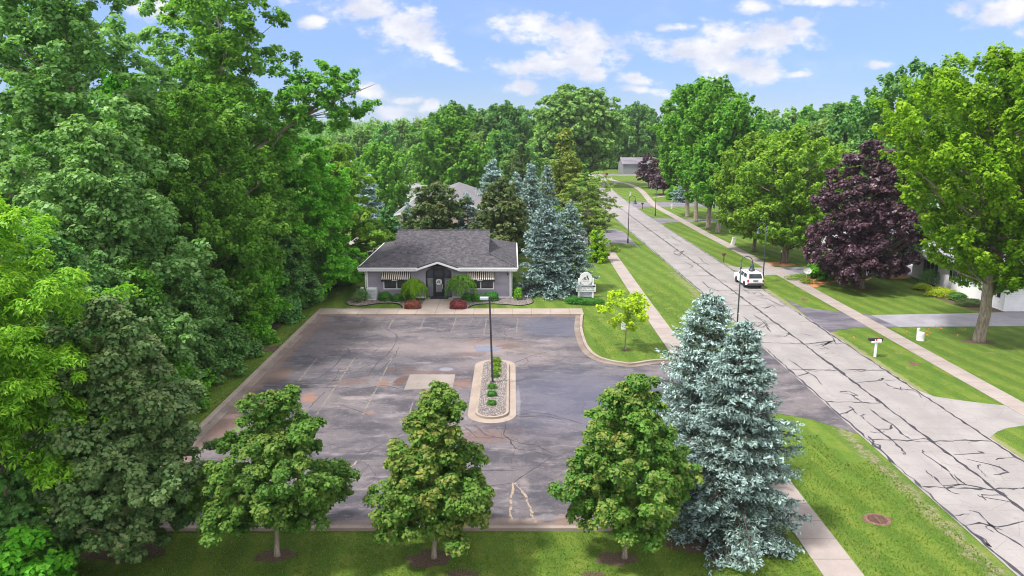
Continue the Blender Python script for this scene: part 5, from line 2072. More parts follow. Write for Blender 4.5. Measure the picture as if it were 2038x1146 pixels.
for sx in (-1, 1):
    for (ya, yb_, yc, yd) in ((.02, .80, .50, .02), (-.80, -.06, -.06, -.76), (-1.86, -.90, -.88, -1.72)):
        def pt(y_, z_):
            f_ = (z_ - 1.04) / .26 if z_ < 1.3 else None
            hx = .87 - .04 * (z_ - 1.04) / .26 if z_ <= 1.30 else .83 - .07 * (z_ - 1.30) / .28
            return (sx * (hx + .006), y_, z_)
        a_, b_, c_, d_ = pt(ya, 1.12), pt(yb_, 1.12), pt(yb_ * .5 + yc * .5, 1.30), pt(ya * .5 + yd * .5, 1.30)
        e_, f_ = pt(yc, 1.53), pt(yd, 1.53)
        if sx > 0:
            mb.add([a_, b_, c_, e_, f_, d_], [(0, 1, 2, 5), (5, 2, 3, 4)])
        else:
            mb.add([a_, b_, c_, e_, f_, d_], [(5, 2, 1, 0), (4, 3, 2, 5)])
mb.each('side_window', M['glass'], suv)
mb = MB()
mb.add([(-.70, -2.135, 1.10), (.70, -2.135, 1.10), (.68, -2.09, 1.30), (.63, -1.938, 1.56), (-.63, -1.938, 1.56), (-.68, -2.09, 1.30)], [(0, 1, 2, 5), (5, 2, 3, 4)])
mb.build('rear_window', M['glass'], suv)
mb = MB()
mb.add([(-.72, 1.09, 1.10), (.72, 1.09, 1.10), (.70, .93, 1.30), (.64, .535, 1.57), (-.64, .535, 1.57), (-.70, .93, 1.30)], [(5, 2, 1, 0), (4, 3, 2, 5)])
mb.build('windscreen', M['glass'], suv)
mb = MB()
mb.box(-.86, .86, -2.30, -2.18, .36, .62, .04)
mb.box(-.80, .80, 2.18, 2.28, .36, .60, .04)
mb.each('bumper', M['plastic'], suv)
mb = MB()
mb.box(-.55, .55, -2.245, -2.215, .70, .74)
mb.box(-.3, .3, -2.25, -2.222, .98, 1.02)
mb.build('trim_strip', M['white_metal'], suv)
for sx in (-1, 1):
    mb = MB()
    mb.box(sx * .80 - .09, sx * .80 + .09, -2.245, -2.14, .72, 1.02, .02)
    mb.build('tail_light', M['red_lens'], suv)
    mb = MB()
    mb.box(sx * 1.0 - .1, sx * 1.0 + .1, .78, .92, 1.02, 1.18, .03)
    mb.build('wing_mirror', M['car'], suv)
    mb = MB()
    mb.tube([(sx * .66, -1.6, 1.68), (sx * .66, -1.5, 1.71), (sx * .66, .1, 1.71), (sx * .66, .2, 1.68)], .02, 5)
    mb.build('roof_rail', M['plastic'], suv)
    for cy_ in (-1.30, 1.34):
        wh = MB()
        prof = [(.20, -.11), (.33, -.11), (.345, -.07), (.345, .07), (.33, .11), (.20, .11)]
        wh.lathe(prof, 20)
        wv_ = wh.build('wheel', M['tyre'], suv, True)
        wv_.location = (sx * .80, cy_, .345)
        wv_.rotation_euler = (0, PI / 2, 0)
        rm = MB()
        rm.lathe([(.205, -.06), (.205, .06)], 16)
        for q in range(5):
            t = 2 * PI * q / 5
            rm.tube([(0, 0, .07 * sx), (.19 * math.cos(t), .19 * math.sin(t), .075 * sx)], .03, 4)
        rm.build('rim', M['alloy'], wv_)
mb = MB()
mb.box(-.26, .26, -2.236, -2.222, .78, .93)
mb.build('licence_plate', M['glass_pale'], suv)


# ------------------------------------------------------------------ lamps
def street_lamp(px, py, H_, side, lab, pos=None):
    x, y = pos or G(px, py)
    root = thing('street_lamp', lab, 'street lamp', (x, y, 0), 0, 'bell-shaded street lamps along the road')
    mb = MB()
    mb.tube([(0, 0, 0), (0, 0, H_ - .45)], [.065, .05], 10)
    mb.build('pole', M['pole'], root, True)
    mb = MB()
    mb.lathe([(.16, 0), (.16, .12), (.12, .18), (.10, .55), (.13, .58), (.13, .64), (.07, .70)], 12)
    mb.build('base', M['pole'], root, True)
    r = .43
    mb = MB()
    q = [(side * (r - r * math.cos(PI * k / 12)), 0, H_ - .45 + r * .95 * math.sin(PI * k / 12)) for k in range(13)]
    mb.tube([(0, 0, H_ - .8)] + q + [(side * 2 * r, 0, H_ - .62)], .032, 7)
    mb.lathe([(.05, H_ - 1.05), (.075, H_ - 1.0), (.075, H_ - .9), (.04, H_ - .84)], 10)
    mb.build('arm', M['pole'], root, True)
    mb = MB()
    c = (side * 2 * r, 0)
    mb.lathe([(.045, H_ - .60), (.11, H_ - .66), (.13, H_ - .80), (.15, H_ - .92), (.19, H_ - 1.02), (.27, H_ - 1.10), (.29, H_ - 1.14), (.25, H_ - 1.13)], 16, c)
    mb.build('lamp_shade', M['pole'], root, True)
    mb = MB()
    mb.lathe([(.22, H_ - 1.12), (.20, H_ - 1.20), (.10, H_ - 1.25)], 12, c)
    mb.build('lamp_lens', M['lens'], root, True)
    return root


street_lamp(0, 0, 6.9, 1, 'dark hooked street lamp rising between the near blue spruces and the white car', (17.9, 57.9))
street_lamp(1517, 559, 6.6, -1, 'tall green street lamp on the grass right beside the white car', (27.4, 80.6))
street_lamp(1249.5, 484, 6.9, 1, 'street lamp at the left road edge by the side driveway')
street_lamp(1304, 430, 6.3, -1, 'dark street lamp on the grass strip between road and right sidewalk')
street_lamp(1201.5, 363.5, 6.2, -1, 'farthest street lamp beside the stop sign')

pl = G(980.5, 766)
pk = thing('parking_lamp', 'dark square pole with one flat box head standing in the gravel island', 'lamp post', (pl[0], pl[1], .17))
mb = MB()
r = .068
h_ = 5.85
dx = -.17
mb.add([(-r, -r, .05), (r, -r, .05), (r, r, .05), (-r, r, .05), (dx - r * .8, -r, h_), (dx + r * .8, -r, h_), (dx + r * .8, r, h_), (dx - r * .8, r, h_)], [(0, 3, 2, 1), (4, 5, 6, 7), (0, 1, 5, 4), (1, 2, 6, 5), (2, 3, 7, 6), (3, 0, 4, 7)])
mb.build('pole', M['bronze'], pk)
mb = MB()
mb.box(-.2, .2, -.2, .2, -.1, .06, .02)
mb.build('base_plate', M['bronze'], pk)
mb = MB()
mb.box(dx - .62, dx - .06, -.18, .18, h_ - .18, h_ - .03, .02)
hd = mb.build('lamp_head', M['sign_grey'], pk)
mb = MB()
mb.box(dx - .57, dx - .13, -.14, .14, h_ - .20, h_ - .181)
mb.build('lens', M['lens'], hd)
# footing
mb = MB()
mb.lathe([(.33, -.05), (.33, .035)], 18)
mb.build('footing', M['kerb'], pk)

# ------------------------------------------------------------------ small street things
sx0, sy0 = G(1207, 364)
st = thing('stop_sign', 'red eight-sided stop sign at the far end of the road', 'stop sign', (sx0, sy0, 0))
mb = MB()
mb.tube([(0, 0, 0), (0, 0, 2.9)], .035, 6)
mb.build('post', M['white_metal'], st)
mb = MB()
oc = [(.46 * math.cos(PI / 8 + PI / 4 * q), 2.55 + .46 * math.sin(PI / 8 + PI / 4 * q)) for q in range(8)]
mb.slab_y(oc, -.06, -.04)
pn = mb.build('sign_face', M['red'], st)
text('lettering', 'STOP', .30, (0, -.066, 2.55), M['white'], pn, bold=.006)


def mailbox(px, py, lab, h=1.15, m='black', pm='white', double=False, rz=0):
    x, y = G(px, py)
    root = thing('mailbox', lab, 'mailbox', (x, y, 0), rz, 'mailboxes along the right side of the road')
    mb = MB()
    mb.box(-.07, .07, -.07, .07, 0, h)
    mb.box(-.34, .34, -.05, .05, h - .12, h - .02) if double else mb.box(-.25, .15, -.05, .05, h - .12, h - .02)
    mb.build('post', M[pm], root)
    for k, (dx, mm) in enumerate(((-.17, 'white'), (.17, 'black')) if double else ((0, m),)):
        mb = MB()
        prof = [(-.10, 0), (.10, 0), (.10, .12)] + [(.10 * math.cos(a * PI / 6), .12 + .09 * math.sin(a * PI / 6)) for a in range(1, 6)] + [(-.10, .12)]
        mb.slab_x([(p, q + h) for p, q in prof], -.27 + dx, .25 + dx) if not double else mb.slab_x([(p + dx * 1.1, q + h) for p, q in prof], -.32 - dx, .24 + .3 * k)
        o = mb.build('box', M[mm], root)
        mb = MB()
        mb.box(-.02 + dx, .1 + dx, -.12 + (dx if double else 0), -.102 + (dx if double else 0), h + .12, h + .24)
        mb.build('flag', M['red'], o)
    return root


mailbox(1741, 710, 'white mailbox post carrying one white and one black box near the dark driveway', 1.2, double=True)
mailbox(1440, 522, 'small brown mailbox on thin post in the grass strip before the white car', 1.0, 'rust', 'rust')
mailbox(1278.5, 416, 'dark double mailbox on a post by the far driveway mouth', 1.1, 'black', 'rust')


def pedestal(px, py, lab, r, h, m='white_metal', tilt=0.0, sq=False):
    x, y = G(px, py)
    root = thing('utility_pedestal', lab, 'utility box', (x, y, 0), 0, 'pale utility pedestals in the lawns')
    root.rotation_euler = (0, tilt, 0)
    mb = MB()
    if sq:
        mb.box(-r, r, -r * .8, r * .8, -.05, h - .08, .02)
    else:
        mb.lathe([(r * 1.12, -.05), (r * 1.12, .08), (r, .10), (r, h - .12), (r * .95, h - .04), (r * .6, h)], 14)
    o = mb.build('housing', M[m], root)
    mb = MB()
    if sq:
        mb.box(-r - .02, r + .02, -r * .8 - .02, r * .8 + .02, h - .08, h, .015)
    else:
        mb.lathe([(r * 1.03, h * .55), (r * 1.04, h * .57), (r * 1.03, h * .60)], 14)
    mb.build('cap', M[m], o)
    return root


pedestal(1831.5, 677, 'squat round white utility pedestal with cap in the right lawn', .27, .68)
pedestal(1826.5, 672, 'narrow grey-white utility post right behind the squat round pedestal', .12, .82, 'lens')
pedestal(1457.5, 487, 'tilted pale square utility box under the light green maples', .24, 1.05, tilt=.25, sq=True)
pedestal(1336.5, 415.5, 'white utility post on the lawn by the double maple trunks', .13, .9, sq=True)
pedestal(1240.5, 655, 'pale utility post under the yellow sapling', .17, .62, sq=True)
pedestal(1253.5, 390, 'slim white marker post leaning on the far grass verge', .10, 1.0, tilt=.2, sq=True)

FL = [(1844, 663), (1851, 671), (1846.5, 675.5), (1861, 655), (1870, 662), (1919, 664), (1906, 676), (1806, 668), (1750, 673), (1696, 680), (1694, 679)]
flag0 = None
for i, (px, py) in enumerate(FL[:10]):
    x, y = G(px, py)
    if flag0 is None:
        flag0 = thing('marker_flag', 'small orange marker flag stuck in the right lawns', 'marker flag', (x, y, 0), 0, 'orange marker flags in the right lawns')
        mb = MB()
        mb.tube([(0, 0, 0), (0.01, 0, .45)], .006, 4)
        mb.build('wire', M['rust'], flag0)
        mb = MB()
        mb.add([(0.01, 0, .45), (.14, .03, .43), (.13, .02, .33), (0.01, 0, .34), (0.01, .006, .45), (.14, .036, .43), (.13, .026, .33), (0.01, .006, .34)], [(0, 1, 2, 3), (7, 6, 5, 4)])
        mb.build('flag', M['orange'], flag0)
    else:
        copy_thing(flag0, (x, y, 0), i * 1.3)


def cover(px, py, r, lab, grate):
    x, y = G(px, py)
    root = thing('storm_drain' if grate else 'manhole_cover', lab, 'drain' if grate else 'manhole', (x, y, .0))
    mb = MB()
    n = 28
    for k in range(n):
        a, b = 2 * PI * k / n, 2 * PI * (k + 1) / n
        mb.add([(r * math.cos(a), r * math.sin(a), .012), (r * math.cos(b), r * math.sin(b), .012), (r * .8 * math.cos(b), r * .8 * math.sin(b), .05), (r * .8 * math.cos(a), r * .8 * math.sin(a), .05),
                (r * .74 * math.cos(b), r * .74 * math.sin(b), .02), (r * .74 * math.cos(a), r * .74 * math.sin(a), .02)], [(0, 1, 2, 3), (3, 2, 4, 5)])
    mb.build('rim', M['rust'], root)
    mb = MB()
    mb.add([(r * .76 * math.cos(2 * PI * k / n), r * .76 * math.sin(2 * PI * k / n), .014) for k in range(n)], [tuple(range(n))])
    mb.build('well' if grate else 'plate', M['dark_hole'] if grate else M['rust'], root)
    mb = MB()
    if grate:
        for k in range(-4, 5):
            yk = k * r * .155
            hx = math.sqrt(max((r * .74) ** 2 - yk ** 2, 0))
            mb.box(-hx, hx, yk - r * .035, yk + r * .035, .02, .034)
        mb.box(-r * .035, r * .035, -r * .7, r * .7, .034, .038)
    else:
        for k in range(-3, 4):
            yk = k * r * .2
            hx = math.sqrt(max((r * .7) ** 2 - yk ** 2, 0))
            mb.box(-hx, hx, yk - .012, yk + .012, .016, .024)
    mb.build('bars', M['rust'], root)
    return root


patch('soil_and_shade', 'soil', 1744, 1033, .62, .42, 21)
cover(1746, 1034, .55, 'round rusty storm drain with slotted grate in the near verge', True)
cover(1817.5, 724.5, .36, 'flat rusty manhole cover in the right-hand verge', False)
cover(1601, 596, .40, 'round iron cover sunk in the grass strip right of the white car', False)

# black garden lamp post under the light maple
x, y = G(1553.5, 526)
gl = thing('garden_lamp', 'slim black garden lamp post beside the maple trunk in its mulch ring', 'garden lamp', (x, y, 0))
mb = MB()
mb.tube([(0, 0, 0), (0, 0, 1.5)], .04, 6)
mb.build('post', M['black'], gl)
mb = MB()
mb.lathe([(.05, 1.5), (.09, 1.55), (.09, 1.72), (.02, 1.80)], 8)
mb.build('lantern', M['lens'], gl)
# satellite dish on a short mast
x, y = G(1605, 556)
ds = thing('satellite_dish', 'grey-white oval satellite dish on a short mast in the mulch bed', 'satellite dish', (x, y, 0))
mb = MB()
mb.tube([(0, .05, 0), (0, .05, .85)], .035, 6)
mb.build('mast', M['white_metal'], ds)
mb = MB()
vs, fs = [], []
nr, na = 5, 24
for i in range(nr + 1):
    for k in range(na):
        a = 2 * PI * k / na
        q = i / nr
        vs.append((.46 * q * math.cos(a), -.02 - .10 * q * q, .36 * q * math.sin(a)))
for i in range(nr):
    for k in range(na):
        j = (k + 1) % na
        fs.append((i * na + k, (i + 1) * na + k, (i + 1) * na + j, i * na + j))
mb.add(vs, fs)
mb.add([(v[0], v[1] + .02, v[2]) for v in vs], [f[::-1] for f in fs])
dd_ = mb.build('dish', M['lens'], ds, True)
dd_.location = (0, 0, .95)
dd_.rotation_euler = (math.radians(-25), 0, 0)
mb = MB()
mb.tube([(0, 0, .62), (0, -.5, .80), (0, -.52, .95)], .015, 5)
mb.box(-.05, .05, -.58, -.48, .92, 1.02)
mb.build('feed_arm', M['sign_grey'], ds)
# distant mast
x, y = G(727, 262)
ms_ = thing('radio_mast', 'thin radio mast on the horizon at the left', 'mast', (-135, 700, 0))
mb = MB()
for sx, sy in ((-.6, -.4), (.6, -.4), (0, .6)):
    mb.tube([(sx, sy, 0), (sx * .3, sy * .3, 38)], .10, 4)
mb.each('leg', M['white_metal'], ms_)
mb = MB()
for k in range(18):
    z = k * 2
    f_ = 1 - .7 * z / 38
    mb.tube([(-.6 * f_, -.4 * f_, z), (.6 * f_, -.4 * f_, z + 2)], .05, 3)
mb.build('bracing', M['white_metal'], ms_)


# ------------------------------------------------------------------ trees
def HZ(py, Y):
    return P(CX, py, Y)[2]


# three young maples on the near lawn
x, y = G(552, 1106)
tree('maple_tree', 'leftmost of the three young maples on the near lawn', 'maple', x, y, HZ(762, y), 3.05, 'maple', 'bark_pale', 11, 'young maples on the near lawn', r0=.11,
     z0=1.55, prof='ovate', lobes=64, lobe_r=.76, clumps=9, clump_r=.31, per=120, ln=.145, wd=.115, lean=(.45, 0), irregular=.13, tipf=.35, limbs=.5)
x, y = G(864, 1110)
tree('maple_tree', 'middle young maple on the near lawn, narrow top over a wide skirt', 'maple', x, y, HZ(754, y), 2.6, 'maple', 'bark_pale', 12, 'young maples on the near lawn', r0=.10,
     z0=1.4, prof='tallcone', lobes=64, lobe_r=.76, clumps=9, clump_r=.32, per=125, ln=.145, wd=.115, lean=(0, 0), irregular=.16, tipf=.7, limbs=.9)
x, y = G(1243, 1110)
tree('maple_tree', 'rightmost of the three young maples on the near lawn, beside the big blue spruce', 'maple', x, y, HZ(736, y), 2.65, 'maple', 'bark_pale', 14, 'young maples on the near lawn', r0=.10,
     z0=1.55, prof='ovate', lobes=64, lobe_r=.80, clumps=9, clump_r=.32, per=125, ln=.145, wd=.115, lean=(.05, 0), irregular=.13, tipf=.6, limbs=.9)
# bigger dull maple at the left
tree('maple_tree', 'large dull grey-green maple at the lower left, reaching over the lot corner', 'maple', -15.1, 27.2, 10.9, 3.75, 'maple_dull', 'bark', 21, r0=.17,
     z0=1.0, prof='ovate', lobes=100, lobe_r=.92, clumps=9, clump_r=.37, per=108, ln=.165, wd=.13, irregular=.2, tipf=.5, limbs=.5)
# yellow-green honey locust at the left edge
tree('honey_locust', 'bright yellow-green feathery tree at the left edge of the picture', 'locust', -18.9, 26.0, 15.3, 4.6, 'locust', 'bark', 22, r0=.22,
     z0=5.6, prof='full', lobes=80, lobe_r=1.25, clumps=10, clump_r=.50, per=130, ln=.20, wd=.06, droop=.28, irregular=.25, flat=.5, tipf=.8, limbs=.6, up=.9, rnd=.6)

# the wood along the left side
WOOD = [
    ('poplar_tree', 'tall pale-leaved poplar filling the upper left corner', 'poplar', -29.5, 51, 29, 7.2, 'poplar', 'full', 31, dict(lobes=175, lobe_r=1.5, clumps=8, clump_r=.62, per=54, ln=.34, wd=.29, z0=3, irregular=.3)),
    ('poplar_tree', 'pale silvery poplar leaning out below the tall corner poplar', 'poplar', -24.2, 44, 17.5, 4.8, 'poplar', 'full', 32, dict(lobes=110, lobe_r=1.25, clumps=8, clump_r=.55, per=54, ln=.29, wd=.25, z0=2, irregular=.3)),
    ('poplar_tree', 'open-crowned poplar with a ragged branch reaching right against the sky', 'poplar', -25.2, 68, 32.0, 6.2, 'green2', 'full', 33, dict(lobes=120, lobe_r=1.5, clumps=8, clump_r=.62, per=48, ln=.36, wd=.30, z0=6, irregular=.4)),
    ('broadleaf_tree', 'dense mid-green tree in front of the open-crowned poplar', 'tree', -23.8, 58, 20.0, 5.4, 'green2', 'full', 34, dict(lobes=140, lobe_r=1.3, clumps=8, clump_r=.55, per=54, ln=.30, wd=.23, z0=1.5, grow=1.0, stretch=1.4)),
    ('broadleaf_tree', 'deep green layered tree beside the left end of the lavender building', 'tree', -21.8, 75, 17.5, 7.0, 'green', 'dome', 35, dict(lobes=150, lobe_r=1.4, clumps=8, clump_r=.60, per=54, ln=.36, wd=.24, z0=1.2, flat=.5, droop=.12)),
    ('broadleaf_tree', 'fresh green tree behind the layered tree by the building', 'tree', -22.5, 95, 15.5, 6.6, 'light', 'dome', 36, dict(lobes=110, lobe_r=1.4, clumps=8, clump_r=.62, per=46, ln=.42, wd=.30, z0=1.2, flat=.55, droop=.1)),
    ('broadleaf_tree', 'dark green tree inside the wood behind the silvery poplar', 'tree', -31, 62, 21, 6.2, 'green', 'full', 37, dict(lobes=110, lobe_r=1.5, clumps=8, clump_r=.65, per=46, ln=.36, wd=.28, z0=1.2)),
    ('broadleaf_tree', 'shady green tree at the near end of the wood below the feathery tree', 'tree', -23.8, 37.5, 11.5, 3.6, 'dark', 'full', 38, dict(lobes=70, lobe_r=1.1, clumps=8, clump_r=.48, per=54, ln=.25, wd=.20, z0=.6)),
    ('broadleaf_tree', 'tall green tree deep in the wood at the upper left', 'tree', -38, 66, 27, 7.5, 'green2', 'full', 39, dict(lobes=100, lobe_r=1.7, clumps=7, clump_r=.75, per=44, ln=.42, wd=.34, z0=3)),
    ('broadleaf_tree', 'upright mid-green tree at the back of the wood', 'tree', -32, 86, 23, 7.5, 'green', 'full', 40, dict(lobes=100, lobe_r=1.7, clumps=7, clump_r=.75, per=44, ln=.46, wd=.36, z0=3)),
    ('poplar_tree', 'second ragged poplar standing behind the one whose branch reaches right', 'poplar', -30.5, 76, 31, 6.2, 'poplar', 'full', 41, dict(lobes=95, lobe_r=1.6, clumps=7, clump_r=.68, per=44, ln=.40, wd=.33, z0=6, irregular=.35)),
    ('broadleaf_tree', 'low spreading green tree at the wood edge above the lot kerb', 'tree', -21.9, 49.5, 9.0, 3.3, 'dark', 'dome', 42, dict(lobes=70, lobe_r=1.0, clumps=8, clump_r=.45, per=54, ln=.26, wd=.20, z0=.5)),
    ('broadleaf_tree', 'bushy fresh green tree at the wood edge halfway along the lot', 'tree', -21.8, 60.0, 9.5, 3.2, 'green', 'dome', 43, dict(lobes=70, lobe_r=1.0, clumps=8, clump_r=.45, per=54, ln=.28, wd=.21, z0=.4)),
    ('broadleaf_tree', 'dark bushy tree at the wood edge near the far lot corner', 'tree', -21.0, 68.5, 7.5, 2.8, 'dark', 'dome', 44, dict(lobes=55, lobe_r=1.0, clumps=8, clump_r=.45, per=50, ln=.30, wd=.22, z0=.4)),
    ('broadleaf_tree', 'leafy green tree leaning to the lot between the two wood-edge bushes', 'tree', -22.2, 42.5, 9.5, 3.2, 'green2', 'dome', 45, dict(lobes=70, lobe_r=1.0, clumps=8, clump_r=.45, per=54, ln=.24, wd=.18, z0=.4)),
]
for (nm, lab, cat, X_, Y_, H_, R_w, lf, pf, sd_, kw) in WOOD:
    kw = dict(kw)
    kw['per'] = int(kw['per'] * 1.6)
    kw['ln'] *= .78
    kw['wd'] *= .78
    tree(nm, lab, cat, X_, Y_, H_, R_w, lf, 'bark_pale' if 'poplar' in nm else 'bark', sd_, 'trees of the wood on the left', r0=.013 * H_, prof=pf, limbs=.45, twigs=0, tipf=.5, **kw)
# the ragged bough reaching over towards the building belongs to the open-crowned poplar
bough = None
for o in COL.objects:
    if o.get('label', '').startswith('open-crowned poplar'):
        bough = o
V, v, tp, LC, lr, CC = crown(77, 6.6, 3.3, z0=0.8, prof='round', lobes=46, lobe_r=.95, clumps=7, clump_r=.42, per=48, ln=.25, wd=.20, irregular=.45, squash=(1.7, .8))
V[..., 0] += 8.6
V[..., 1] += -2.0
V[..., 2] += 15.6
obj_of(quads_mesh('bough_leaves', V, L['green2'], v, tp), 'bough_leaves', bough)
mb = MB()
mb.tube([(0, 0, 12.0), (3, -.6, 15.0), (7, -1.5, 17.4), (10.5, -2, 19.0), (13.6, -2.2, 20.2)], [.22, .17, .12, .07, .02], 7)
for c in LC[::2]:
    mb.tube([(7.0, -1.5, 17.4), (c[0] + 8.6, c[1] - 2, c[2] + 15.6)], [.06, .012], 4)
mb.build('bough', M['bark_pale'], bough, True)

# low growth at the foot of the wood
UG = [(-20.6, 38.3, 1.6, 2.6, 'dark'), (-20.9, 45.5, 1.5, 2.4, 'green'), (-20.2, 53.5, 1.4, 2.2, 'dark'), (-20.3, 57.0, 1.5, 2.6, 'green'), (-19.9, 64.5, 1.3, 2.4, 'dark'), (-19.8, 71.5, 1.3, 2.8, 'dark'),
      (-18.3, 25.2, 2.0, 5.4, 'dark'), (-21.0, 28.6, 1.8, 4.2, 'green'), (-16.9, 23.3, 1.6, 3.4, 'green'), (-19.9, 33.5, 1.7, 3.0, 'dark'), (-18.2, 79.0, 1.6, 3.0, 'dark'), (-17.8, 84.5, 1.6, 3.4, 'green')]
UL = ['dark green bush at the wood edge nearest the lower lot', 'fresh green bush at the wood edge, second from the lower lot', 'dark bush in the middle of the wood edge', 'fresh green bush just beyond the middle of the wood edge', 'dark bush at the wood edge close to the far lot corner', 'dark bush left of the front walk end',
      'dark bush at the lower left corner of the picture', 'tall green bush under the feathery yellow-green tree', 'low green bush at the bottom left edge', 'dark bush behind the large dull maple', 'dark bush behind the left gravel bed', 'green bush beyond the left side of the building']
for i, (X_, Y_, R_u, H_u, lf) in enumerate(UG):
    tree('bush', UL[i], 'bush', X_, Y_, H_u, R_u, lf, 'bark_dark', 120 + i, 'bushes along the foot of the wood', r0=.05, z0=.15, prof='dome', lobes=22, lobe_r=.62, clumps=7, clump_r=.34, per=42, ln=.21, wd=.16, limbs=.5)

# ---- blue spruces in front
x, y = G(1455, 1066)
spruce('blue_spruce', 'big pale blue spruce standing nearest the camera by the near sidewalk', x, y, HZ(642, y), 2.65, 'spruce', 51, 'blue spruces in front of the road', z0=.45, whorl=.38, nb=11, tw=.38, needle=.112, power=.84, jag=.2, nper=17)
x, y = 9.1, 33.6
spruce('blue_spruce', 'second blue spruce, standing just behind and left of the nearest one', x, y, HZ(580, y), 3.0, 'spruce', 52, 'blue spruces in front of the road', z0=.3, whorl=.38, nb=11, tw=.38, needle=.12, power=.78, jag=.19, nper=14)

# yellow sapling
x, y = G(1244.5, 697)
tree('maple_sapling', 'small yellow-green sapling on the lawn between lot and sidewalk', 'sapling', x, y, HZ(577, y), 1.95, 'lime', 'bark_pale', 55, r0=.065, z0=1.75, prof='vase', lobes=26, lobe_r=.55, clumps=6, clump_r=.25, per=26, ln=.19, wd=.15, irregular=.3, squash=(1.15, .9), limbs=1.0)

# ---- spruces and trees right of the building
SP = [('broad blue spruce just off the right corner of the building', (1086, 584), 397, 2.9, 61), ('blue spruce behind the round-topped sign', (1132, 577), 400, 2.7, 62),
      ('tall blue spruce, left one of the pair behind the nearer spruces', (1056, 505), 322, 2.1, 63), ('tall narrow blue spruce, right one of the pair behind the nearer spruces', (1088, 500), 330, 2.1, 64)]
for lab, (px, py), ty, R_s, sd_ in SP:
    x, y = G(px, py)
    spruce('blue_spruce', lab, x, y, HZ(ty, y), R_s, 'spruce_dark', sd_, 'blue spruces right of the building', z0=.4, whorl=.46, nb=10, tw=.42, needle=.18, power=.78, jag=.17, nper=7)
x, y = G(798, 520)
sp_small = spruce('blue_spruce', 'small blue spruce behind the left end of the building roof', x, y + 8, HZ(405, y + 8), 1.9, 'spruce_dark', 65, 'small spruces around the building', z0=.3, whorl=.5, nb=9, tw=.42, needle=.20, nper=6)
h0 = HZ(405, y + 8)
for lab, X_, Y_, H_ in [('thin blue spruce top between the two dark olive maples', -5.6, 95.0, 8.2), ('blue spruce half hidden behind the big round green tree', -3.4, 128.0, 10.8), ('pale spruce at the left of the tan gabled building', -22.5, 118.0, 9.0),
                        ('small blue spruce left of the tall spruce pair', .8, 132, 8.5)]:
    copy_thing(sp_small, (X_, Y_, 0), X_, (H_ / h0,) * 3, lab)
x, y = G(1362, 402)
copy_thing(sp_small, (x, y, 0), 1.0, (1.25, 1.25, 7.2 / h0), 'blue spruce behind the forked maple trunks by the far driveway')

# airy larch-like tree over the road edge
x, y = G(1172, 492)
tree('larch_tree', 'airy yellowish-green needle tree at the left road edge before the far driveway', 'larch', x, y, HZ(335, y), 3.9, 'pine', 'bark', 66, r0=.16, z0=1.4, prof='round', lobes=74, lobe_r=.95, clumps=8, clump_r=.42, per=44, ln=.28, wd=.08, flat=.35, irregular=.3, inner=.3, limbs=1.0)
x, y = G(1212, 497)
shrub('juniper', 'low spreading green juniper at the edge of the left side driveway', x - 1.5, y - 1.5, 2.6, .9, 'pine', 67, n=2600, ln=.3, wd=.1, ry=1.2, loose=.3, spiky=.5)
x, y = G(1188, 520)
tree('leafy_bush', 'yellow-green bush between the spruces and the left sidewalk', 'bush', x, y, 4.2, 1.7, 'bright', 'bark', 68, r0=.06, z0=.2, prof='dome', lobes=26, lobe_r=.6, clumps=6, clump_r=.32, per=30, ln=.26, wd=.18)
x, y = G(1105, 478)
tree('leafy_bush', 'bright yellow-green bush peeping between the blue spruces', 'bush', x, y, 6.4, 2.4, 'bright', 'bark', 69, r0=.08, z0=.3, prof='dome', lobes=26, lobe_r=.8, clumps=6, clump_r=.42, per=30, ln=.32, wd=.22)

# two dark olive maples behind the building
tree('leafy_bush', 'green small tree before the left corner of the tan gabled building', 'small tree', -17.6, 106, 5.6, 2.4, 'dark', 'bark', 73, r0=.1, z0=.4, prof='dome', lobes=30, lobe_r=.8, clumps=6, clump_r=.42, per=34, ln=.3, wd=.22)
tree('maple_tree', 'dark olive maple behind the left half of the building roof', 'maple', -9.6, 94.5, HZ(358, 94.5), 4.5, 'olive', 'bark', 71, 'dark maples behind the building', r0=.14, z0=.9, prof='dome', lobes=84, lobe_r=1.0, clumps=8, clump_r=.46, per=52, ln=.29, wd=.24, tipf=.8)
tree('maple_tree', 'dark olive maple behind the right end of the building roof', 'maple', -1.3, 93.0, HZ(350, 93), 4.1, 'olive', 'bark', 72, 'dark maples behind the building', r0=.14, z0=.9, prof='dome', lobes=84, lobe_r=1.0, clumps=8, clump_r=.46, per=52, ln=.29, wd=.24, tipf=.5)

# ---- trees on the right
x, y = G(1948, 679)
def bigmaple():
    root = tree('maple_tree', 'tall bright yellow-green maple with thick pale trunk in the right lawn', 'maple', x, y, 22.4, 8.5, 'bright', 'bark_pale', 81, r0=.46, flare=1.15, z0=4.6, prof='vase2', lobes=230, lobe_r=1.2, clumps=9, clump_r=.48, per=66, ln=.25, wd=.20, grow=1.0, stretch=2.0,
                irregular=.22, inner=.22, fork=2, limbs=.45, lean=(0.0, 0), tipf=.7)
    return root


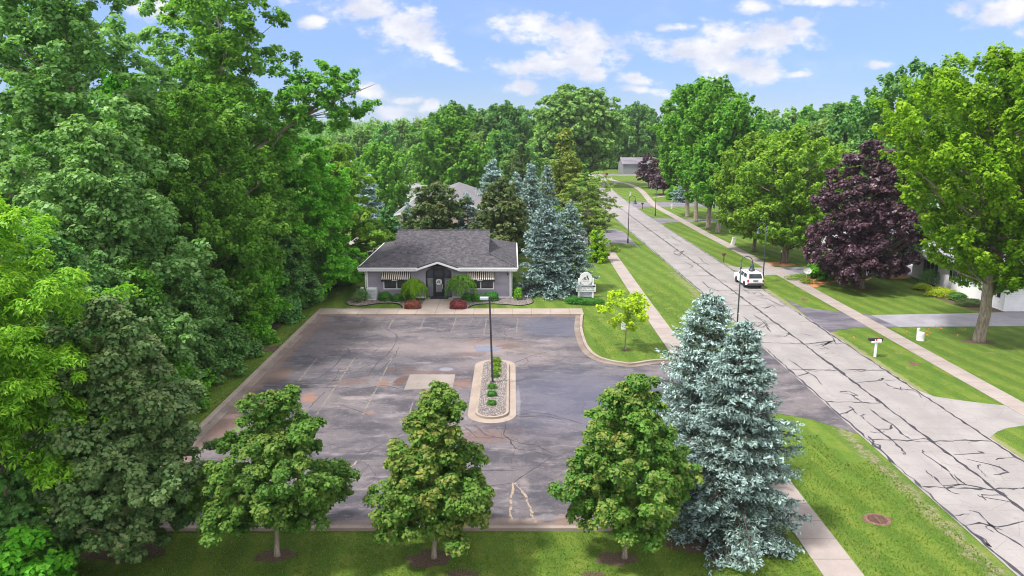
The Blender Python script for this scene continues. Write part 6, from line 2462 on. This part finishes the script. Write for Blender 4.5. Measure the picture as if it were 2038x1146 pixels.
bigmaple()
tree('maple_tree', 'mid-green maple cut off by the right edge of the picture', 'maple', 41.4, 50.5, 15.3, 5.2, 'light', 'bark_pale', 82, r0=.25, z0=4.0, prof='round', lobes=90, lobe_r=1.2, clumps=8, clump_r=.50, per=46, ln=.28, wd=.23, limbs=.6)
x, y = G(1713.5, 573)
tree('purple_maple', 'large dark purple-leaved maple on the right lawn', 'purple maple', x, y, HZ(277, y), 6.1, 'purple', 'bark', 83, r0=.30, z0=1.4, prof='egg', lobes=175, lobe_r=1.1, clumps=8, clump_r=.46, per=66, ln=.25, wd=.21, irregular=.14, flat=.7, tipf=.45, limbs=.6, lean=(.5, 0), squash=(1.0, 1))
x, y = G(1783, 551)
tree('crabapple_tree', 'small dark vase-shaped tree behind the large purple maple', 'small tree', x, y, 5.2, 2.6, 'dark', 'bark_dark', 84, r0=.14, z0=1.0, prof='vase', lobes=40, lobe_r=.8, clumps=7, clump_r=.4, per=34, ln=.24, wd=.16, fork=3)
x, y = G(1638, 555)
tree('yew_bush', 'blue-green upright bush left of the large purple maple', 'bush', x, y, 3.0, 2.0, 'green', 'bark_dark', 85, r0=.1, z0=.15, prof='cone', lobes=40, lobe_r=.55, clumps=7, clump_r=.28, per=34, ln=.20, wd=.10)
x, y = G(1690, 553)
tree('purple_bush', 'small purple bush in the mulch left of the large purple maple trunk', 'bush', x, y, 3.4, 1.3, 'purple', 'bark_dark', 86, r0=.08, z0=.2, prof='vase', lobes=22, lobe_r=.5, clumps=6, clump_r=.28, per=30, ln=.2, wd=.16, fork=2)
for i, (px, py, rx, hh, lf, lab) in enumerate([(1836, 576, .95, .8, 'lime', 'yellow-green mound shrub at the tip of the right bed'), (1873, 590, 1.7, 1.1, 'lime', 'wide yellow-green mound shrub in the right bed'), (1905, 597, .9, .9, 'dark', 'dark green mound shrub before the white house'),
                                               (1930, 608, 1.3, .8, 'maple_dull', 'grey-green low shrub before the white house wall'), (1851, 568, 1.2, 2.2, 'dark', 'dark upright shrub behind the yellow-green mounds')]):
    X_, Y_ = G(px, py)
    shrub('mound_shrub', lab, X_, Y_, rx, hh, lf, 140 + i, group='shrubs in the bed by the white house', n=2200, ln=.13, wd=.07, ry=rx * .7, loose=.15)
for i, (px, py, rx, hh, lf, lab) in enumerate([(1579, 556, 1.0, .5, 'pine', 'low grey-green lavender clump by the right sidewalk'), (1605, 564, .7, .7, 'rusty', 'small reddish shrub in the mulch under the satellite dish'), (1592, 553, .8, .5, 'light', 'low green clump behind the satellite dish mast')]):
    X_, Y_ = G(px, py)
    shrub('low_shrub', lab, X_, Y_, rx, hh, lf, 150 + i, n=900, ln=.14, wd=.05, loose=.3, spiky=.6)

x, y = G(1562, 523)
tree('maple_tree', 'light green maple with thick trunk in a mulch ring, beyond the white car', 'maple', x, y, HZ(252, y), 6.6, 'light', 'bark', 87, 'light green maples on the right', r0=.42, z0=2.2, prof='round', lobes=140, lobe_r=1.25, clumps=8, clump_r=.52, per=44, ln=.33, wd=.25, grow=1.1, stretch=1.7, limbs=.5)
x, y = G(1500, 501)
tree('maple_tree', 'light green maple with thinner trunk, left of the one in the mulch ring', 'maple', x, y, HZ(262, y), 5.6, 'light', 'bark', 88, 'light green maples on the right', r0=.26, z0=2.0, prof='round', lobes=110, lobe_r=1.25, clumps=8, clump_r=.52, per=42, ln=.35, wd=.27, grow=1.0, stretch=1.6, limbs=.5)
tree('maple_tree', 'tall dark green maple rising behind the large purple maple', 'maple', 59, 113, 25.5, 8.0, 'dark', 'bark', 89, r0=.4, z0=3, prof='vase', lobes=120, lobe_r=1.5, clumps=7, clump_r=.66, per=40, ln=.50, wd=.38, grow=1.2, stretch=2.2, limbs=.4)
GR = [((1368, 431.5), 5.4, 23.5, ''), ((1384.5, 440.5), 5.2, 24.5, 'second trunk from the left in the row of four tall green maples'),
      ((1409, 454.5), 5.6, 23.8, 'third, forked trunk in the row of four tall green maples'), ((1428, 464), 5.0, 21.0, 'right-hand trunk in the row of four tall green maples, behind leaves')]
GR[0] = (GR[0][0], GR[0][1], GR[0][2], 'leftmost, forked trunk of the row of four tall green maples')
for i, ((px, py), R_g, H_g, lab) in enumerate(GR):
    x, y = G(px, py)
    tree('maple_tree', lab, 'maple', x, y, H_g, R_g, 'green2', 'bark_pale', 160 + i, 'row of four tall maples on the right', r0=.40, z0=5.4 if i < 2 else 4.6, prof='vase' if i == 1 else 'round', lobes=105, lobe_r=1.5, clumps=7, clump_r=.62, per=40, ln=.46, wd=.34, grow=1.1, stretch=1.8, limbs=.4,
         fork=2 if i in (0, 2) else 0, lean=((-1.2, 0), (0, 0), (.8, 0), (1.6, 0))[i], squash=(1.15, 1))
for i, (px, py, ty, R_p, lab) in enumerate([(1290.5, 374, 303, 4.2, 'small purple maple left of the tall maple row, nearer the cross street'), (1320, 387.5, 342, 3.5, 'low purple maple just left of the tall maple trunks')]):
    x, y = G(px, py)
    tree('purple_maple', lab, 'purple maple', x, y, HZ(ty, y), R_p, 'purple', 'bark', 170 + i, 'small purple maples near the cross street', r0=.16, z0=1.8, prof='ovate' if i == 0 else 'dome', lobes=44, lobe_r=1.0, clumps=6, clump_r=.5, per=26, ln=.45, wd=.36)
x, y = G(1340, 397)
tree('leafy_bush', 'rounded green bush left of the far blue spruce', 'bush', x, y, 3.4, 1.6, 'green', 'bark', 172, r0=.06, z0=.2, prof='dome', lobes=18, lobe_r=.7, clumps=6, clump_r=.36, per=24, ln=.34, wd=.26)

# ---- middle distance
tree('round_tree', 'big round mid-green tree behind the building roof', 'tree', -13.2, 160, HZ(217, 160), 9.6, 'green2', 'bark', 180, r0=.35, z0=2.0, prof='dome', lobes=150, lobe_r=1.8, clumps=7, clump_r=.8, per=38, ln=.62, wd=.46, grow=.9, stretch=1.6, limbs=.5)
tree('columnar_tree', 'broad columnar green tree left of the big round one', 'tree', -23.6, 138, HZ(287, 138), 5.0, 'green2', 'bark', 181, r0=.25, z0=1.0, prof='column', lobes=90, lobe_r=1.2, clumps=7, clump_r=.60, per=36, ln=.46, wd=.34, grow=1.6, stretch=2.4)
tree('cottonwood_tree', 'massive domed cottonwood rising above the far end of the street', 'tree', 17.5, 212, HZ(168, 212), 14.0, 'far', 'bark', 182, r0=.6, z0=4, prof='round', lobes=170, lobe_r=2.6, clumps=7, clump_r=1.15, per=38, ln=.82, wd=.66, squash=(1.05, .8), irregular=.2, limbs=.4)
tree('rusty_topped_tree', 'yellowish tree with rust-coloured top behind the spruce pair', 'tree', 8.6, 125, HZ(246, 125), 4.6, 'rusty', 'bark', 183, r0=.2, z0=1, prof='cone', lobes=80, lobe_r=1.2, clumps=7, clump_r=.55, per=34, ln=.42, wd=.28)
tree('dark_conifer', 'dark narrow conifer left of the rust-topped tree', 'conifer', 1.6, 146, HZ(262, 146), 3.8, 'olive', 'bark', 184, r0=.2, z0=.6, prof='cone', lobes=60, lobe_r=1.1, clumps=6, clump_r=.5, per=32, ln=.42, wd=.22)
tree('dark_bush', 'dark reddish-brown small tree below the rust-topped tree', 'small tree', 12.2, 120, 6.4, 2.9, 'olive', 'bark', 185, r0=.12, z0=.5, prof='dome', lobes=36, lobe_r=.9, clumps=6, clump_r=.45, per=30, ln=.36, wd=.26)
tree('round_bush', 'rounded yellow-topped bush before the metal-roofed building', 'bush', -60.5, 232, 6.6, 4.6, 'lime', 'bark', 186, r0=.15, z0=.3, prof='dome', lobes=36, lobe_r=1.3, clumps=6, clump_r=.7, per=24, ln=.7, wd=.5)
tree('round_bush', 'rounded olive bush right of the yellow-topped one', 'bush', -52.5, 236, 7.6, 4.0, 'olive', 'bark', 187, r0=.15, z0=.3, prof='dome', lobes=36, lobe_r=1.3, clumps=6, clump_r=.7, per=24, ln=.7, wd=.5)
tree('purple_bush', 'purple-red bush at the corner of the orange-roofed house', 'bush', 1.5, 228, 5.2, 2.0, 'purple', 'bark', 188, r0=.1, z0=.2, prof='dome', lobes=16, lobe_r=.9, clumps=6, clump_r=.5, per=20, ln=.6, wd=.5)
tree('leafy_bush', 'lime green small tree before the orange-roofed house', 'small tree', -1.5, 215, 6.5, 2.2, 'bright', 'bark', 189, r0=.1, z0=.3, prof='dome', lobes=18, lobe_r=.9, clumps=6, clump_r=.5, per=20, ln=.55, wd=.42)

# ---- far trees: a few crowns shared by many trees
protos = []
for i, (pf, lf, Rp) in enumerate([('round', 'far', 6.2), ('dome', 'far', 6.8), ('vase', 'dark', 5.8), ('ovate', 'green2', 5.6), ('column', 'far', 4.2)]):
    protos.append((pf, lf, Rp, i))
FARL = {0: 'rounded distant tree', 1: 'broad distant tree', 2: 'dark spiky-topped distant tree', 3: 'pointed-crowned distant tree', 4: 'slim distant tree'}
FT = []
R_ = random.Random(12)
# x pixel, distance, top pixel, kind
for (px, Yd, ty, kd) in [(905, 225, 206, 2), (935, 232, 214, 2), (962, 228, 222, 2), (985, 236, 212, 2), (1010, 230, 206, 2), (1035, 240, 216, 2), (880, 235, 222, 2), (1075, 260, 212, 0), (1262, 285, 206, 2), (1282, 300, 212, 2), (1245, 300, 214, 2),
                         (770, 235, 243, 0), (800, 250, 240, 4), (740, 245, 247, 3), (722, 240, 252, 4), (700, 300, 262, 1), (845, 260, 236, 0), (825, 245, 246, 3), (755, 300, 240, 1), (860, 300, 228, 1),
                         (706, 225, 318, 3), (745, 215, 300, 0), (835, 230, 262, 0), (682, 310, 262, 1), (1010, 180, 262, 2), (985, 190, 255, 3), (1040, 190, 285, 0), (955, 210, 262, 0), (1020, 175, 300, 4),
                         (1230, 300, 240, 0), (1255, 310, 250, 1), (1275, 315, 255, 0), (1300, 310, 250, 1), (1240, 290, 290, 1), (1262, 288, 296, 1), (1285, 290, 295, 1), (1222, 292, 288, 1), (1305, 296, 290, 0),
                         (1140, 290, 250, 0), (1170, 300, 262, 1), (1110, 285, 262, 0), (1190, 300, 270, 2), (1150, 285, 300, 1), (1180, 283, 300, 0), (1205, 290, 262, 2),
                         (1530, 235, 218, 0), (1565, 225, 212, 1), (1600, 215, 206, 3), (1632, 190, 214, 2), (1660, 175, 205, 0), (1545, 190, 232, 0), (1585, 165, 236, 3), (1625, 150, 240, 0), (1680, 150, 200, 2),
                         (1500, 240, 232, 1), (1480, 200, 240, 0), (1850, 190, 178, 2), (1830, 170, 200, 0), (1880, 180, 196, 1), (1930, 200, 190, 0), (1990, 190, 180, 2), (2035, 170, 190, 1), (1900, 165, 250, 3), (1960, 160, 240, 0), (2020, 150, 260, 1),
                         (1860, 175, 310, 0), (1925, 172, 330, 1), (1990, 165, 330, 3), (1520, 170, 300, 0), (1460, 190, 300, 1), (1430, 215, 300, 0), (1350, 235, 300, 1), (1390, 230, 290, 0), (1320, 240, 310, 1), (1600, 150, 330, 1), (1660, 140, 320, 0), (1560, 160, 330, 1),
                         (1720, 140, 260, 0), (1800, 150, 300, 1), (1120, 180, 300, 0), (1150, 172, 320, 3)]:
    zc = Yd * math.cos(TH) + 3
    FT.append(((px - CX) * zc / FPX, Yd, max(HZ(ty, Yd), 5.0), kd, px))
PR = {}
SPOTS = [(715, 'above the metal-roofed building'), (790, 'around the columnar tree'), (880, 'beside the big round tree'), (950, 'just right of the big round tree'), (1000, 'over the orange-roofed house'),
         (1045, 'left of the domed cottonwood'), (1130, 'in front of the domed cottonwood'), (1200, 'at the foot of the domed cottonwood'), (1245, 'right of the domed cottonwood'), (1275, 'behind the grey barn'),
         (1315, 'right of the grey barn'), (1400, 'behind the tall maple row'), (1510, 'just right of the tall maple row'), (1600, 'above the left light green maple'),
         (1700, 'above the right light green maple'), (1860, 'behind the large purple maple'), (1945, 'behind the left half of the bright green maple'), (9999, 'behind the bright green maple, right half')]
ORD = ['leftmost', 'second from the left', 'third from the left', 'fourth from the left', 'fifth from the left']
labs = []
for (X_, Y_, H_, kd, px) in FT:
    sp = [w_ for (lim, w_) in SPOTS if px < lim][0]
    labs.append((kd, sp, px, len(labs)))
for i, (X_, Y_, H_, kd, px) in enumerate(FT):
    sp = labs[i][1]
    same = sorted((q[2], q[3]) for q in labs if q[0] == kd and q[1] == sp)
    lab = FARL[kd] + ' ' + sp
    if len(same) > 1:
        lab += ', ' + ORD[same.index((px, i))]
    if kd not in PR:
        pf, lf, Rp, _ = protos[kd]
        PR[kd] = tree('distant_tree', lab, 'tree', X_, Y_, 16.0, Rp, lf, 'bark', 200 + kd, 'distant trees closing the view', r0=.26, z0=.8, prof=pf, lobes=80, lobe_r=1.45, clumps=7, clump_r=.72, per=30, ln=.66, wd=.50, grow=1.0,
                      stretch=2.0 if kd == 2 else 1.3, limbs=.3)
        PR[kd].scale = (max(.85, H_ / 20), max(.85, H_ / 20), H_ / 16.0)
    else:
        w_ = R_.uniform(.85, 1.15) * max(.75, H_ / 18)
        copy_thing(PR[kd], (X_, Y_, 0), R_.uniform(0, 6.28), (w_, w_, H_ / 16.0), lab)

# far-off woods that read as one mass
def far_wood(name, seed, items, lf, size=1.5, per=420):
    R = np.random.RandomState(seed)
    Vs, vs_ = [], []
    for (X_, Y_, H_, Rr) in items:
        n = per
        d = nrm(R.randn(n, 3))
        d[:, 2] = np.abs(d[:, 2]) * 1.2 - .3
        lump = 1 + .16 * np.sin(d[:, 0] * 6 + X_) + .14 * np.sin(d[:, 1] * 7 + d[:, 2] * 5 + Y_)
        u = (.75 + .25 * R.rand(n)) * lump
        C = np.stack([X_ + d[:, 0] * Rr * u, Y_ + d[:, 1] * Rr * u, H_ * .5 + d[:, 2] * H_ * .5 * u], 1)
        C[:, 2] = np.maximum(C[:, 2], .2)
        N = nrm(d + R.randn(n, 3) * .5 + np.array([0, 0, .4]))
        s = size * (.7 + .6 * R.rand(n)) * (Y_ / 500) ** .5
        Vs.append(leaves(R, C, N, nrm(R.randn(n, 3)), s, s * .8))
        vs_.append(np.clip(R.rand(n) * .6 + R.rand() * .4, 0, 1))
    me = quads_mesh(name, np.concatenate(Vs), L[lf], np.concatenate(vs_), np.zeros(sum(len(q) for q in vs_)))
    o = obj_of(me, name)
    tag(o, 'hazy far-off woods along the horizon', 'woods', kind='stuff')
    return o


items = []
R_ = random.Random(5)
for Yd in (330, 400, 480, 580, 700, 860, 1050):
    X_ = -Yd * .72
    while X_ < Yd * .78:
        if not (-70 < X_ < 60 and Yd < 340):
            items.append((X_, Yd + R_.uniform(-18, 18), R_.uniform(11, 20.5) + (Yd - 330) * .006 + 2.0 * math.sin(X_ * .02 + Yd), R_.uniform(5, 9) * (Yd / 450) ** .35))
        X_ += R_.uniform(9, 14) * (Yd / 400) ** .5
far_wood('far_woods', 9, items, 'far')


# ------------------------------------------------------------------ turf near the camera
L['turf'] = leaf_mat('turf_blades', (0.060, 0.130, 0.012), (0.130, 0.215, 0.024), (0.240, 0.250, 0.080), 0.45, 0.8, 0.1, 0.0, 1.0)
RG = np.random.RandomState(8)
pts = []
for (x0, x1, y0, y1, dens) in [(-22, 11.9, 20.5, 29.05, 170), (13.6, 18.9, 19.5, 41.0, 170), (6.4, 11.9, 29, 41.5, 110), (-20.3, -17.95, 29, 66, 90), (26.9, 30.2, 26, 50, 110), (31.9, 36, 28, 52, 90), (6.6, 11.9, 53.5, 66, 60), (13.6, 18.6, 57.5, 80, 60)]:
    n = int((x1 - x0) * (y1 - y0) * dens)
    q = np.stack([x0 + (x1 - x0) * RG.rand(n), y0 + (y1 - y0) * RG.rand(n)], 1)
    # clumps
    f = np.sin(q[:, 0] * 2.1 + 1.3 * np.sin(q[:, 1] * 1.7)) + np.sin(q[:, 1] * 2.9 + 1.1 * np.sin(q[:, 0] * 2.3)) + RG.randn(n) * .9
    pts.append(q[(f > -1.9) & (RG.rand(n) < .6)])
q = np.concatenate(pts)
for (px, py, r_) in [(548, 1106, .75), (856, 1112, .9), (1228, 1112, .75), (250, 1098, 1.4), (1445, 1078, 1.9), (1744, 1033, .62), (1817.5, 724.5, .4), (1245, 696, .3)]:
    c_ = G(px, py)
    q = q[np.hypot(q[:, 0] - c_[0], q[:, 1] - c_[1]) > r_]
# keep off drives
keep = ~((q[:, 0] > 6) & (q[:, 0] < 19) & (q[:, 1] > 42.2) & (q[:, 1] < 53)) & ~((q[:, 0] > 15.5) & (q[:, 0] < 19.4) & (q[:, 1] > 39.2) & (q[:, 1] < 58)) & ~((q[:, 0] > 26) & (q[:, 1] > 35.5) & (q[:, 1] < 48.5)) & ~((q[:, 0] > 17.0) & (q[:, 1] > 36))
q = q[keep]
n = len(q)
hh = .045 + .06 * RG.rand(n) ** 2
Cb = np.stack([q[:, 0], q[:, 1], hh * .45], 1)
Ab = nrm(np.stack([RG.randn(n) * .45, RG.randn(n) * .45, np.ones(n)], 1))
Nb = nrm(np.stack([RG.randn(n), RG.randn(n), .3 * np.ones(n)], 1))
Vb = leaves(RG, Cb, Nb, Ab, hh * 1.1, .030 + .03 * RG.rand(n), .25)
vb = np.clip(.5 + .3 * np.sin(q[:, 0] * 1.1 + q[:, 1] * .3) + RG.randn(n) * .28, 0, 1)
turf = obj_of(quads_mesh('grass_blades', Vb, L['turf'], vb, RG.rand(n) ** 5), 'grass_blades')
tag(turf, 'short grass blades in the nearer lawns', 'grass', kind='stuff')

# ------------------------------------------------------------------ air
hz = bpy.data.materials.new('haze_air')
hz.use_nodes = True
h_ = NT(hz.node_tree)
h_.n.clear()
ho = h_.new('ShaderNodeOutputMaterial')
hv_ = h_.new('ShaderNodeVolumePrincipled')
hv_.inputs['Color'].default_value = (0.86, 0.92, 1.0, 1)
hv_.inputs['Density'].default_value = 0.00013
hv_.inputs['Anisotropy'].default_value = 0.2
h_.l.new(hv_.outputs[0], ho.inputs['Volume'])
mb = MB()
mb.box(-2700, 2700, -350, 2700, -1.2, 60)
tag(mb.build('haze', hz), 'thin summer haze over the whole scene', 'haze', kind='stuff')
